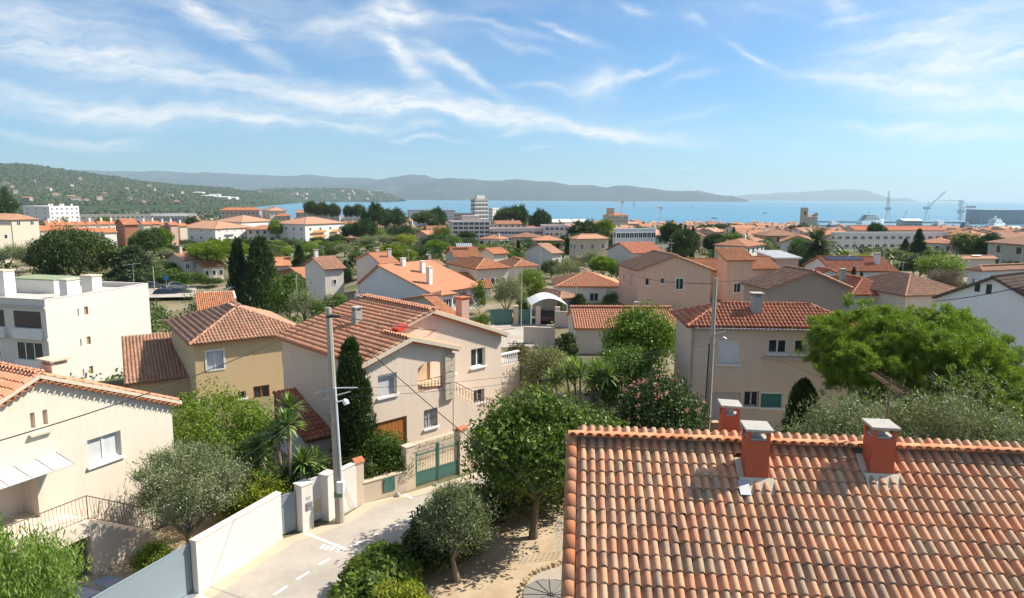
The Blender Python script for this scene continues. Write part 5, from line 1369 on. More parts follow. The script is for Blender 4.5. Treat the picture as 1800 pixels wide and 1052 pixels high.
# ---- beige house on the right
rh = bldg("house", "beige two storey house with red hipped tiles, white shuttered window and green shutter", 1215, 576, 6.4, 92.3, 9.9, [1190], 'hip', 2.0, stucco("taupe_render", (.72, .575, .455), .15), 'red', 1, Y=40, base=.6, k=4, ov=.32,
     wf=[(.165, 4.2, 1.3, 1.45, 'shut', dict(pane=M_SHUT)), (.465, 4.9, 1.1, .85, 'w2'), (.62, 4.9, .6, .85, 'w2'), (.73, 4.9, 1.0, .85, 'w2'), (.125, .1, 1.9, 2.35, 'none'), (.34, 1.6, .85, .95, 'bars'), (.44, 1.55, 1.3, 1.0, 'shut', dict(pane=simple("green_shutter", (.06, .20, .16), .5, .1, 3, .3)))],
     chim=[(.42, .30, 1.75, .6, M_CONC)])
mb = MB(); xx = .125*rh.L; mb.box((xx+.01, .10, .1), (xx+1.89, .14, 2.44)); mb.build('garage_door', simple("faded_door", (.52, .47, .45), .7, .12, 2, .2), rh.root)
mb = MB(); mb.box((.43*rh.L, -.12, 4.55), (rh.L, -.003, 4.68)); mb.build('ledge', WCOL['grey'], rh.root)
mb = MB(); mb.tube([(.12, -.08, 6.3), (.12, -.08, 0)], .045, 6); mb.tube([(.1, -.40, 6.42), (rh.L, -.40, 6.42)], .06, 6); mb.build('gutter', M_ZINC, rh.root)
# ---- house with bright tiles before the pink one
oh = bldg("house", "long low beige house with bright orange roll tiles before the pink house", 1013, 578, 2.3, 89, [1187], 7.0, 'gable_s', 1.30, 'beige', 'bright', 1, k=3, ov=.25, wf=[(.38, .7, .9, 1.0, 'w2')], chim=[(.68, .62, 1.6, .35, M_CONC)])
ph = bldg("house", "pink rendered house with a wide gable, dark streaks and one white framed window", 1122, 476, 4.6, 81, [1250], [1089], 'gable_f', 2.0, 'pink', 'brown', 1, Y=85, base=1.2, k=3, ov=.3,
     wf=[(.10, 2.7, .55, .9, 'one'), (.31, 2.9, .5, .7, 'one'), (.52, 2.2, .95, 1.3, 'surround', dict(frame=M_WHITE, sill=False)), (.05, .2, .01, .01, 'none')], ws=[(.25, 2.4, .5, 1.2, 'one'), (.62, 2.3, .5, 1.3, 'one')])
bldg("bungalow", "white bungalow with hipped bright orange roll tiles beside the pink house", 980, 505, 2.7, 89, [1092], 8.0, 'hip', 1.5, 'white', 'bright', 1, Y=93, base=2, k=3, wf=[(.5, .8, 1.2, 1.1, 'w2')], chim=[(.45, .7, 1.9, .5)])
bldg("shed", "small shed with worn pale tiles next to the white carport", 985, 527, 2.1, 55, [1012], [937], 'hip', 1.0, 'grey', 'pale', 1, Y=80, base=1.5, k=3)
# ---- low tiled annex of the villa behind the yuccas
bldg("outbuilding", "low white outbuilding with red tiles between the yuccas and the tall cypress", 541, 775, 2.0, 50, [590], [492], 'gable_s', 1.9, 'white', 'red', 1, Y=33.5, base=1, k=4, ov=.2, xr=.98)
# ---- the middle distance, left to right
ORP = simple("orange_panel", (.62, .32, .10), .6, .1, 3, .3); LTP = simple("salmon_shutter", (.58, .33, .23), .6, .1, 3, .3)
bldg("house", "cream house with pyramid tile roof at the left edge of the view", 20, 388, 6, 28, [66], [-30], 'hip', 3.6, 'cream', 'pale', 2, Y=190, gf=(2, 1, 1.0, 1.2, 4.6, 3))
bldg("house", "flat cream house at the left edge above the olive trees", -24, 398, 7.5, 30, [18], 8, 'flat', 0, 'cream', Y=165, gf=(2, 2, .8, 1.1, 1.5, 2.8))
def flats(label, u, v, h, al, fl, sl, wall, nf, ns, nr, roof='flat', tile='pale', rise=3, bal=None, balc=None, ww=1.3, group=None, Y=None, shut=None, name='apartment_block', base=2, z0=1.0, lod=3):
    H_ = bldg(name, label, u, v, h, al, fl, sl, roof, rise, wall, tile, lod, Y=Y, gf=(nf, nr, ww, 1.35, z0, ((h or 7)-.6)/nr, shut) if nf else None, gs=(ns, nr, ww, 1.35, z0, ((h or 7)-.6)/nr, shut) if ns else None, base=base, cat='apartment block', group=group, ov=.6)
    if bal:
        for (x0, x1) in bal:
            for j in range(nr):
                z = z0-.95+((h or 7)-.6)/nr*j; mb = MB(); mb.box((x0*H_.L, -1.0, z), (x1*H_.L, -.02, z+.14)); mb.box((x0*H_.L, -1.0, z+.14), (x1*H_.L, -.90, z+1.05)); mb.build('balcony', balc or WCOL['white'], H_.root)
    return H_
fb_ = flats("long white apartment block with grey gable end below the wooded hill", 86, 363, 9.5, 22, [138], [40], 'white', 6, 3, 3)
for i in range(5): fb_.chimney(2+i*fb_.L/5.3, 3+(i % 2)*3, 9.3, 11.0, 1.2, 1.0, WCOL['white'], 'slab')
flats("first white apartment building with broad hipped roof, its corner towards the parking", 378, 403, None, 27, [444], [297], 'white', 5, 5, 2, 'hip', 'pale', 2.9, Y=300, bal=[(.25, .48)], shut=LTP)
flats("second hip roofed white apartment building standing behind the first", 424, 391, None, 27, [481], [375], 'white', 4, 4, 3, 'hip', 'pale', 2.9, Y=345, bal=[(.05, .3)], shut=LTP)
ab = flats("white apartment building with yellow balcony fronts beside the palm", 536, 395, None, 31, [605], [484], 'white', 4, 4, 3, 'hip', 'pale', 2.7, Y=300, bal=[(.16, .48), (.64, .82)], balc=ORP, shut=LTP)
for i, (u, w_) in enumerate([(84, 14), (102, 16), (120, 15), (138, 16), (156, 17), (176, 17), (194, 14)]):
    bldg("terraced_house", "tiled terraced house in the row left of the brick coloured house", u, 397-i*.4, 5.2, 40, [u+w_*.75], [u-w_*.55], 'gable_s', 1.5, 'cream' if i % 2 else 'white', 'orange', 3, group="terraced houses left of the brick house", gf=(1, 1, .9, 1.1, 3, 1), chim=[(.5, .5, 2.4, .7, WCOL['white'])], Y=232+i*5)
for i, u in enumerate((72, 100, 128, 156, 184)):
    bldg("terraced_house", "lower tiled terraced house in the row nearer the big dark oak", u, 406+i*.8, 4.2, 40, [u+20], [u-12], 'gable_s', 1.5, 'white', 'orange', 3, group="lower terraced houses behind the oak", Y=205+i*3)
bh = bldg("house", "brick coloured house at the end of the terraced row", 219, 396, 6.0, 50, [242], [203], 'gable_s', 1.7, 'brick', 'orange', 2, wf=[(.35, .2, 2.0, 2.4, 'one')], Y=222)
for i, (u, v) in enumerate([(252, 395), (268, 394), (285, 396), (300, 396), (316, 398), (260, 402), (290, 403)]):
    bldg("terraced_house", "low orange roofed terraced house between the brick house and the flats", u, v, 4.0, 42, [u+12], [u-9], 'gable_s', 1.6, 'rose' if i % 2 else 'cream', 'orange', 3, group="terraced houses right of the brick house", Y=250+(i % 3)*8, chim=[(.4, .5, 2.2, .6, WCOL['white'])])
flats("long grey low block under the wooded hill", 142, 378, 6.5, 62, [262], 12, 'grey', 14, 2, 2, ww=1.6)
flats("long white low block right of the grey one", 264, 376, 7.0, 66, [345], [257], 'white', 12, 2, 2, ww=1.8)
flats("long grey shaded block right of the white low block", 268, 381, 6.5, 80, [332], 12, 'grey', 10, 2, 2, ww=1.6)
flats("long tiled block with dark loggias behind the hip roofed flats", 388, 370, 7.0, 76, [456], [375], 'rose', 9, 2, 2, 'hip', 'orange', 2.0)
flats("pale tiled building near the bay, left of the bay pines", 474, 371, 7.5, 60, [503], [461], 'cream', 4, 2, 2, 'hip', 'pale', 2.4)
flats("low sand coloured building behind the palm", 486, 380, 6, 70, [510], [472], 'sand', 3, 2, 2, 'hip', 'orange', 1.8)
flats("long dark roofed block under the two bay pines", 520, 374, 7, 80, [596], [500], 'grey', 8, 2, 2, 'gable_s', 'brown', 2.0)
flats("small grey block with white end right of the bay pines", 604, 374, 7, 78, [636], [598], 'cool', 4, 1, 2)
flats("long beige flats just right of the yellow balconies", 612, 397, 6.5, 82, [663], [604], 'beige', 7, 1, 2)
bldg("house", "orange hipped roof rising above the beige flats", 624, 392, 7, 75, [664], 10, 'hip', 2.0, 'beige', 'orange', 3)
flats("terraced beige flats with long balconies below the red roof", 664, 396, 7.0, 86, [727], [656], 'beige', 8, 1, 2, bal=[(.02, .98)])
bldg("house", "long red tiled roof above the terraced beige flats", 674, 388, 8, 86, [724], 9, 'gable_s', 2.0, 'grey', 'bright', 3, gf=(8, 1, 1, 1.2, 5, 3))
flats("yellowish low building under the tall umbrella pine", 722, 402, 6, 85, [751], [716], 'ochre', 6, 1, 2)
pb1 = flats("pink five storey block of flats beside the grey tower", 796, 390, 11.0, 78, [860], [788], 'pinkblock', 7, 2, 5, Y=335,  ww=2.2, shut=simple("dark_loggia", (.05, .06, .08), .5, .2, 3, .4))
mb = MB(); mb.box((pb1.L*.3, 3, 11.0), (pb1.L*.75, 8, 13.8)); mb.build('roof_house', WCOL['pinkblock'], pb1.root)
flats("long low pink block with many windows right of the pink flats", 862, 402, 7.0, 80, [960], [856], 'pinkblock', 16, 1, 2, Y=338, ww=1.7)
flats("pink end block where the long pink building stops", 958, 397, 8.6, 84, [1000], [950], 'pinkblock', 5, 1, 3, Y=336, ww=1.7)
flats("long white block with rows of small windows before the bay", 716, 369, 10, 84, [800], [708], 'cool', 22, 2, 4, Y=640, ww=1.3)
flats("grey block left of the tower", 798, 375, 9, 84, [832], [792], 'grey', 9, 1, 3, Y=520)
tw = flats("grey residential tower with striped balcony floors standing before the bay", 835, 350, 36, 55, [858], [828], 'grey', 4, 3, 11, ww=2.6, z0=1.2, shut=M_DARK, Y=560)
for j in range(11):
    mb = MB(); z = 1.0+(35.4/11)*j-.9; mb.box((-.3, -.3, z), (tw.L+.2, -.02, z+1.0)); mb.box((-.3, -.02, z), (-.02, tw.W, z+1.0)); mb.build('balcony', WCOL['cool'], tw.root)
mb = MB(); mb.box((tw.L*.2, tw.W*.2, 36), (tw.L*.8, tw.W*.8, 39)); mb.build('roof_house', WCOL['cool'], tw.root)
flats("narrow white block just right of the grey tower", 866, 366, 12, 40, [876], [859], 'white', 2, 2, 4, Y=600)
flats("white flat building with pale roof left of the poplars", 1084, 403, 8.5, 72, [1152], [1078], 'cool', 9, 1, 3, ww=1.2)
for u, ur in ((945, 985), (988, 1006), (1010, 1034)): bldg("workshop", "long white roofed workshop in the row behind the pink block", u, 391, 5, 80, [ur], 14, 'gable_s', 1.8, 'grey', 'white', 3, group="white roofed workshops", Y=470)
rb = bldg("hall", "sand coloured building with red roof and small tower near the shore", 1068, 379, 9, 85, [1104], [1060], 'hip', 3, 'sand', 'orange', 3, gf=(8, 2, 1.5, 1.8, 2, 3.5), Y=760, cat='building')
mb = MB(); mb.box((1, 3, 9), (8, 10, 17)); mb.build('tower', WCOL['rose'], rb.root)
bldg("house", "house with brown gable roof half hidden by the umbrella pine trunks", 322, 458, 4.6, 38, [349], [293], 'gable_s', 1.9, 'cream', 'brown', 2, gf=(2, 1, .9, 1.1, 2.7, 2), chim=[(.3, .4, 2.6, .5)])
bldg("house", "lower cream house beside the umbrella pine trunks", 357, 470, 3.2, 38, [394], [337], 'gable_s', 1.5, 'cream', 'orange', 2, gf=(3, 1, .8, 1.2, 1.2, 2))
fl_ = bldg("garage_building", "low flat building with white parapet in front of the dark cypresses", 358, 528, 3.2, 66, [412], [306], 'flat', 0, 'offwhite', parapet=.5, cat='garage', Y=88, base=3)
bldg("lean_to", "orange brown tiled lean-to behind the flat white garage", 352, 548, 2.6, 62, [410], 3.0, 'shed', 1.4, 'grey', 'orange', 2, Y=80, base=3, cat='outbuilding')
bldg("house", "small orange roofed house left of the grey street poles", 481, 468, 3.0, 70, [508], [470], 'gable_s', 1.4, 'grey', 'orange', 2)
bldg("house", "plain pinkish house with brown roof beside the monkey puzzle tree", 571, 474, 4.2, 52, [602], [536], 'gable_s', 1.7, 'offwhite', 'brown', 2, gf=(1, 1, .6, .8, 2.0, 2), chim=[(.1, .5, 2.3, .5, WCOL['white'])])
bldg("house", "low red roofed house left of the pinkish house", 545, 495, 2.4, 55, [585], [488], 'gable_s', 1.3, 'brick', 'bright', 2, Y=112)
bldg("house", "terraced house with orange roof left of the big green pine", 677, 470, 4.6, 60, [702], [627], 'gable_s', 1.4, 'offwhite', 'bright', 2, chim=[(.5, .5, 2, .5), (.9, .3, 2, .5)])
bldg("house", "pale roofed house with dark chimney behind the white gabled house", 775, 485, 3.6, 55, [802], [712], 'gable_s', 1.9, 'offwhite', 'pale', 2, chim=[(.5, .5, 2.9, .4, M_CONC)], Y=118)
bldg("house", "white end wall and orange roof beside the pale roofed house", 800, 500, 3.0, 62, [806], [762], 'gable_s', 1.3, 'white', 'bright', 2, Y=108)
wg = bldg("house", "wide white gabled house with three white chimneys on its orange slope", 759, 516, 3.9, 40, 8.5, [634], 'gable_s', 2.6, 'cool', 'bright', 1, k=3, xr=.70, Y=80, base=3, ov=.3,
     ws=[(.36, 1.5, .5, .9, 'w2'), (.43, 1.5, .5, .9, 'w2'), (.5, 1.5, .5, .9, 'w2'), (.80, .4, 1.0, 2.0, 'one'), (.24, 1.6, .8, .8, 'one')])
for x, y, z in ((.35, .62, 2.9), (.45, .42, 2.6), (.2, .16, 2.2)): wg.chimney(x*wg.L, y*wg.W, 3.8, 4.6+z*.9, .55, .55, WCOL['white'], 'tile', WCOL['white'])
bldg("porch", "small white lattice porch at the end of the white gabled house", 776, 521, 2.6, 45, [794], [765], 'hip', .7, 'white', 'bright', 2, Y=77, base=2, wf=[(.2, .5, 1.2, 1.7, 'w3')], cat='porch')
bldg("house", "house with hipped orange roof behind the white gabled house", 838, 475, 3.7, 60, [893], [790], 'hip', 2.3, 'beige', 'orange', 2, gf=(3, 1, .8, 1.1, 1.4, 2))
sp = bldg("house", "house with solar panels across its orange roof", 801, 453, 4.4, 72, [843], [784], 'gable_s', 2.3, 'grey', 'orange', 2)
mb = MB()
for i in range(8):
    x = sp.L*(.18+.085*i); s_ = 2.3/(sp.W/2); ya, yb = sp.W*.30, sp.W*.42; mb.prism([(x, ya, 4.4+s_*ya+.2), (x+sp.L*.06, ya, 4.4+s_*ya+.2), (x+sp.L*.06, yb, 4.4+s_*yb+.2), (x, yb, 4.4+s_*yb+.2)], (0, 0, .06))
mb.build('solar_panel', M_GALV, sp.root)['kind'] = 'stuff'
bldg("house", "orange roofed house with white side wall behind the hipped one", 868, 447, 4.6, 50, [892], [842], 'gable_s', 1.8, 'cream', 'orange', 2, gf=(1, 1, .8, 1.3, 1.8, 2))
bldg("house", "orange brown roof sloping beside the purple bougainvillea", 782, 508, 2.7, 80, [862], 9, 'gable_s', 1.6, 'white', 'orange', 2, Y=95)
bldg("shed", "small tan tiled roof behind the villa ridge", 790, 556, 2.2, 60, [800], [712], 'gable_s', 1.1, 'grey', 'orange', 2, Y=66, base=2, cat='outbuilding')
bldg("house", "small orange hipped house below the cypress group", 905, 470, 3.0, 70, [942], [878], 'hip', 1.6, 'offwhite', 'bright', 2)
bldg("house", "house with wide grey gable and two small cypresses at its corner", 971, 446, 3.6, 52, [987], [924], 'gable_s', 2.0, 'offwhite', 'pale', 2, gf=(1, 1, .8, 1, 1.5, 2))
bldg("villa", "pale two storey villa with flat hipped roof behind the wispy pine", 1014, 421, 6.2, 70, [1068], [1002], 'hip', 1.8, 'sand', 'pale', 3, gf=(3, 2, .9, 1.3, 1.0, 2.8), gs=(2, 2, .8, 1.3, 1, 2.8))
bldg("house", "house with plain brick red roof left of the pink house", 1113, 446, 3.8, 66, [1166], [1068], 'gable_s', 2.2, 'offwhite', 'red', 2)
bldg("house", "tall narrow rose house with one white window right of the pink house", 1278, 458, 5.8, 84, [1321], [1262], 'shed', 1.1, 'pink', 'orange', 2, wf=[(.32, 1.4, .95, 1.2, 'surround', dict(frame=M_WHITE, sill=False))], Y=93, base=2)
bldg("house", "low rose wing with ribbed orange roof joining the pink house", 1225, 476, 3.4, 84, [1279], 7, 'gable_s', 1.9, 'pink', 'orange', 2, Y=97, base=2)
bldg("house", "rose house with ribbed orange roof close to the palm", 1322, 473, 3.4, 84, [1366], 7, 'gable_s', 1.7, 'rose', 'orange', 2, Y=95, base=2)
bldg("house", "plain rose block with a white corrugated roof left of the palm", 1364, 455, 4.5, 84, [1404], 6, 'shed', .5, 'rose', 'white', 2, Y=98, base=2)
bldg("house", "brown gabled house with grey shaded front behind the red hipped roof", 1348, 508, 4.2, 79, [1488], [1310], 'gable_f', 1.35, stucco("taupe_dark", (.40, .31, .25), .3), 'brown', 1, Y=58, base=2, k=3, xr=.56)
bldg("house", "white house with a dark solar strip on its orange roof by the palm", 1464, 477, 3.0, 88, [1574], 9, 'gable_s', 2.0, 'cool', 'red', 2, chim=[(.82, .25, 2.3, .7, WCOL['white'])], Y=100, base=2)
bldg("house", "white gable end just behind the palm trunk", 1445, 480, 3.2, 80, [1467], [1430], 'gable_f', 1.8, 'cool', 'red', 2, Y=97, base=2)
bldg("house", "broad red tiled roof below the solar roofed house", 1498, 520, 2.4, 84, [1588], 11.0, 'hip', 2.4, 'grey', 'red', 2, chim=[(.3, .5, 2.4, .6, M_CONC)], Y=80, base=2)
bldg("house", "low brown hipped roof behind the bare winter tree", 1592, 522, 2.4, 78, [1702], 11.0, 'hip', 2.4, 'beige', 'brown', 2, Y=76, base=2)
bldg("house", "brown roofed house with a skylight in front of the shipyard", 1692, 455, 3.6, 82, [1750], [1678], 'gable_s', 1.6, 'beige', 'brown', 3)
bldg("house", "pale hipped house at the right edge above the white gabled one", 1726, 478, 4.0, 70, [1830], [1703], 'hip', 2.2, 'cool', 'pale', 2, Y=92, base=2, ws=[(.35, 1.6, .5, 1.3, 'one')])
wr = bldg("house", "cool white house with dark tiled slope and two small barred windows, right edge", 1850, 548, 5.3, 58, 9, [1652], 'gable_s', 3.0, stucco('bright_cool_render', (.84, .83, .82), .12), 'dark', 1, Y=46, base=2, k=4, xr=.5, ov=.28, slope=.5)
for (uu, vv) in ((1711, 514), (1731, 518)):
    a = wr.onx(uu, vv, 0.0); window(wr.root, 'bars', .5, .85, wr.wmat((0, wr.W), (0, 0), wr.W-a[1]-.0, a[2]), 0.0, sill=False)
wr.chimney(1.0, wr.W*.20, 5.0, 7.6, .9, .7, WCOL['cool'], 'tile', WCOL['white'])
so_ = HS["white house with a dark solar strip on its orange roof by the palm"]; s_ = (so_.top-so_.h)/(so_.W/2); M_SOL = simple("solar_glass", (.02, .025, .045), .2, .1, 2, .6)
for i in range(12):
    x0_ = so_.L*(.06+.05*i); ya, yb = so_.W*.34, so_.W*.46; mb = MB(); mb.prism([(x0_, ya, so_.h+s_*ya+.26), (x0_+so_.L*.046, ya, so_.h+s_*ya+.26), (x0_+so_.L*.046, yb, so_.h+s_*yb+.26), (x0_, yb, so_.h+s_*yb+.26)], (0, 0, .05)); mb.build('solar_panel', M_SOL, so_.root)
so_ = HS["brown roofed house with a skylight in front of the shipyard"]; s_ = (so_.top-so_.h)/(so_.W/2); mb = MB(); x0_, ya, yb = so_.L*.35, so_.W*.2, so_.W*.36; mb.prism([(x0_, ya, so_.h+s_*ya+.3), (x0_+2, ya, so_.h+s_*ya+.3), (x0_+2, yb, so_.h+s_*yb+.3), (x0_, yb, so_.h+s_*yb+.3)], (0, 0, .08)); mb.build('skylight', M_WHITE, so_.root)
# long apartment row before the shipyard
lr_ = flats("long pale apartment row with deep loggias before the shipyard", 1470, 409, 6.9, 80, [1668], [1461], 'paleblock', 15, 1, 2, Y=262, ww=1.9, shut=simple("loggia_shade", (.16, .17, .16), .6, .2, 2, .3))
bldg("apartment_block", "long red roofed building behind the pale apartment row", 1504, 405, 8, 84, [1660], 10, 'gable_s', 1.6, 'sand', 'red', 3, Y=lr_.o[1]+45, gf=(16, 1, 1.2, 1.4, 5.4, 3), cat='apartment block')
for key, fx, fy, hh, lb in [("pink rendered house", .6, .5, 1.6, "thin aerial on the ridge of the pink gabled house"), ("wide white gabled house", .55, .68, 1.9, "aerial on the ridge of the wide white gabled house"), ("house with hipped orange roof behind", .5, .5, 1.8, "aerial on top of the hipped orange roof"), ("plain pinkish house", .5, .5, 1.7, "aerial on the plain pinkish house"), ("terraced house with orange roof", .5, .5, 1.7, "aerial on the terraced house by the round pine"), ("pale roofed house with dark chimney", .4, .5, 1.8, "aerial on the pale roofed house"), ("house with plain brick red roof", .6, .5, 1.8, "aerial on the brick red roof"), ("tall narrow rose house", .3, .9, 1.6, "aerial on the tall narrow rose house"), ("white house with a dark solar strip", .5, .5, 1.8, "aerial on the white house with the solar strip"), ("broad red tiled roof", .6, .5, 1.6, "aerial on the broad red tiled roof"), ("pale hipped house at the right edge", .4, .5, 1.7, "aerial on the pale hipped house at the right edge"), ("yellow ochre house", .45, .5, 1.5, "aerial on the brown hipped roof of the yellow house"), ("white bungalow", .5, .5, 1.5, "aerial on the white bungalow beside the pink house"), ("low brown hipped roof", .5, .5, 1.6, "aerial on the low brown hipped roof")]:
    H_ = [v for k, v in HS.items() if k.startswith(key)][0]; aerial(lb, H_.wpt((fx*H_.L, fy*H_.W, H_.top-.1)), hh, .3+fx*3)
# white carport and its car
cpP = at_ground(960, 566); cp_ = thing("carport", "white carport with arched canopy beyond the villa", "carport", cpP, rad(5))
wd = 4.0; mb = MB(); n = 8; V = []
for y in (-2.4, 2.4):
    for i in range(n+1): x = -wd/2+wd*i/n; V.append((x, y, 2.3+.75*math.sin(math.pi*i/n)))
mb.add(V, [(i, i+1, n+2+i, n+1+i) for i in range(n)]); mb.build('canopy', M_WHITE, cp_)
for x in (-wd/2, wd/2):
    for y in (-2.3, 2.3): mb = MB(); mb.box((x-.06, y-.06, 0), (x+.06, y+.06, 2.3)); mb.build('post', M_WHITE, cp_)
car("dark red car parked under the white carport", cpP+np.array([0, .5, 0]), rad(92), ('maroon', (.06, .025, .025)))
for (a, b, c, d, lb) in [(862, 572, 900, 571, "green sheet gate left of the white carport"), (905, 571, 935, 571, "green sheet gate next to the white carport")]:
    p, q = at_ground(a, b), at_ground(c, d); gate_panel(lb, p, q, 1.7, M_GREEN, name="sheet_gate")
p, q = at_ground(976, 575), at_ground(1010, 577); wallrun("garden_wall", "grey block wall right of the white carport", p, q, 1.7, .2, WCOL['grey'], z0=-1)
for i, (u, v, cl) in enumerate([(942, 572, 'beige'), (976, 574, 'beige'), (903, 572, 'sand')]):
    p = at_ground(u, v); wallrun("gate_pillar", ["stone gate pillar left of the carport", "stone gate pillar right of the carport", "stone gate pillar between the two green gates"][i], p, p+np.array([.5, .05, 0]), 2.1, .5, WCOL[cl], 'pillar', z0=-1)
p, q = at_ground(920, 604), at_ground(975, 606); wallrun("garden_wall", "low rendered wall along the side street below the carport", p, q, 1.6, .2, WCOL['beige'], z0=-1)
# parked cars and van on the left
for i, (u, v, lb, cl, kd) in enumerate([(300, 431, "white van parked beside the hip roofed flats", ('white', (.75, .75, .75)), 'van'), (266, 430, "silver car on the parking before the flats", ('silver', (.5, .5, .5)), 'hatch'), (255, 427, "grey car parked left of the silver one", ('grey', (.10, .11, .11)), 'hatch'), (280, 434, "dark car nearest the umbrella pine on the parking", ('navy', (.02, .035, .075)), 'hatch')]):
    P = at_ground(u, v); car(lb, P, rad(20+15*i), cl, scale=1.25, kind=kd, name='parked_van' if kd == 'van' else 'parked_car')
for (u, v, lb, cl) in [(314, 508, "silver car parked by the blue road sign", ('silver', (.5, .5, .5))), (272, 508, "grey green car left of the blue road sign", ('greygreen', (.12, .15, .13))), (292, 521, "dark blue car in front of the flat garage", ('navy', (.02, .035, .075))), (318, 519, "second dark car beside the flat garage roof", ('grey', (.10, .11, .11)))]:
    car(lb, at_ground(u, v), rad(15), cl)
flat([at_ground(258, 530), at_ground(345, 528), at_ground(345, 500), at_ground(262, 498)], -4.4, "parking_lane", M_ASPH)
P = at_ground(293, 512); sg = thing("road_sign", "round blue road sign among the parked cars", "sign", P)
mb = MB(); mb.tube([(0, 0, -.5), (0, 0, 2.4)], .04, 5); mb.build('post', M_GALV, sg); mb = MB(); mb.tube([(0, -.06, 2.6), (0, -.03, 2.6)], .5, 14); mb.build('disc', simple("sign_blue", (.03, .17, .42), .5, .05, 3, .4), sg)
# slender poles further off
for (u, vb, vt, lb) in [(272, 516, 468, "thin grey street pole among the parked cars"), (524, 570, 482, "thin pole in front of the green tree above the yellow house"), (587, 500, 450, "wooden pole beside the monkey puzzle tree"), (916, 575, 470, "grey concrete pole by the green sheet gate"), (948, 520, 430, "thin pole in front of the grey gabled house"), (1012, 540, 497, "thin grey post before the long low house"), (815, 488, 438, "thin white aerial mast before the hipped roof"), (513, 480, 450, "short pole left of the pinkish house"), (523, 485, 452, "second short pole left of the pinkish house"), (1230, 470, 408, "thin pole above the rose wing"), (1324, 520, 466, "thin pole beside the narrow rose house"), (1497, 500, 425, "lamp pole right of the palm"), (1552, 470, 425, "pole in front of the pale apartment row"), (1745, 485, 425, "dark wooden pole at the hipped house, right"), (1790, 490, 445, "thin dark mast at the right edge")]:
    p = at_ground(u, vb); zc = proj(p)[2]; hgt = (vb-vt)*zc/FPX
    pole(lb, p, p+np.array([0, 0, hgt]), max(.07, .0009*zc), max(.05, .0006*zc), M_POLE)
# ================================================================== vegetation
FM = {
 'oak': foliage("leaf_dark_green", [(.022, .040, .013), (.040, .068, .020), (.060, .095, .026), (.09, .125, .036)], .22),
 'green': foliage("leaf_green", [(.040, .070, .016), (.070, .115, .022), (.105, .165, .030), (.15, .21, .040)], .32),
 'bright': foliage("leaf_bright_green", [(.075, .120, .018), (.115, .180, .024), (.165, .235, .034), (.22, .28, .05)], .34),
 'yellow': foliage("leaf_yellow_green", [(.11, .14, .018), (.18, .21, .022), (.26, .28, .030), (.33, .33, .05)], .34),
 'olive': foliage("leaf_olive", [(.095, .118, .055), (.150, .172, .085), (.21, .228, .125), (.28, .29, .18)], .24),
 'pine': foliage("needle_pine", [(.066, .107, .012), (.112, .172, .018), (.168, .233, .026), (.25, .30, .05)], .33),
 'pinedark': foliage("needle_dark_pine", [(.022, .042, .012), (.038, .066, .018), (.060, .095, .024), (.085, .120, .034)], .2),
 'cypress': foliage("needle_cypress", [(.016, .032, .011), (.028, .050, .015), (.044, .072, .020), (.062, .094, .026)], .15),
 'cedar': foliage("needle_cedar", [(.035, .055, .024), (.058, .085, .036), (.088, .115, .052), (.12, .145, .07)], .2),
 'yucca': foliage("leaf_yucca", [(.07, .125, .025), (.12, .19, .04), (.18, .25, .06), (.28, .34, .11)], .25),
 'palm': foliage("leaf_palm", [(.024, .036, .010), (.042, .058, .014), (.068, .085, .020), (.13, .125, .04)], .12),
 'pepper': foliage("leaf_pepper", [(.10, .16, .035), (.155, .235, .05), (.22, .30, .07), (.31, .37, .12)], .36),
 'purple': foliage("bougainvillea", [(.12, .05, .08), (.20, .09, .15), (.08, .10, .04), (.26, .15, .2)], .25),
 'rust': foliage("leaf_reddish", [(.09, .07, .03), (.14, .09, .035), (.10, .12, .03), (.18, .13, .05)], .28),
 'pinkfl': foliage("pink_flower", [(.55, .20, .18), (.62, .30, .28), (.5, .16, .15)], .3),
 'twig': foliage("dry_twig", [(.16, .12, .09), (.22, .17, .13), (.13, .10, .08)], .05),
}
def unit(v): return v/(np.linalg.norm(v, axis=-1, keepdims=True)+1e-9)
def leafcloud(C, R, per, size, rng, aspect=.45, shell=.35, out=.9, shape='leaf', droop=0.0, up=0.0, att_c=None, tone=.5):
    """leaves scattered through clumps: centres C (k,3), radii R (k,3)"""
    k = len(C); n = k*per
    ci = np.repeat(np.arange(k), per); D = unit(rng.normal(size=(n, 3)))
    rr = (shell+(1-shell)*rng.random(n)**.6)[:, None]
    P = C[ci]+D*R[ci]*rr
    nrm = unit(D*out+rng.normal(size=(n, 3))*.75+np.array([0, 0, up]))
    t = unit(np.cross(nrm, rng.normal(size=(n, 3)))); t[:, 2] -= droop; t = unit(t)
    b = unit(np.cross(nrm, t)); s = size*rng.uniform(.65, 1.35, n)[:, None]
    at = np.clip(tone*(rng.random(k)[ci] if att_c is None else att_c[ci])+(1-tone)*rng.random(n), 0, 1)
    if shape == 'leaf':
        V = np.stack([P-t*s*.5, P+b*s*aspect*.5+t*s*.05, P+t*s*.5, P-b*s*aspect*.5+t*s*.05], 1); F_ = np.arange(n*4).reshape(n, 4)
    elif shape == 'spray':       # needles and blades standing outwards
        d = unit(D*1.0+rng.normal(size=(n, 3))*.55+np.array([0, 0, up])-np.array([0, 0, droop])); w = unit(np.cross(d, rng.normal(size=(n, 3))))
        V = np.stack([P-w*s*aspect*.5, P+w*s*aspect*.5, P+d*s], 1); F_ = np.arange(n*3).reshape(n, 3)
    return V.reshape(-1, 3), F_, at
def merge(parts):
    V, Fq, A = [], [], []; b = 0
    for v, f, a in parts: V.append(v); Fq.append(f+b); A.append(a); b += len(v)
    return np.concatenate(V), np.concatenate(Fq), np.concatenate(A)
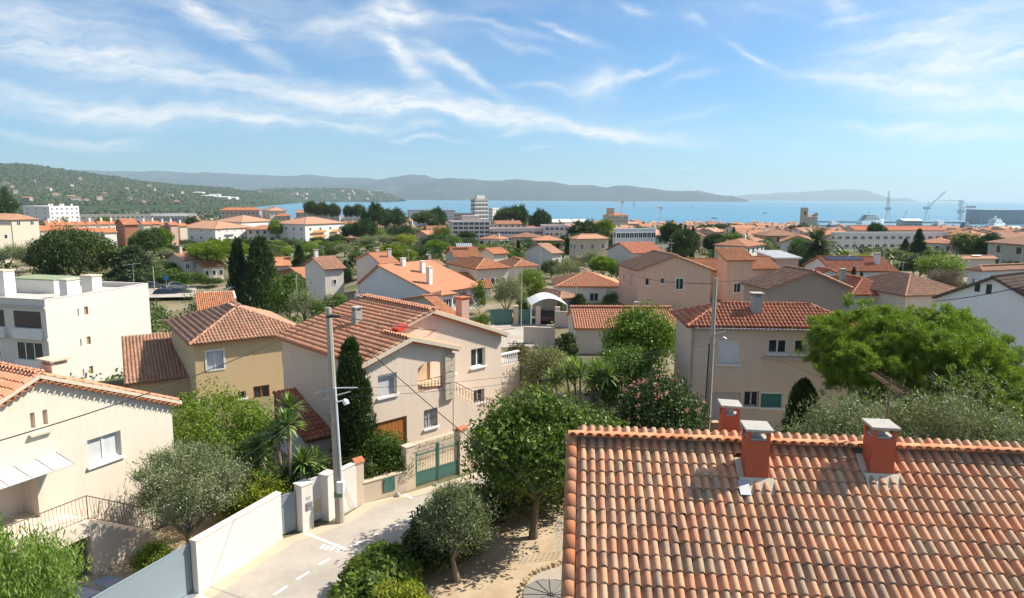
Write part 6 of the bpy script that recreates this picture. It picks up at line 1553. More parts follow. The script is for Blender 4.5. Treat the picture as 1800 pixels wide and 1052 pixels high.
def ellipsoid_clumps(rng, n, c, r, cr, low=-.45, rmin=.72, jit=.5):
    """clump centres over an ellipsoid; fewer below"""
    out = []
    while len(out) < n:
        d = unit(rng.normal(size=3))
        if d[2] < low: continue
        out.append(np.asarray(c)+d*np.asarray(r)*rng.uniform(rmin, 1.0))
    C = np.array(out); k = cr*rng.uniform(1-jit, 1+jit, (n, 1)); R = np.repeat(k, 3, 1)*np.array([1, 1, .8]); return C, R
def trunk_mb(mb, h, r, top, branches, rng, lean=(0, 0), k=7):
    p0 = np.array([0, 0, -.4]); p1 = np.array([lean[0]*.5, lean[1]*.5, h*.55]); p2 = np.array([lean[0], lean[1], h])
    mb.tube([p0, np.array([lean[0]*.12, lean[1]*.12, h*.2]), p1, p2], [r*1.35, r*1.05, r*.85, r*.62], k)
    for q in branches:
        q = np.asarray(q, float); m = p2+(q-p2)*.5+rng.normal(0, .12, 3)*np.linalg.norm(q-p2)*.3
        mb.tube([p2-[0, 0, h*.08], m, q], [r*.55, r*.32, r*.10], 5)
def tree_mesh(kind, h, w, seed, dens=1.0, leaf=.12, trunk=.25, mat='green', cl=None, clr=None, per=None, low=-.45, d=None, tilt=0.0, kw_t=None, clr_min=.12):
    """meshes (crown, trunk) of one tree standing at the origin"""
    rng = np.random.default_rng(seed); d = d or w; mb = MB(); rx, ry = w/2, d/2
    if kind == 'broad':
        th = h*trunk; rz = (h-th)/2; c = (0, 0, th+rz); n = cl or 70
        crr = clr or .20*w
        C, R = ellipsoid_clumps(rng, n, c, (rx-crr*.55, ry-crr*.55, rz-crr*.5), crr, low)
        V, F_, A = leafcloud(C, R, int((per or 260)*dens), leaf, rng)
        trunk_mb(mb, max(th*1.1, .5), max(.05, .028*h), None, C[rng.choice(n, 6)], rng, rng.normal(0, .12, 2))
    elif kind == 'pine':        # rounded umbrella of needle tufts
        th = h*trunk; rz = (h-th)/2; n = cl or 110; crr = clr or .13*w
        C, R = ellipsoid_clumps(rng, n, (0, 0, th+rz), (rx-crr*.6, ry-crr*.6, rz-crr*.5), crr, low, .62)
        nt2 = kw_t or 16; k2 = len(C); D2 = unit(rng.normal(size=(k2*nt2, 3))+np.array([0, 0, .45])); ci = np.repeat(np.arange(k2), nt2)
        C2 = C[ci]+D2*R[ci]*np.array([1, 1, .78])*rng.uniform(.45, 1.05, (k2*nt2, 1)); tone = np.clip(rng.random(k2)[ci]*.45+rng.random(k2*nt2)*.55, 0, 1)
        V, F_, A = leafcloud(C2, np.full((k2*nt2, 3), max(leaf*.6, clr_min)), max(8, int((per or 320)*dens/nt2)), leaf, rng, .20, .1, shape='spray', up=.35, att_c=tone, tone=.65)
        trunk_mb(mb, max(th, .5), max(.08, .026*h), None, C[rng.choice(n, 7)], rng, rng.normal(0, .25, 2))
    elif kind == 'umbrella':    # tall bare trunk, flat crown
        th = h*trunk; rz = (h-th)/2; n = cl or 60; crr = clr or .16*w
        C, R = ellipsoid_clumps(rng, n, (0, 0, th+rz*.9), (rx-crr*.6, ry-crr*.6, rz-crr*.4), crr, -.25, .55)
        V, F_, A = leafcloud(C, R*np.array([1, 1, .6]), int((per or 200)*dens), leaf, rng, .22, .3, shape='spray', up=.6)
        trunk_mb(mb, th*.8, max(.12, .02*h), None, C[rng.choice(n, 8)], rng, rng.normal(0, .4, 2))
    elif kind == 'cypress':
        n = cl or 90; zz = rng.random(n)**.85; prof = np.interp(zz, [0, .08, .35, .7, .9, 1], [.55, .9, 1.0, .72, .38, .06])
        an = rng.uniform(0, 2*math.pi, n); q = rng.uniform(.45, .85, n)*prof
        C = np.stack([rx*q*np.cos(an), ry*q*np.sin(an), .3+zz*(h-.6)], 1); crr = np.maximum(.24*w*(.35+.65*prof), .05)[:, None]
        V, F_, A = leafcloud(C, np.concatenate([crr, crr, crr*1.8], 1), int((per or 170)*dens), leaf, rng, .35, .3, shape='spray', up=1.3)
        mb.tube([(0, 0, -.3), (0, 0, h*.6)], [.03*h*.4+.05, .03], 6)
    elif kind == 'conifer':     # dark layered conifer
        n = cl or 120; zz = rng.random(n)**1.15; prof = np.interp(zz, [0, .15, .6, 1], [.9, 1, .55, .06])
        an = rng.uniform(0, 2*math.pi, n); q = np.sqrt(rng.uniform(.25, 1, n))*prof*.88
        C = np.stack([rx*q*np.cos(an), ry*q*np.sin(an), h*.06+zz*h*.92-.06*h*q], 1); crr = (.14*w*(.5+.6*prof))[:, None]
        V, F_, A = leafcloud(C, np.concatenate([crr*1.2, crr*1.2, crr*.55], 1), int((per or 170)*dens), leaf, rng, .3, .3, shape='spray', up=.25)
        mb.tube([(0, 0, -.3), (0, 0, h*.95)], [.02*h+.04, .03], 6)
    elif kind == 'araucaria':
        parts = []; CC = []
        for i in range(12):
            z = h*(.08+.9*i/12); rr = w/2*(1-i/12.5)
            for a in np.linspace(0, 2*math.pi, 9)[:-1]+rng.uniform(0, 1):
                for t in (.35, .6, .85): CC.append((rr*t*math.cos(a), rr*t*math.sin(a), z-.03*h*t+.02*h*t*t))
        C = np.array(CC); R = np.full((len(C), 3), w*.045); V, F_, A = leafcloud(C, R, int(26*dens), leaf, rng, .4, .2, shape='spray', up=.4)
        mb.tube([(0, 0, -.3), (0, 0, h)], [.02*h+.03, .02], 5)
    elif kind == 'shrub':
        n = cl or 45; crr = clr or .20*w
        C, R = ellipsoid_clumps(rng, n, (0, 0, h*.38), (max(rx-crr*.5, .1), max(ry-crr*.5, .1), max(h*.62-crr*.5, .1)), crr, -.25, .5)
        C[:, 2] = np.maximum(C[:, 2], crr*.35)
        V, F_, A = leafcloud(C, R, int((per or 220)*dens), leaf, rng)
        for q in C[rng.choice(n, 5)]: mb.tube([(0, 0, -.2), q*.5, q], [.05, .035, .012], 4)
    elif kind == 'olive':
        th = h*trunk; rz = (h-th)/2; n = cl or 85; crr = clr or .17*w
        C, R = ellipsoid_clumps(rng, n, (0, 0, th+rz), (rx-crr*.5, ry-crr*.5, rz-crr*.45), crr, -.55, .4, .6)
        V, F_, A = leafcloud(C, R, int((per or 300)*dens), leaf, rng, .30, .1, .4, tone=.35)
        V2, F2, A2 = leafcloud(C, R*1.15, int((per or 300)*dens*.25), leaf*1.5, rng, .14, .7, shape='spray', up=.8)
        V3 = np.concatenate([V2.reshape(-1, 3, 3), V2.reshape(-1, 3, 3)[:, 2:3]*1.0], 1).reshape(-1, 3); F3 = np.arange(len(V3)).reshape(-1, 4)
        V, F_, A = merge([(V, F_, A), (V3, F3, A2)])
        trunk_mb(mb, max(th, .4), max(.07, .035*h), None, C[rng.choice(n, 7)], rng, rng.normal(0, .2, 2))
    elif kind == 'bare':
        n = 60; C, R = ellipsoid_clumps(rng, n, (0, 0, h*.62), (rx*.8, ry*.8, h*.34), .13*w, -.8, .3)
        V, F_, A = leafcloud(C, R, int((per or 90)*dens), leaf, rng, .05, .05, shape='spray', up=.6)
        trunk_mb(mb, h*.25, .022*h, None, C[:26], rng)
    elif kind == 'pepper':
        th = h*.15; n = cl or 90; crr = clr or .18*w
        C, R = ellipsoid_clumps(rng, n, (0, 0, h*.55), (rx*.85, ry*.85, h*.42), crr, -.8, .45)
        V, F_, A = leafcloud(C, R*np.array([.6, .6, 1.3]), int((per or 260)*dens), leaf, rng, .22, .1, .3, droop=1.5)
        trunk_mb(mb, h*.4, .03*h, None, C[rng.choice(n, 6)], rng)
    if tilt: V = V.copy(); V[:, 2] -= tilt*V[:, 0]
    me = npmesh('crown', V, F_, FM[mat], A)
    return me, mb.mesh('trunk', M_PALEBARK if kind in ('olive', 'umbrella', 'bare') else M_BARK)
def plant(name, label, cat, P, meshes, group=None, rot=0.0, sc=None):
    r = thing(name, label, cat, P, rot, group)
    if sc is not None: r.scale = sc
    link('crown', meshes[0], r)['kind'] = 'stuff' if False else 'thing'
    if meshes[1] is not None: link('trunk', meshes[1], r)
    return r
for_kind = {}
# ---- trees and shrubs close by, each grown for its own place
def near(name, label, kind, P, h, w, seed, mat, leaf, cat='tree', **kw):
    P = np.asarray(P, float); P = np.array([P[0], P[1], 0.0 if len(P) < 3 or kw.pop('flatz', True) else P[2]])
    return plant(name, label, cat, P, tree_mesh(kind, h, w, seed, mat=mat, leaf=leaf, **kw))
def XY(u, v, Y): p = at_y(u, v, Y); return (p[0], p[1], 0)
def hz_(v, Y): return float(at_y(900, v, Y)[2])
near("leafy_tree", "big glossy dark green tree left of the tiled roof, bare trunk on sand", 'broad', g0(937, 946), 6.3, 5.5, 3, 'green', .22, cl=130, per=130, trunk=.26, clr=.85, low=-.75)
near("olive_tree", "small grey green olive tree before the sandy ground, pale trunk in front", 'olive', g0(803, 1022), 3.8, 3.0, 4, 'olive', .13, cl=90, per=150, trunk=.26, clr=.42)
near("olive_tree", "grey olive tree behind the white wall, crown against the cream house", 'olive', (-12.55, 25.2, 0), 4.6, 4.9, 5, 'olive', .13, cl=120, per=170, trunk=.2, clr=.58)
near("pepper_tree", "weeping light green pepper tree at the bottom left corner", 'pepper', (-13.9, 17.3, 0), 4.9, 4.6, 6, 'pepper', .17, cl=110, per=230)
near("cypress", "tall dark cypress standing behind the concrete pole beside the villa", 'cypress', XY(622, 800, 31.8), 7.3, 2.0, 7, 'cypress', .20, cl=170, per=230)
near("shrub", "dense dark green hedge shrub right of the villa gate pillar", 'shrub', XY(668, 862, 31.6), 3.0, 3.4, 8, 'green', .12, 'shrub', cl=90, per=200, d=1.8)
near("shrub", "dark hedge shrub at the foot of the tall cypress", 'shrub', XY(628, 870, 31.0), 2.2, 2.2, 9, 'oak', .12, 'shrub', cl=50, per=200)
near("tree", "yellow green bushy tree left of the yuccas below the yellow house", 'broad', XY(395, 850, 31.5), 5.0, 5.6, 10, 'bright', .15, cl=110, per=190, trunk=.08, clr=.85, low=-.9)
near("tree", "darker green bushy tree between the olive and the yuccas", 'broad', XY(415, 870, 29.0), 3.2, 3.6, 11, 'green', .15, cl=80, per=190, trunk=.06, low=-.9)
near("shrub", "low yellow green shrub just behind the long white wall", 'shrub', XY(447, 890, 27.2), 2.6, 3.0, 12, 'yellow', .12, 'shrub', cl=60, per=190)
near("shrub", "dark leafy shrub behind the mailbox pillar", 'shrub', XY(540, 880, 29.2), 2.5, 2.6, 13, 'oak', .14, 'shrub', cl=55, per=190)
near("shrub", "small bright shrub before the cream house steps", 'shrub', XY(268, 985, 23.6), 1.2, 1.6, 14, 'bright', .10, 'shrub', cl=36, per=150)
near("hedge", "green oleander hedge along the right edge of the road", 'shrub', (-4.55, 20.9, 0), 1.6, 2.9, 15, 'green', .26, 'hedge', cl=150, per=200, d=7.6, clr=.5)
near("hedge", "dark stretch of hedge under the small olive by the road", 'shrub', (-2.7, 25.1, 0), 1.9, 2.9, 16, 'oak', .18, 'hedge', cl=90, per=190, d=4.2)
near("shrub", "round yellow green bush in front of the hedge", 'shrub', (-3.35, 19.7, 0), 2.1, 2.3, 17, 'yellow', .13, 'shrub', cl=70, per=200, clr=.4)
near("shrub", "deep green shrub mass behind the big leafy tree", 'shrub', (1.1, 29.6, 0), 3.6, 5.2, 18, 'oak', .2, 'shrub', cl=100, per=170)
near("shrub", "dark undergrowth bush below the leafy tree by the road", 'shrub', (-1.2, 27.6, 0), 1.7, 2.6, 19, 'oak', .18, 'shrub', cl=50, per=170)
near("pine_tree", "broad bright green umbrella pine filling the right side", 'pine', (19.95, 33.0, 0), 9.2, 11.0, 20, 'pine', .17, cl=215, per=1560, trunk=.28, clr=.90, low=-.85, tilt=.12, kw_t=28)
near("olive_tree", "grey green olive tree behind the ridge near the aerial", 'olive', XY(1500, 780, 25.5), 6.7, 5.6, 21, 'olive', .14, cl=120, per=230, clr=.85, trunk=.15)
near("olive_tree", "large pale olive tree behind the ridge right of the aerial", 'olive', XY(1680, 790, 25.0), 7.4, 5.6, 22, 'olive', .14, cl=130, per=230, clr=.8, trunk=.15)
near("olive_tree", "olive tree at the right end of the ridge", 'olive', XY(1800, 790, 23.5), 7.0, 4.2, 23, 'olive', .14, cl=100, per=210, clr=.75, trunk=.15)
near("clipped_cypress", "dark clipped column of cypress before the green shutter", 'cypress', XY(1406, 785, 33.5), 5.1, 1.85, 24, 'cypress', .16, 'shrub', cl=160, per=230)
near("pine_tree", "lower pine boughs at the right edge below the umbrella pine", 'pine', (25.2, 30.0, 0), 7.0, 4.4, 25, 'pine', .34, cl=80, per=280, trunk=.1, low=-.9)
# flowering oleander, yuccas and neighbours in the middle
ol = near("oleander", "large dark oleander bush dotted with pink flowers by the grey pole", 'shrub', XY(1160, 765, 36.0), 4.7, 5.4, 26, 'oak', .17, 'shrub', cl=120, per=210)
rng = np.random.default_rng(5); C, R = ellipsoid_clumps(rng, 46, (0, 0, 2.1), (2.6, 2.6, 2.4), .16, -.1, .93)
V, F_, A = leafcloud(C, R, 9, .11, rng, .8); link('blossom', npmesh('blossom', V, F_, FM['pinkfl'], A), ol)
near("tree", "round bright green tree before the long low orange roof", 'broad', XY(1124, 690, 47.0), 6.6, 5.1, 27, 'bright', .22, cl=90, per=170, trunk=.22)
near("tree", "mid green tree under the round bright one", 'broad', XY(1095, 730, 42.0), 4.7, 5.2, 28, 'green', .2, cl=70, per=170, trunk=.1, low=-.9)
near("olive_tree", "silvery olive tree left of the yucca clump", 'olive', XY(962, 720, 44.0), 4.6, 3.4, 29, 'olive', .17, cl=70, per=170, trunk=.1)
near("shrub", "dark shrub at the foot of the yucca clump", 'shrub', XY(1010, 760, 38.0), 2.0, 5.0, 30, 'oak', .2, 'shrub', cl=60, per=150)
near("tree", "green young tree with light tips beside the yucca stems", 'broad', XY(1030, 770, 33.0), 3.6, 4.2, 31, 'green', .2, cl=60, per=150, trunk=.1, low=-.9)
near("shrub", "reddish green bush behind the villa terrace", 'shrub', XY(912, 640, 50.0), 3.2, 3.6, 32, 'rust', .2, 'shrub', cl=60, per=150)
near("shrub", "dark bush left of the long low house wall", 'shrub', XY(998, 625, 56.0), 3.0, 2.0, 33, 'oak', .2, 'shrub', cl=40, per=130)
near("shrub", "bright bush beside the low wall of the side street", 'shrub', XY(975, 640, 52.0), 2.2, 2.6, 34, 'bright', .2, 'shrub', cl=40, per=130)
def yucca(name, label, P, stems, seed, blade=.75, group=None):
    rng = np.random.default_rng(seed); r = thing(name, label, 'yucca', P, group=group); mb = MB(); VV = []; b = 0; A = []
    for (x, y, h, s) in stems:
        lx, ly = x*.35+rng.normal(0, .08), y*.35+rng.normal(0, .08); mb.tube([(lx, ly, -.2), ((lx+x)/2+.05, (ly+y)/2, h*.5), (x, y, h)], [.09, .075, .06], 6)
        n = 90; el = rng.uniform(-.5, 1.45, n); az = rng.uniform(0, 2*math.pi, n); ln = blade*s*rng.uniform(.75, 1.1, n)
        for e, a, l in zip(el, az, ln):
            d = np.array([math.cos(e)*math.cos(a), math.cos(e)*math.sin(a), math.sin(e)]); w = np.array([-math.sin(a), math.cos(a), 0])*.032*s*1.6; o = np.array([x, y, h])+d*.05
            m = o+d*l*.55; t = o+d*l+np.array([0, 0, -.12*l*(1-math.sin(e))]); VV += [o-w*.6, o+w*.6, m+w, m-w, m-w, m+w, t, t]; A += [rng.random()]*2
    V = np.array(VV); link('leaves', npmesh('leaves', V, np.arange(len(V)).reshape(-1, 4), FM['yucca'], A), r); mb.build('stem', M_PALEBARK, r); return r
yucca("yucca", "group of tall yuccas with spiky heads before the low outbuilding", XY(500, 862, 28.6), [(-1.2, .2, 3.0, 1.0), (-.3, .1, 3.7, 1.1), (.35, -.2, 4.2, 1.1), (.75, .3, 2.3, 1.0), (-.75, -.6, 1.8, .9), (.1, .9, 4.6, 1.0)], 3)
yucca("yucca", "low yucca with pale spiky head near the concrete pole", XY(556, 868, 30.2), [(0, 0, 1.8, 1.05), (.25, .2, 1.1, .9)], 4)
yucca("yucca", "clump of yuccas with pale stems in the garden beyond the villa terrace", XY(1015, 755, 40.0), [(-1.5, .3, 3.0, 1.15), (-.7, .2, 3.3, 1.2), (.1, 0, 3.4, 1.2), (.9, .2, 3.1, 1.2), (1.7, .1, 3.4, 1.2), (-.2, .9, 3.6, 1.1), (1.2, .8, 3.5, 1.1)], 5, .85)
# ---- palm
def palm(label, P, h, rad_, seed):
    rng = np.random.default_rng(seed); r = thing('palm_tree', label, 'palm', P); mb = MB()
    mb.tube([(0, 0, -.5), (.1, 0, h*.5), (0, 0, h)], [.42, .36, .45], 9); mb.tube([(0, 0, h-.3), (0, 0, h+.5)], [.55, .3], 8); mb.build('trunk', M_BARK, r)
    V = []; A = []
    for i in range(120):
        a = rng.uniform(0, 2*math.pi); e = rng.uniform(-.6, 1.4); L = rad_*rng.uniform(.85, 1.1); n = 16; at = rng.random()*.6+(.3 if e > .3 else 0); p = np.array([0, 0, h+.2]); d = np.array([math.cos(a)*math.cos(e), math.sin(a)*math.cos(e), math.sin(e)]); sd_ = np.array([-math.sin(a), math.cos(a), 0])
        for j in range(n):
            q = p+d*L/n; d = unit(d+np.array([0, 0, -.075]))
            ll = .55*math.sin(math.pi*(j+1.2)/(n+1.6))+.12
            for s_ in (-1, 1):
                t = q+sd_*s_*ll*.8+d*ll*.7-np.array([0, 0, ll*.35]); w = d*.17; V += [p-w*.3, p+w, t+w*.2, t-w*.2]; A.append(np.clip(at+rng.normal(0, .1), 0, 1))
            p = q
    V = np.array(V); link('fronds', npmesh('fronds', V, np.arange(len(V)).reshape(-1, 4), FM['palm'], A), r)
pp = at_ground(1433, 482); zc = proj(pp)[2]
palm("tall date palm with full round head right of the rose houses", pp, (482-433)*zc/FPX, 43*zc/FPX, 9)
pq = at_ground(489, 420); palm("small palm in front of the building with yellow balconies", pq, 4.2, 2.6, 10)
# ---- trees further off: a few grown kinds, copied, each placed where it stands
LIB = {}
def lib(key):
    if key not in LIB:
        kd, mat, leaf, cl, per, tr = {
            'oak': ('broad', 'oak', .42, 60, 120, .12), 'green': ('broad', 'green', .42, 55, 110, .12), 'bright': ('broad', 'bright', .42, 55, 110, .14), 'yellow': ('broad', 'yellow', .42, 50, 110, .12),
            'olive': ('olive', 'olive', .36, 50, 120, .14), 'pine': ('pine', 'pine', .75, 80, 130, .2), 'pinedark': ('pine', 'pinedark', .75, 70, 120, .2), 'umbrella': ('umbrella', 'cedar', .8, 50, 110, .55), 'umbrellabright': ('umbrella', 'pine', .7, 70, 150, .48),
            'cypress': ('cypress', 'cypress', .5, 70, 90, 0), 'conifer': ('conifer', 'cypress', .55, 110, 120, 0), 'cedar': ('conifer', 'cedar', .6, 120, 120, 0), 'araucaria': ('araucaria', 'cedar', .45, 0, 0, 0), 'bare': ('bare', 'twig', 1.3, 0, 90, 0), 'purple': ('shrub', 'purple', .36, 40, 120, 0), 'rust': ('shrub', 'rust', .4, 40, 120, 0), 'bush': ('shrub', 'green', .42, 40, 120, 0), 'bushdark': ('shrub', 'oak', .42, 40, 120, 0)}[key]
        out = []
        for s in range(2 if key not in ('araucaria', 'bare', 'purple', 'rust') else 1):
            kw = dict(cl=cl, per=per) if cl else {}
            w_ = 3.0 if kd == 'cypress' else 8.0
            out.append(tree_mesh(kd, 8.0, w_, 100+len(LIB)*7+s, mat=mat, leaf=leaf, trunk=tr, low=-.85 if tr < .2 else -.5, **kw)+(w_,))
        LIB[key] = out
    return LIB[key]
TRNG = np.random.default_rng(77)
NAMES = {'oak': 'broadleaf_tree', 'green': 'broadleaf_tree', 'bright': 'broadleaf_tree', 'yellow': 'poplar_tree', 'olive': 'olive_tree', 'pine': 'pine_tree', 'pinedark': 'pine_tree', 'umbrella': 'umbrella_pine', 'umbrellabright': 'umbrella_pine', 'cypress': 'cypress', 'conifer': 'conifer', 'cedar': 'cedar', 'araucaria': 'monkey_puzzle_tree', 'bare': 'bare_tree', 'purple': 'bougainvillea', 'rust': 'shrub', 'bush': 'shrub', 'bushdark': 'shrub'}
def far_tree(key, label, u, vb, vt, wpx_, Y=None, group=None, hmax=30):
    p = at_y(u, vb, Y) if Y else at_ground(u, vb)
    if not Y and p[1] > 600: Y = 400 if vt < 366 else 430; p = at_y(u, vb, Y)
    if Y: p[2] = float(terr(p[0], p[1]))
    zc = proj(p)[2]; top = at_y(u, vt, p[1])[2]; h = min(max(top-p[2], 1.0), hmax); w = wpx_*zc/FPX
    m = lib(key); a, b, w0 = m[int(TRNG.integers(len(m)))]
    r = plant(NAMES[key], label, 'shrub' if NAMES[key] in ('shrub', 'bougainvillea') else 'tree', p, (a, b), group, float(TRNG.uniform(0, 6.28)), (w/w0, w/w0, h/8.0)); return r
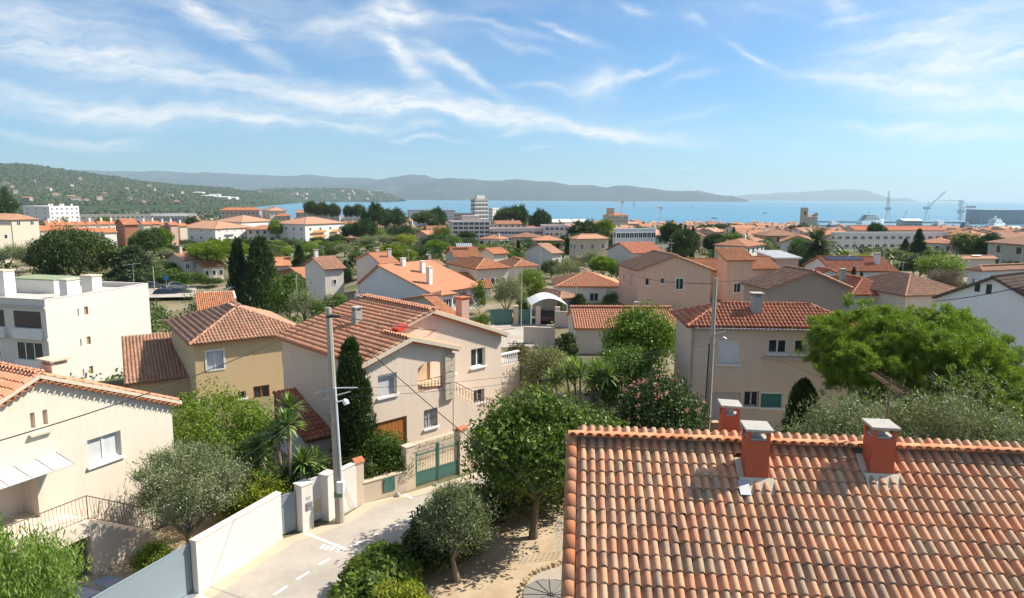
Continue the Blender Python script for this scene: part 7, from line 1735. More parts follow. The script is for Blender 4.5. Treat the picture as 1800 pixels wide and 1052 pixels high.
T = [
 ('pinedark', "dark pine rising at the left edge above the pyramid roof", 2, 405, 332, 60), ('umbrellabright', "flat bright umbrella pine left of the big dark oak", 66, 436, 400, 76), ('olive', "grey green trees at the left edge below the cream house", 18, 480, 424, 64), ('olive', "grey green tree between the left edge and the big oak", 60, 478, 430, 52),
 ('cedar', "wide cedar with layered boughs right of the big oak", 236, 496, 434, 88), ('cypress', "young cypress in front of the big dark oak", 95, 490, 446, 15), ('bush', "green shrubs along the parking above the white block", 300, 502, 470, 70), ('bush', "bright shrub bank behind the silver car", 335, 506, 476, 62), ('green', "leafy trees below the cream house with brown roof", 318, 492, 458, 60), ('bushdark', "dark shrubs right of the parking", 372, 505, 486, 46),
 ('bushdark', "dark tree before the long white apartment block", 112, 393, 380, 34), ('cypress', "dark cypress by the brick coloured house", 247, 419, 397, 13), ('olive', "grey tree beside the brick coloured house", 215, 420, 407, 32), ('green', "green trees beside the first hip roofed flats", 286, 421, 405, 34),
 ('bushdark', "dark shrub right of the white van", 330, 432, 420, 36), ('bush', "hedge below the building with yellow balconies", 515, 430, 420, 40), ('green', "light green tree below the yellow balconies", 577, 447, 424, 36), ('oak', "dark tree right of the yellow balconies", 592, 432, 412, 38), ('oak', "dark round tree before the yellow balconies", 560, 432, 416, 30),
 ('conifer', "very dark broad conifer behind the yellow house", 462, 556, 420, 88), ('cypress', "tall dark cypress left of the broad conifer", 423, 556, 426, 36), ('green', "mid green tree right of the broad dark conifer", 510, 560, 478, 70), ('bright', "bright green trees left of the pinkish house", 545, 452, 424, 40), ('rust', "fluffy pinkish shrub above the broad dark conifer", 487, 464, 440, 30), ('bright', "light green shrub next to the fluffy pinkish one", 505, 458, 432, 28), ('conifer', "slim dark conifer behind the two short poles", 527, 486, 432, 32),
 ('araucaria', "monkey puzzle tree with tiered branches beside the pinkish house", 608, 498, 456, 30), ('olive', "silvery olive before the villa roof", 536, 572, 508, 62), ('bush', "yellow green bush behind the villa ridge", 592, 562, 512, 52), ('bush', "low green bush behind the villa roof corner", 560, 572, 524, 40), ('bright', "slim light green shrub by the low red roof", 590, 500, 482, 22),
 ('pine', "large round green pine behind the terraced orange roof", 690, 478, 432, 86), ('green', "clipped green tree left of the large round pine", 631, 468, 441, 42), ('olive', "grey olive trees left of the clipped tree", 606, 452, 428, 42), ('olive', "grey green tree above the clipped tree", 645, 440, 414, 44), ('olive', "dusty green tree above the large round pine", 676, 436, 410, 46), ('yellow', "yellowish tree above the large round pine", 712, 436, 410, 44), ('green', "green tree left of the tall umbrella pine trunk", 700, 424, 402, 36), ('oak', "dark trees below the pink flats", 762, 440, 412, 50), ('pine', "flat bright pine beside the house with solar panels", 768, 450, 423, 46), ('green', "green trees below the pink five storey block", 790, 436, 412, 40), ('pinedark', "dark round tree before the pink five storey block", 820, 428, 406, 36), ('oak', "dark green tree behind the solar house", 742, 460, 432, 40), ('rust', "brownish shrub left of the solar house", 757, 466, 444, 36), ('olive', "olive tree below the beige flats", 622, 425, 404, 40), ('green', "green tree before the terraced beige flats", 662, 422, 402, 40), ('green', "tree right of the yellow arches", 778, 420, 398, 34),
 ('umbrella', "tall umbrella pine before the pink block, highest of its neighbours", 746, 428, 371, 46), ('pinedark', "dark pine right of the tall umbrella pine", 768, 396, 364, 36), ('pinedark', "dark pine above the terraced beige flats", 660, 392, 358, 32), ('green', "green tree left of the dark pine over the terrace", 646, 398, 370, 30), ('pinedark', "pines behind the terraced beige flats", 690, 390, 368, 56), ('umbrella', "pine with flat crown standing over the bay, first from the left", 547, 379, 353, 26), ('umbrella', "second flat pine over the bay, right next to the first", 568, 379, 355, 30), ('umbrella', "third flat pine over the bay", 586, 379, 357, 24), ('umbrella', "small pine over the bay right of the three flat ones", 612, 378, 361, 18), ('umbrella', "round pine over the bay before the small white house", 630, 380, 359, 24), ('green', "small tree at the bay left of the dark terrace pine", 641, 380, 364, 14),
 ('umbrella', "dark pine group right of the grey tower, left crown", 893, 392, 364, 40), ('pinedark', "dark pine group right of the grey tower, middle crown", 912, 390, 362, 38), ('pinedark', "dark pine at the right of the tower pine group", 953, 390, 367, 34), ('pinedark', "lower pine next to the grey tower", 880, 394, 372, 28), ('green', "small light tree between the tower pines", 936, 390, 374, 18),
 ('green', "green tree right of the pink end block", 1006, 420, 402, 26), ('cypress', "slender cypress right of the grey gabled house", 997, 449, 416, 9), ('cypress', "cypress at the corner of the grey gabled house", 973, 460, 433, 8), ('cypress', "second cypress at the corner of the grey gabled house", 980, 456, 429, 8), ('cypress', "cypress above the small orange hipped house", 911, 455, 425, 9), ('bush', "green bush left of the small cypress group", 899, 456, 438, 30), ('bush', "hedge before the grey gabled house", 945, 462, 448, 40), ('bushdark', "trees below the long pink building", 935, 432, 418, 50), ('rust', "brownish trees below the pink end block", 975, 432, 417, 40),
 ('pinedark', "dark layered pine by the pale villa", 1048, 458, 414, 44), ('pinedark', "dark pine right of the layered one", 1068, 455, 422, 38), ('olive', "wispy grey pine before the white flat building", 1086, 440, 405, 42), ('olive', "grey green shrub mass below the layered pine", 1042, 478, 440, 52), ('rust', "dry brownish shrub left of the pink house", 1015, 474, 448, 50), ('olive', "large grey round tree behind the white bungalow", 998, 500, 454, 58), ('oak', "dark tree left of the large grey round tree", 968, 490, 456, 40), ('pine', "bright topped pine left of the pink house", 1060, 490, 452, 52), ('green', "green tree beside the pink house wall", 1082, 492, 462, 30), ('bush', "shrubs behind the small worn shed", 1035, 470, 450, 30),
 ('olive', "round grey olive tree right of the purple bougainvillea", 893, 560, 478, 66), ('bright', "bright leafy tree beside the pole at the green gate", 932, 545, 470, 56), ('purple', "purple bougainvillea bush in front of the orange brown roof", 814, 556, 504, 46), ('bush', "green shrub right of the purple bougainvillea", 842, 552, 490, 32), ('bush', "yellow green hedge behind the pink chimney", 848, 590, 548, 36), ('bush', "round clipped bush beside the white carport", 985, 560, 528, 16), ('cedar', "flat layered conifer before the white bungalow", 1018, 556, 518, 46), ('bushdark', "climbing dark shrub on the pink house corner", 1072, 545, 508, 34), ('bush', "green tree at the shed by the carport", 918, 560, 522, 30), ('bushdark', "dark bush left of the long orange roof", 1001, 566, 540, 14),
 ('yellow', "yellow green poplar behind the brick red roof", 1153, 428, 396, 44), ('yellow', "second yellow poplar right of the slim cypress", 1188, 426, 404, 28), ('oak', "dark olive tree before the yellow poplars", 1166, 442, 414, 32), ('cypress', "tall cypress left of the yellow poplar", 1136, 432, 402, 9), ('cypress', "tall cypress right of the yellow poplar", 1183, 428, 396, 8), ('cypress', "slender cypress right of the second poplar", 1202, 420, 399, 6), ('cypress', "short dark cypress pair left of the tall one", 1121, 432, 408, 12), ('cypress', "dark cypress before the bay houses", 1196, 407, 394, 9),
 ('pinedark', "broad dark pine in the town, left of three", 1241, 415, 395, 40), ('pinedark', "broad dark pine in the town, middle of three", 1268, 411, 393, 44), ('pinedark', "broad dark pine in the town, right of three", 1287, 408, 394, 32), ('umbrella', "flat dark pine standing alone in the town", 1307, 408, 396, 22), ('green', "light trees below the three town pines", 1268, 418, 404, 40), ('pinedark', "round dark tree in the town left of the palm", 1392, 414, 396, 30), ('oak', "dark tree below the church", 1410, 402, 392, 30), ('oak', "low dark tree next to the church tree", 1360, 418, 405, 20), ('cypress', "small cypress in the town centre", 1347, 414, 397, 5), ('cypress', "cypress left of the palm", 1375, 424, 408, 7), ('yellow', "yellowish tree left of the palm", 1396, 442, 422, 34), ('bush', "green shrub behind the corrugated roof", 1406, 480, 452, 30), ('yellow', "yellow green shrubs at the palm foot", 1408, 455, 438, 26), ('rust', "dry tree left of the palm trunk", 1368, 450, 436, 26),
 ('conifer', "tall wide dark cypress before the pale apartment row", 1612, 452, 404, 30), ('conifer', "lower dark cypress left of the tall wide one", 1590, 446, 420, 17),
 ('green', "light green trees before the tall wide cypress", 1582, 456, 440, 48), ('oak', "dark grey green tree left of the feathery bright one", 1605, 484, 448, 46), ('bright', "feathery bright green tree right of the dark one", 1652, 500, 444, 76), ('bare', "bare leafless tree above the umbrella pine", 1658, 540, 474, 62), ('bushdark', "dark trees at the right before the harbour", 1690, 432, 414, 34), ('bushdark', "second dark trees before the harbour", 1716, 438, 422, 44), ('bush', "light bushes before the harbour", 1770, 436, 424, 36), ('cypress', "thin cypress at the right before the harbour", 1746, 440, 422, 6), ('bush', "green shrubs right of the feathery tree", 1700, 452, 436, 40), ('cypress', "small cypress just behind the umbrella pine, taller of two", 1497, 524, 472, 11), ('cypress', "small cypress just behind the umbrella pine, shorter of two", 1511, 524, 480, 9), ('bush', "dark shrub behind the umbrella pine crown", 1560, 530, 500, 40), ('rust', "dry shrubs under the bare tree", 1640, 535, 500, 40), ('bush', "shrub under the solar roofed house", 1512, 488, 465, 36), ('bushdark', "dark bush behind the brown gable", 1455, 470, 456, 22),
]
def one(lb):
    w = lb.split()
    for i in range(min(4, len(w))):
        if w[i] in ('trees', 'shrubs', 'pines', 'bushes', 'poplars'): w[i] = {'bushes': 'bush'}.get(w[i], w[i][:-1]); break
        if w[i] in ('below', 'left', 'right', 'of', 'beside', 'over', 'before', 'above', 'in', 'at', 'between', 'under', 'group'): break
    return ' '.join(w)
for (k_, lb, u, vb, vt, w_) in T: far_tree(k_, one(lb), u, vb, vt, w_)
for i, u in enumerate((1494, 1500, 1508, 1513, 1517, 1526, 1531, 1537, 1541)): far_tree('cypress', "small cypress in the row before the pale apartment loggias", u, 438, 424+(i*5) % 7, 6, group="small cypresses before the apartment row")
bo = at_ground(136, 498); zc = proj(bo)[2]; plant("oak_tree", "huge dark green oak behind the white apartment block", "tree", bo, tree_mesh('broad', 96*zc/FPX, 158*zc/FPX, 55, mat='oak', leaf=.42, cl=190, per=210, trunk=.1, clr=.10*158*zc/FPX, low=-.8))
up = at_ground(388, 490); zc = proj(up)[2]; plant("umbrella_pine", "umbrella pine with three bare trunks before the hip roofed flats", "tree", up, tree_mesh('umbrella', 69*zc/FPX, 106*zc/FPX, 57, mat='pine', leaf=.42, cl=150, per=260, trunk=.46, clr=.10*106*zc/FPX))
upo = [o for o in COL.objects if o.get('label', '').startswith('umbrella pine with three')][0]
for dx, dy in ((-2.6, .8), (2.4, -.4)):
    mb = MB(); hh = 40*zc/FPX; mb.tube([(dx, dy, -.5), (dx*.9, dy, hh*.5), (dx*1.25, dy*.6, hh*1.05)], [.34, .28, .18], 7); mb.build('trunk', M_PALEBARK, upo)
# ================================================================== the town beyond, the hillside, the harbour
FR = np.random.default_rng(2024)
WR = [stucco("town_wall_cream", (.66, .58, .47), .1, .25), stucco("town_wall_rose", (.58, .42, .34), .1, .25), stucco("town_wall_white", (.72, .69, .64), .1, .2)]
TRM = []
for nm, c in (("town_roof_orange", (.47, .22, .13)), ("town_roof_pale", (.50, .29, .20)), ("town_roof_brown", (.37, .20, .135))):
    TRM.append(simple(nm, c, .9, .3, .9, .1, 0, .5, 4, .35))
M_TWIN = simple("town_window", (.06, .065, .07), .3, .2, 1, .4)
def proto_parts(L, Wd, h, rise, hip):
    mb = MB(); mb.box((-L/2, -Wd/2, -3), (L/2, Wd/2, h))
    if not hip:
        for x in (-L/2, L/2): mb.prism([(x, -Wd/2, h), (x, Wd/2, h), (x, 0, h+rise*.96)], (-.2 if x > 0 else .2, 0, 0))
    rb = MB()
    polys = hip_polys(-L/2, L/2, -Wd/2, Wd/2, h+.05, h+rise, .5)[0] if hip else gable_polys(-L/2, L/2, -Wd/2, Wd/2, h+.1, h+rise+.1, 'x', .4)[0]
    for p in polys: slab(rb, p, .25, 0, 0)
    wb_ = MB()
    for fl in range(max(1, int(h/2.8))):
        z = .9+2.8*fl
        for sgn in (-1, 1):
            n = int(L/2.8)
            for i in range(n): x = -L/2+L*(i+.5)/n; wb_.box((x-.5, sgn*Wd/2-.04, z), (x+.5, sgn*Wd/2+.04, z+1.3))
            n = int(Wd/3.2)
            for i in range(n): y = -Wd/2+Wd*(i+.5)/n; wb_.box((sgn*L/2-.04, y-.5, z), (sgn*L/2+.04, y+.5, z+1.3))
    cb = MB(); cb.box((L*.2, -.4, h), (L*.2+.8, .4, h+rise+.9))
    return mb, rb, wb_, cb
PROTO = []
for i, (L, Wd, h, rs, hp) in enumerate([(10, 8, 5.4, 1.6, 0), (12, 9, 5.6, 1.7, 1), (9, 8, 6.6, 1.5, 0), (15, 9, 6.0, 1.7, 0), (11, 10, 3.2, 1.7, 1), (13, 8, 8.4, 1.5, 0)]):
    PROTO.append((proto_parts(L, Wd, h, rs, hp), (L, Wd, h)))
PMESH = {}
def proto_mesh(pi, wi, ri):
    k = (pi, wi, ri)
    if k not in PMESH:
        (a, b, c, d), _ = PROTO[pi]; PMESH[k] = (a.mesh('wall', WR[wi]), b.mesh('roof', TRM[ri]), c.mesh('window', M_TWIN), d.mesh('chimney', WR[wi]))
    return PMESH[k]
def town_house(P, rz, pi, wi, ri, s, label, group):
    a, b, c, d = proto_mesh(pi, wi, ri); r = thing('town_house', label, 'house', P, rz, group); r.scale = (s, s, s)
    link('wall', a, r); link('roof', b, r); o = link('window', c, r); o['kind'] = 'stuff'; link('chimney', d, r); return r
WN_ = ['cream', 'rose', 'white']; RN_ = ['orange', 'pale', 'brown']; HIPS = [(12, 9, 5.6), (11, 10, 3.2)]
# what stands already keeps its ground free
busy = []
for o in list(COL.objects):
    if o.parent is None and o.get('category') and o.location.y > 60: busy.append((o.location.x, o.location.y, 16 if o['category'] in ('house', 'apartment block', 'villa', 'building') else 5))
BX = np.array([b[0] for b in busy]); BY = np.array([b[1] for b in busy]); BR = np.array([b[2] for b in busy])
def free(x, y, r): return bool(np.all((BX-x)**2+(BY-y)**2 > (BR+r)**2))
def keep_clear(u, v, y):
    """the big planned buildings must stay visible: nothing tall in front of their columns"""
    return any(a < u < b and y < yy for a, b, yy in [(285, 612, 305), (780, 1005, 320), (1450, 1675, 255), (600, 780, 250), (40, 240, 200)])
cand = []; y = 150.0
while y < 1215:
    step = 15+y*.010; x0 = -.86*y; x = x0
    while x < .84*y:
        xx, yy = x+FR.uniform(-.38, .38)*step, y+FR.uniform(-.35, .35)*step; zz = float(terr(xx, yy)); u, v, d = proj((xx, yy, zz+5)); x += step
        if not (-60 < u < 1860): continue
        dens = np.interp(u, [-60, 250, 480, 640, 860, 1000, 1150, 1260, 1860], [.40, .34, .36, .30, .38, .55, .78, .96, .92])
        if yy < 260: dens *= np.interp(u, [0, 1100, 1200, 1860], [.2, .3, .8, .8])
        if yy > 800: dens = min(1, dens*1.12)
        if u > 1180 and 230 < yy < 800: dens = .97
        cand.append((yy, xx, zz, u, FR.random() < dens))
    y += step
cand.sort(); nh = 0; restH = []; treeC = []
for yy, xx, zz, u, isH in cand:
    if not free(xx, yy, 6) or (u > 1430 and yy > 640) or (u > 1395 and yy > 900): continue
    if isH:
        if keep_clear(u, 0, yy) and yy < 240: continue
        pi = int(FR.choice(6, p=[.26, .2, .16, .14, .16, .08])) if yy > 300 else int(FR.choice([0, 1, 4])); 
        if keep_clear(u, 0, yy): pi = 4
        wi, ri = int(FR.integers(3)), int(FR.choice(3, p=[.5, .28, .22])); rz = rad(FR.choice([20, 35, 60, -30, 5])+FR.normal(0, 8)); s = FR.uniform(.82, 1.12)
        if nh < 285:
            side = "on the slope towards the harbour" if u > 1180 else ("in the gardens before the bay" if u > 620 else "on the plain below the wooded hill")
            town_house((xx, yy, zz), rz, pi, wi, ri, s, WN_[wi]+" walled town house with "+RN_[ri]+(" hipped roof " if PROTO[pi][1] in HIPS else (" high gable " if PROTO[pi][1][2] > 5.5 else " gable roof "))+side, "tiled town houses "+side); nh += 1
        else: restH.append((xx, yy, zz, rz, pi, wi, ri, s))
    else: treeC.append((xx, yy, zz, u))
# the remaining far roofs, one mass
def joined(name, items, mats_of):
    out = {}
    for (xx, yy, zz, rz, pi, wi, ri, s) in items:
        (a, b, c, d), _ = PROTO[pi]; cs, sn = math.cos(rz)*s, math.sin(rz)*s
        for mb, mi in ((a, wi), (b, 3+ri), (c, 6), (d, wi)):
            V = np.array(mb.v); W_2 = np.stack([V[:, 0]*cs-V[:, 1]*sn+xx, V[:, 0]*sn+V[:, 1]*cs+yy, V[:, 2]*s+zz], 1)
            yield W_2, mb.f, mi
mb = MB()
for Vv, ff, mi in joined('', restH, None): mb.add(Vv, ff, mi)
mb.build("distant_town", WR+TRM+[M_TWIN], kind='stuff')
# trees between the houses
PALMY = pp[1]
keys = ['oak', 'green', 'olive', 'pinedark', 'cypress', 'bright', 'pine', 'yellow']; nt_ = 0
for i in range(1100):
    yy = FR.uniform(0, 1)**1.5*1010+165; uu = FR.uniform(-40, 1840); p = at_y(uu, 400, yy); treeC.append((p[0], yy, float(terr(p[0], yy)), uu))
treeC = [t for t in treeC if not (t[3] > 1170 and 150 < t[1] < 900 and FR.random() < .62)]
treeC.sort(key=lambda t: t[1]); farT = []
TG = {'oak': 'dark leafy tree', 'green': 'green leafy tree', 'olive': 'grey green olive tree', 'pinedark': 'dark pine', 'cypress': 'slim cypress', 'bright': 'light green tree', 'pine': 'green pine', 'yellow': 'yellow green tree'}
for (xx, yy, zz, u) in treeC:
    if 1385 < u < 1485 and yy < PALMY+3: continue
    k_ = keys[int(FR.choice(8, p=[.26, .2, .14, .16, .07, .06, .06, .05]))]; h = FR.uniform(4.5, 8.5)*(1.3 if k_ in ('pinedark', 'pine') else 1); w = h*FR.uniform(.7, 1.15)
    if k_ == 'cypress': w = h*.2; h *= 1.2
    if keep_clear(u, 0, yy): h = min(h, 2.6); w = min(w, 4.5)
    if nt_ < 240 and free(xx, yy, 0) and not (u > 1430 and yy > 760):
        a, b, w0 = lib(k_)[int(FR.integers(len(lib(k_))))]
        wh = "among the harbour side roofs" if u > 1180 else ("in the gardens before the bay" if u > 620 else "on the plain below the wooded hill")
        plant('garden_tree' if k_ != 'cypress' else 'cypress', TG[k_]+", one of many alike "+wh, 'tree', (xx, yy, zz), (a, b), TG[k_]+"s "+wh, float(FR.uniform(0, 6)), (w/w0, w/w0, h/8.0)); nt_ += 1
    elif free(xx, yy, 0) and not (u > 1430 and yy > 760): farT.append((xx, yy, zz, h, w))
def blobs(name, items, mat, rng, k=6):
    """a mass of far crowns: rough domes, each with its own bumps"""
    n = len(items); I = np.array(items); an = np.linspace(0, 2*math.pi, k+1)[:-1]
    V = np.zeros((n, 2*k+1, 3)); r = I[:, 4]/2; h = I[:, 3]
    for lv, (fr, fz) in enumerate(((1.0, .30), (.72, .78))):
        for j in range(k):
            q = rng.uniform(.7, 1.25, n); V[:, lv*k+j] = np.stack([I[:, 0]+r*fr*q*np.cos(an[j]+I[:, 0]), I[:, 1]+r*fr*q*np.sin(an[j]+I[:, 0]), I[:, 2]+h*fz*rng.uniform(.85, 1.15, n)], 1)
    V[:, 2*k] = np.stack([I[:, 0], I[:, 1], I[:, 2]+h], 1)
    F_ = []
    for j in range(k): F_ += [(j, (j+1) % k, k+(j+1) % k), (j, k+(j+1) % k, k+j), (k+j, k+(j+1) % k, 2*k)]
    F_ = (np.arange(n)[:, None, None]*(2*k+1)+np.array(F_)[None]).reshape(-1, 3)
    at = np.repeat(rng.random(n), 3*k)
    return link(name, npmesh(name, V.reshape(-1, 3), F_, mat, np.clip(at+rng.normal(0, .15, len(at)), 0, 1)), kind='stuff')
nearT = [t for t in farT if t[1] < 760]; C = []; R = []
for (xx, yy, zz, h, w) in nearT:
    for _ in range(4): C.append((xx+FR.normal(0, w*.22), yy+FR.normal(0, w*.22), zz+h*FR.uniform(.4, .75))); R.append((w*.33, w*.33, h*.26))
V, F_, A = leafcloud(np.array(C), np.array(R), 34, 1.15, FR, .6); link("distant_trees", npmesh("distant_trees", V, F_, FM['oak'], A), kind='stuff')
blobs("distant_trees", [t for t in farT if t[1] >= 760], FM['oak'], FR)
def undergrowth(name, n, y0, y1, mat, leaf, seed, hmax=2.6):
    r = np.random.default_rng(seed); C = []; R = []
    while len(C) < n:
        yy = y0+(y1-y0)*r.random()**1.4; uu = r.uniform(-30, 1830); p = at_y(uu, 450, yy)
        if not free(p[0], yy, -3) or (620 < uu < 1000 and yy < 70) or (860 < uu < 985 and yy < 92): continue
        z = float(terr(p[0], yy)); s = r.uniform(.8, 2.2)
        for _ in range(3): C.append((p[0]+r.normal(0, s*.6), yy+r.normal(0, s*.6), z+s*.4)); R.append((s, s, s*r.uniform(.5, .9)*hmax/2.6))
    V, F_, A = leafcloud(np.array(C), np.array(R), 26, leaf, r, .6)
    return link(name, npmesh(name, V, F_, FM[mat], A), kind='stuff')
undergrowth("garden_undergrowth", 900, 62, 170, 'oak', .42, 91); undergrowth("garden_undergrowth", 700, 62, 190, 'green', .42, 92); undergrowth("garden_undergrowth", 1300, 150, 460, 'oak', .9, 93, 3.6); undergrowth("garden_undergrowth", 700, 150, 460, 'olive', .8, 94, 3.2); undergrowth("garden_undergrowth", 500, 130, 420, 'green', .8, 95, 3.4)
# wood and houses on the hillside
bpy.context.view_layer.update()
hs = bpy.data.objects['hillside']; hd = bpy.data.objects['headland']
def hit(ob, u, v):
    k = ray(u, v); ok, loc, nrm, _ = ob.ray_cast(Vector(cC), Vector(k/np.linalg.norm(k)))
    return np.array(loc) if ok else None
items = []
for i in range(13000):
    u, v = FR.uniform(-40, 520), FR.uniform(288, 360); p = hit(hs, u, v)
    if p is not None:
        if float(fbm(np.array([p[0]]), np.array([p[1]]), 420, 44)[0]) < .40 and FR.random() < .7: continue
        s = FR.uniform(9, 21); items.append((p[0], p[1], p[2]-2, s*.5, s))
M_FOR = foliage("leaf_forest", [(.020, .034, .014), (.034, .052, .020), (.052, .072, .027), (.08, .095, .04)], .05, .8, 0, 1.0)
blobs("hillside_forest", items, M_FOR, FR, 5)
items = []
for i in range(3000):
    u, v = FR.uniform(400, 705), FR.uniform(332, 356); p = hit(hd, u, v)
    if p is not None: s = FR.uniform(16, 30); items.append((p[0], p[1], p[2]-3, s*.55, s))
blobs("headland_forest", items, M_FOR, FR, 5)
# flat wooded plain between the near quarter and the hill
items = []
for i in range(1800):
    u = FR.uniform(-60, 470); Y = FR.uniform(900, 3300); p = at_y(u, 360, Y); s = FR.uniform(9, 18); items.append((p[0], Y, float(terr(p[0], Y))-1, s*.6, s))
blobs("plain_trees", items, M_FOR, FR, 5)
HSPOT = [(10, 327), (22, 332), (40, 346), (28, 343), (86, 338), (92, 345), (98, 348), (104, 346), (116, 349), (126, 352), (134, 356), (92, 352), (140, 318), (126, 328), (100, 336), (184, 346), (175, 355), (215, 333), (222, 334), (240, 338), (198, 341), (270, 337), (150, 356), (212, 362), (250, 358), (262, 330), (180, 330), (60, 322), (48, 356), (160, 340), (300, 348), (320, 342), (336, 350), (228, 354), (310, 358), (286, 344)]
for i, (u, v) in enumerate(HSPOT):
    if i % 3 == 2: continue
    p = hit(hs, u, v)
    if p is None: continue
    town_house((p[0], p[1], p[2]+4), rad(FR.uniform(-40, 60)), int(FR.integers(0, 5)), int(FR.integers(3)), int(FR.integers(3)), FR.uniform(1.1, 1.8), "pale house alone among trees on the wooded hillside", "houses scattered on the wooded hillside")
for i, (u, v, L) in enumerate([(350, 341, 50), (366, 347, 70), (388, 349, 90), (404, 350, 80), (378, 345, 50)]):
    p = hit(hs, u, v)
    if p is None: continue
    r = thing('warehouse', "long white roofed warehouse at the foot of the hillside", 'warehouse', p, rad(-10), "white warehouses at the foot of the hill"); mb = MB(); mb.box((-L/2, -12, -12), (L/2, 12, 6)); mb.build('wall', WR[2], r); mb = MB(); mb.prism([(-L/2, -13, 6), (-L/2, 13, 6), (-L/2, 0, 9)], (L, 0, 0)); mb.build('roof', simple("white_sheeting", (.74, .74, .72), .5, .06, 2, .3), r)
for i in range(26):
    u, v = FR.uniform(440, 690), FR.uniform(338, 352); p = hit(hd, u, v)
    if p is not None: town_house((p[0], p[1], p[2]+6), rad(FR.uniform(-40, 60)), int(FR.integers(0, 5)), int(FR.integers(3)), int(FR.integers(3)), FR.uniform(1.5, 2.4), "pale house on the green headland across the bay", "houses on the headland across the bay")
# ---- harbour
M_HULLW = simple("yacht_white", (.86, .86, .86), .3, .04, .2, .5); M_HULLB = simple("yacht_navy", (.03, .055, .12), .25, .1, .2, .5); M_HULLG = simple("yacht_grey", (.16, .18, .20), .3, .1, .2, .5); M_YGL = simple("yacht_glass", (.04, .06, .09), .15, .1, .2, .5); M_HULLL = simple("yacht_pale_blue", (.42, .55, .68), .3, .06, .2, .5)
def yacht(label, u, v, wpx_, hull, up, decks=3, P=None, rz=0.0, Y=1330):
    p = at_y(u, v, Y) if P is None else P; p = np.array([p[0], p[1], SEA if P is None else P[2]]); L = wpx_*proj(p)[2]/FPX; B = L*.16; r = thing('yacht', label, 'yacht', p, rz); n = 12; mb = MB(); V = []
    for z, k in ((-1.5, .8), (L*.085, 1.0)):
        for side in (-1, 1):
            for i in range(n+1): t = i/n; V.append(((t-.5)*L*(1 if z > 0 else .94), side*B/2*k*min(1, 3.2*(1-t)**.75), z+(L*.03*t*t if z > 0 else 0)))
    m = n+1; F_ = []
    for side in (0, 1):
        for i in range(n): a, b = side*m+i, 2*m+side*m+i; F_.append((a, a+1, b+1, b) if side == 0 else (a+1, a, b, b+1))
    F_ += [(2*m+i, 2*m+i+1, 3*m+i+1, 3*m+i) for i in range(n)]+[(0, 2*m, 3*m, m)]
    mb.add(V, F_); mb.build('hull', hull, r); z = L*.09; x0, x1 = -.42*L, .26*L
    for d in range(decks):
        hh = L*.032; mb = MB(); mb.prism([(x0, -B*.42, z), (x1, -B*.38, z), (x1, B*.38, z), (x0, B*.42, z)], (0, 0, hh*.35)); mb.prism([(x0, -B*.42, z+hh*.8), (x1-hh*.5, -B*.38, z+hh*.8), (x1-hh*.5, B*.38, z+hh*.8), (x0, B*.42, z+hh*.8)], (0, 0, hh*.22)); dk = mb.build('deck', up, r)
        mb = MB(); mb.prism([(x0+L*.05, -B*.36, z+hh*.35), (x1-hh*.2, -B*.33, z+hh*.35), (x1-hh*.2, B*.33, z+hh*.35), (x0+L*.05, B*.36, z+hh*.35)], (0, 0, hh*.45)); mb.build('window_band', M_YGL, dk); z += hh; x0 += L*.045; x1 -= L*.065
    mb = MB(); xm = (x0+x1)/2; mb.tube([(xm, 0, z), (xm-L*.01, 0, z+L*.07)], L*.006, 5); mb.tube([(xm-L*.02, -L*.03, z+L*.05), (xm-L*.02, L*.03, z+L*.05)], L*.005, 4); mb.build('mast', up, r); return r
yacht("navy hulled yacht moored furthest towards the church", 1467, 396, 48, M_HULLB, M_HULLW, 3, rz=0.68, Y=1260)
yacht("large white yacht with four grey decks before the first harbour crane", 1532, 392, 78, M_HULLW, simple("yacht_silver", (.45, .48, .50), .3, .06, .2, .5), 4, rz=0.55, Y=1400)
yacht("long navy yacht with white decks just right of the church side moorings", 1543, 399, 66, M_HULLB, M_HULLW, 3, rz=0.62, Y=1150)
yacht("pale blue yacht under the first harbour crane", 1576, 402, 56, M_HULLL, M_HULLW, 3, rz=0.75, Y=1070)
yacht("grey yacht between the two big harbour cranes", 1652, 393, 60, M_HULLG, M_HULLW, 3, rz=0.75, Y=1280)
yacht("dark grey yacht below the hammerhead crane", 1698, 397, 58, M_HULLG, simple("yacht_darkdeck", (.22, .24, .26), .4, .06, .2, .5), 4, rz=0.75, Y=1200)
yacht("biggest white yacht before the grey shed", 1752, 396, 78, M_HULLW, M_HULLW, 4, rz=0.68, Y=1240)
yacht("white and blue ship standing on the hard in front of the other yachts", 1668, 408, 62, M_HULLW, M_HULLL, 3, Y=1015, rz=0.75)
yacht("small white yacht beside the ship on the hard", 1712, 404, 30, M_HULLW, M_HULLW, 2, Y=1030, rz=0.75)
M_CR = simple("crane_white", (.66, .65, .62), .5, .08, .2, .4); M_CR2 = simple("crane_yellow", (.62, .50, .30), .5, .1, .2, .4)
def lattice(mb, p, q, w, n=8):
    p, q = np.asarray(p, float), np.asarray(q, float); d = (q-p)/np.linalg.norm(q-p); a = np.cross(d, [0, 1, 0]); a /= np.linalg.norm(a)+1e-9
    if np.linalg.norm(np.cross(d, [0, 1, 0])) < .1: a = np.array([1., 0, 0])
    b = np.cross(d, a); r_ = w*.14
    for s1 in (-1, 1):
        for s2 in (-1, 1): o = a*s1*w/2+b*s2*w/2; mb.tube([p+o, q+o], r_, 4)
    for i in range(n):
        t0, t1 = i/n, (i+1)/n
        for s2 in (-1, 1):
            s1 = 1 if i % 2 else -1; mb.tube([p+(q-p)*t0+a*s1*w/2+b*s2*w/2, p+(q-p)*t1-a*s1*w/2+b*s2*w/2], r_*.8, 3)
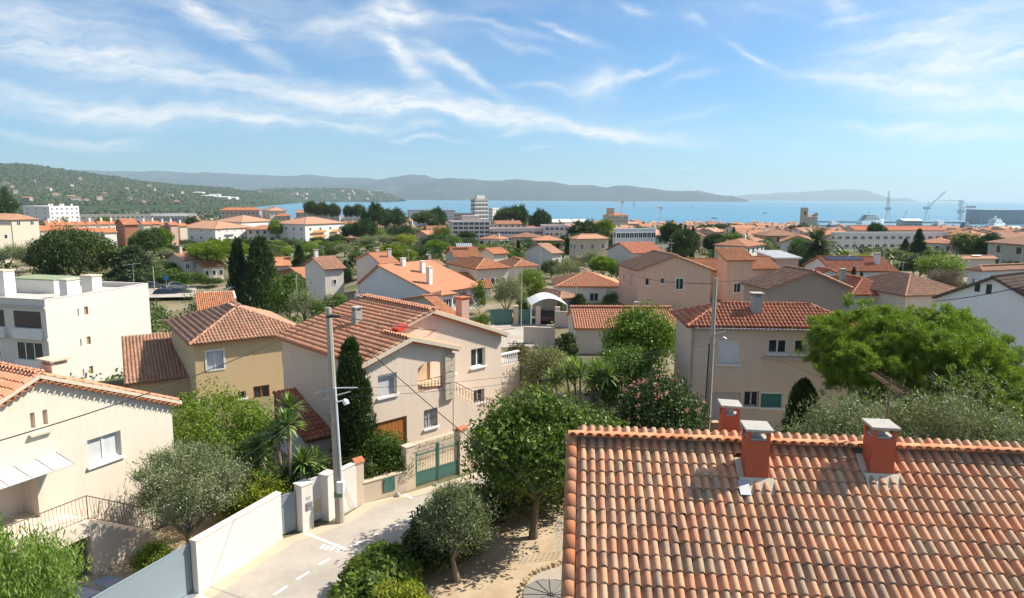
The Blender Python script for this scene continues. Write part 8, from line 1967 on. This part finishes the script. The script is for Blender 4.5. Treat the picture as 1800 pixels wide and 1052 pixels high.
def crane(label, u, vb, Y, parts, mat, zb=SEA+1):
    b = at_y(u, vb, Y); b[2] = zb; r = thing('crane', label, 'crane', b); k = proj(b)[2]/FPX
    def W3(uu, vv): p = at_y(uu, vv, Y); return p-b
    for nm, kind, pts, w in parts:
        mb = MB(); P_ = [W3(*q) if len(q) == 2 else W3(q[0], q[1])+np.array([0, q[2], 0]) for q in pts]
        if kind == 'lat': lattice(mb, P_[0], P_[1], w*k, 9)
        elif kind == 'tube': mb.tube(P_, w*k/2, 6)
        elif kind == 'box': c = P_[0]; h = np.array(w)*k/2; mb.box(tuple(c-h), tuple(c+h))
        mb.build(nm, mat, r)
    return r
crane("tall white harbour crane with upright boom among the yachts", 1561, 389, 1345, [('leg', 'tube', [(1555, 390), (1560.5, 366)], 1.2), ('leg', 'tube', [(1567, 390), (1562, 366)], 1.2), ('leg', 'tube', [(1561, 390, 12), (1561.5, 366)], 1.2), ('cabin', 'box', [(1561, 367)], (7, 7, 5)), ('mast', 'lat', [(1561, 364), (1562, 347)], 3.2), ('boom', 'lat', [(1562, 347), (1563, 336)], 1.6)], M_CR)
crane("hammerhead harbour crane with long horizontal jib and heavy counterweight", 1689, 388, 1345, [('mast', 'lat', [(1688, 388), (1690, 352)], 4.5), ('cabin', 'box', [(1689, 372)], (9, 9, 4)), ('jib', 'lat', [(1691, 352.5), (1642, 352)], 1.8), ('counterweight', 'box', [(1706, 364)], (13, 8, 4)), ('counter_jib', 'lat', [(1691, 365), (1712, 364)], 1.8), ('stay', 'tube', [(1690, 352), (1652, 353)], .5), ('stay', 'tube', [(1691, 352), (1706, 362)], .5)], M_CR)
crane("smaller harbour crane with raised slanted jib left of the hammerhead one", 1629, 388, 1400, [('leg', 'tube', [(1625, 388), (1628, 368)], 1.1), ('leg', 'tube', [(1633, 388), (1630, 368)], 1.1), ('cabin', 'box', [(1629, 366)], (9, 7, 4.5)), ('boom', 'lat', [(1632, 364), (1662, 337)], 1.3), ('mast', 'tube', [(1629, 364), (1633, 355)], 1.0)], M_CR)
crane("thin slanted dockside crane jib between the moored yachts", 1586, 388, 1345, [('boom', 'lat', [(1586, 388), (1594, 370)], 1.3)], M_CR)
crane("thin white building crane rising before the bay, left of two", 1093, 384, 760, [('mast', 'lat', [(1093.5, 384), (1093.5, 352)], 1.5), ('jib', 'lat', [(1094, 354.5), (1076, 355)], 1.0), ('counterweight', 'box', [(1095, 356)], (3, 3, 3)), ('counter_jib', 'tube', [(1094, 354), (1097, 355)], .8)], M_CR, float(terr(120, 760)))
crane("building crane with slanted top before the bay, right of two", 1160, 388, 760, [('mast', 'lat', [(1161, 388), (1161, 364)], 1.4), ('jib', 'lat', [(1161, 365), (1146, 366)], 1.2), ('counterweight', 'box', [(1163, 366)], (4, 3, 2.6)), ('boom', 'tube', [(1155, 362), (1166, 363)], 1.2)], M_CR, float(terr(160, 760)))
def sail(label, u, v, Y, h):
    b = at_y(u, v, Y); b[2] = SEA; r = thing('sailing_boat', label, 'boat', b); mb = MB(); mb.prism([(-h*.25, -h*.06, .2), (h*.3, 0, .2), (-h*.25, h*.06, .2)], (0, 0, h*.07)); mb.build('hull', M_HULLW, r)
    mb = MB(); mb.prism([(0, 0, h*.12), (-h*.24, h*.04, h*.14), (0, 0, h)], (0, .15, 0)); mb.prism([(h*.03, 0, h*.1), (h*.26, 0, h*.1), (h*.02, 0, h*.85)], (0, .15, 0)); mb.build('sail', M_WHITE, r); mb = MB(); mb.tube([(0, 0, 0), (0, 0, h*1.02)], h*.008, 4); mb.build('mast', M_GALV, r)
sail("white sailing boat out on the bay right of the left building crane", 1114.5, 363, 4200, 42)
sail("tiny white sail near the far shore on the left of the bay", 474, 362, 3600, 14)
for i, (u, v, Y) in enumerate([(1216, 363.5, 4000), (1344, 374, 2400), (1255, 381, 1750)]):
    b = at_y(u, v, Y); b[2] = SEA; r = thing('motor_boat', ["small dark motor boat far out on the bay", "tiny dark boat on the bay nearer the church", "tiny boat close to the town shore"][i], 'boat', b); mb = MB(); mb.prism([(-6, -2, 0), (5, -2, 0), (9, 0, 0), (5, 2, 0), (-6, 2, 0)], (0, 0, 2)); mb.build('hull', M_HULLG, r); mb = MB(); mb.box((-3, -1.5, 2), (2, 1.5, 4)); mb.build('cabin', M_HULLW, r)
shp = at_y(1728, 396, 1480); shd = thing("shipyard_shed", "huge flat grey shipyard shed at the right edge of the harbour", "shed", (shp[0], 1480, SEA)); mb = MB(); mb.box((0, 0, -2), (190, 60, at_y(1728, 369, 1480)[2]-SEA)); mb.build('wall', simple("shed_grey", (.40, .39, .385), .7, .1, .05, .2), shd)
mb = MB()
for i in range(30): mb.box((i*6.3+.5, -.5, 0), (i*6.3+1.2, -.02, at_y(1728, 369, 1480)[2]-SEA-1)); 
mb.build('rib', MATS["shed_grey"], shd)['kind'] = 'stuff'
mb = MB(); a, b = at_y(1440, 392, 1520), at_y(1730, 392, 1520); mb.box((a[0], 1515, SEA-2), (b[0], 1535, SEA+2.2)); mb.build("breakwater", simple("quay_stone", (.20, .19, .18), .9, .2, .1, .1), kind='structure')
mb = MB(); a, b = at_y(1430, 392, 1290), at_y(1840, 392, 1290); mb.box((a[0], 1330, SEA-6), (b[0], 1352, SEA+1.5)); mb.build("quay", simple("quay_concrete", (.36, .34, .31), .9, .15, .1, .1), kind='structure')
for i, (u, v) in enumerate([(1502, 372), (1515, 370), (1602, 376), (1724, 374), (1648, 380), (1480, 380)]):
    b = at_y(u, 392, 1300); b[2] = SEA+2; t = at_y(u, v, 1300)[2]; r_, d_ = pole("thin moored mast rising among the harbour yachts", b, (b[0], b[1], t), .35, .2, M_CR, name='boat_mast', cat='mast'); r_['group'] = "masts among the harbour yachts"
# warehouses on the quay
for i, (u, ur, v, lb) in enumerate([(1588, 1622, 388, "long cream quayside hall left of the small harbour crane"), (1765, 1800, 403, "white quayside office with window bands at the right edge"), (1745, 1775, 408, "red roofed quayside hall before the office")]):
    a, b = at_y(u, v, 1215 if i == 0 else 900), at_y(ur, v, 1215 if i == 0 else 900); zb = float(terr(a[0], a[1])); r = thing('quay_hall', lb, 'building', (a[0], a[1], zb)); L = b[0]-a[0]; hh = max(a[2]-zb, 5); mb = MB(); mb.box((0, 0, -2), (L, 22, hh)); mb.build('wall', WR[0] if i != 2 else WR[1], r); mb = MB(); mb.prism([(-.5, -.6, hh+.02), (-.5, 22.6, hh+.02), (-.5, 11, hh+3)], (L+1, 0, 0)); mb.build('roof', TRM[0] if i == 2 else simple("white_sheeting", (.74, .74, .72)), r)
    mb = MB()
    for z in np.arange(2, hh-1.5, 3): mb.box((.5, -.15, z), (L-.5, -.02, z+1.3))
    if len(mb.v): mb.build('window_band', M_TWIN, r)
for (u, Y, w_, hu, dk, lb) in [(1495, 1130, 30, M_HULLW, 2, "small white yacht beside the navy hulled one"), (1512, 1090, 36, M_HULLW, 2, "white motor yacht in the front row before the apartment row"), (1606, 1120, 40, M_HULLW, 3, "white three decked yacht right of the pale blue one"), (1628, 1060, 34, M_HULLG, 2, "small grey yacht in the front row of the harbour"), (1722, 1120, 40, M_HULLW, 3, "white yacht between the dark grey one and the biggest"), (1785, 1080, 44, M_HULLL, 3, "pale blue yacht at the right end of the harbour"), (1600, 1230, 44, M_HULLW, 2, "low white boat under the quayside hall")]:
    yacht(lb, u, 400, w_, hu, M_HULLW, dk, rz=float(FR.normal(.7, .15)), Y=Y)
# church
cb_ = at_ground(1412, 397); k = proj(cb_)[2]/FPX; ch = thing("church", "old stone church with square tower standing against the sea", "church", cb_); tz = at_y(1412, 367, cb_[1])[2]-cb_[2]
M_CH = stucco("church_stone", (.48, .37, .25), .25)
mb = MB(); w = 9.5*k/2; mb.box((-w, -w, -3), (w, w, tz)); t = mb.build('tower', M_CH, ch)
mb = MB(); mb.prism([(-w*1.1, -w*1.1, tz), (w*1.1, -w*1.1, tz), (w*1.1, w*1.1, tz), (-w*1.1, w*1.1, tz)], (0, 0, 1.0)); mb.box((-w*.7, -w*.7, tz+1), (w*.7, w*.7, tz+2)); mb.build('cornice', M_CH, t)
mb = MB(); mb.box((-w*.3, -w-.3, tz*.62), (w*.3, -w-.02, tz*.85)); mb.build('belfry_shade_panel', M_DARK, t)  # raised dark panel paints the shade of a belfry opening
mb = MB(); x1 = 22*k; hn = tz*.52; mb.box((w+.05, -w, -3), (x1, w*1.6, hn)); mb.build('nave', M_CH, ch); mb = MB(); mb.prism([(w+.1, -w*1.1, hn), (w+.1, w*1.7, hn), (w+.1, w*.3, hn+4)], (x1-w, 0, 0)); mb.build('roof', TRM[1], ch)
mb = MB(); mb.box((x1-3.2*k, -w*.5, hn), (x1+1.2*k, w*.5, at_y(1432, 374, cb_[1])[2]-cb_[2])); mb.build('turret', M_CH, ch)
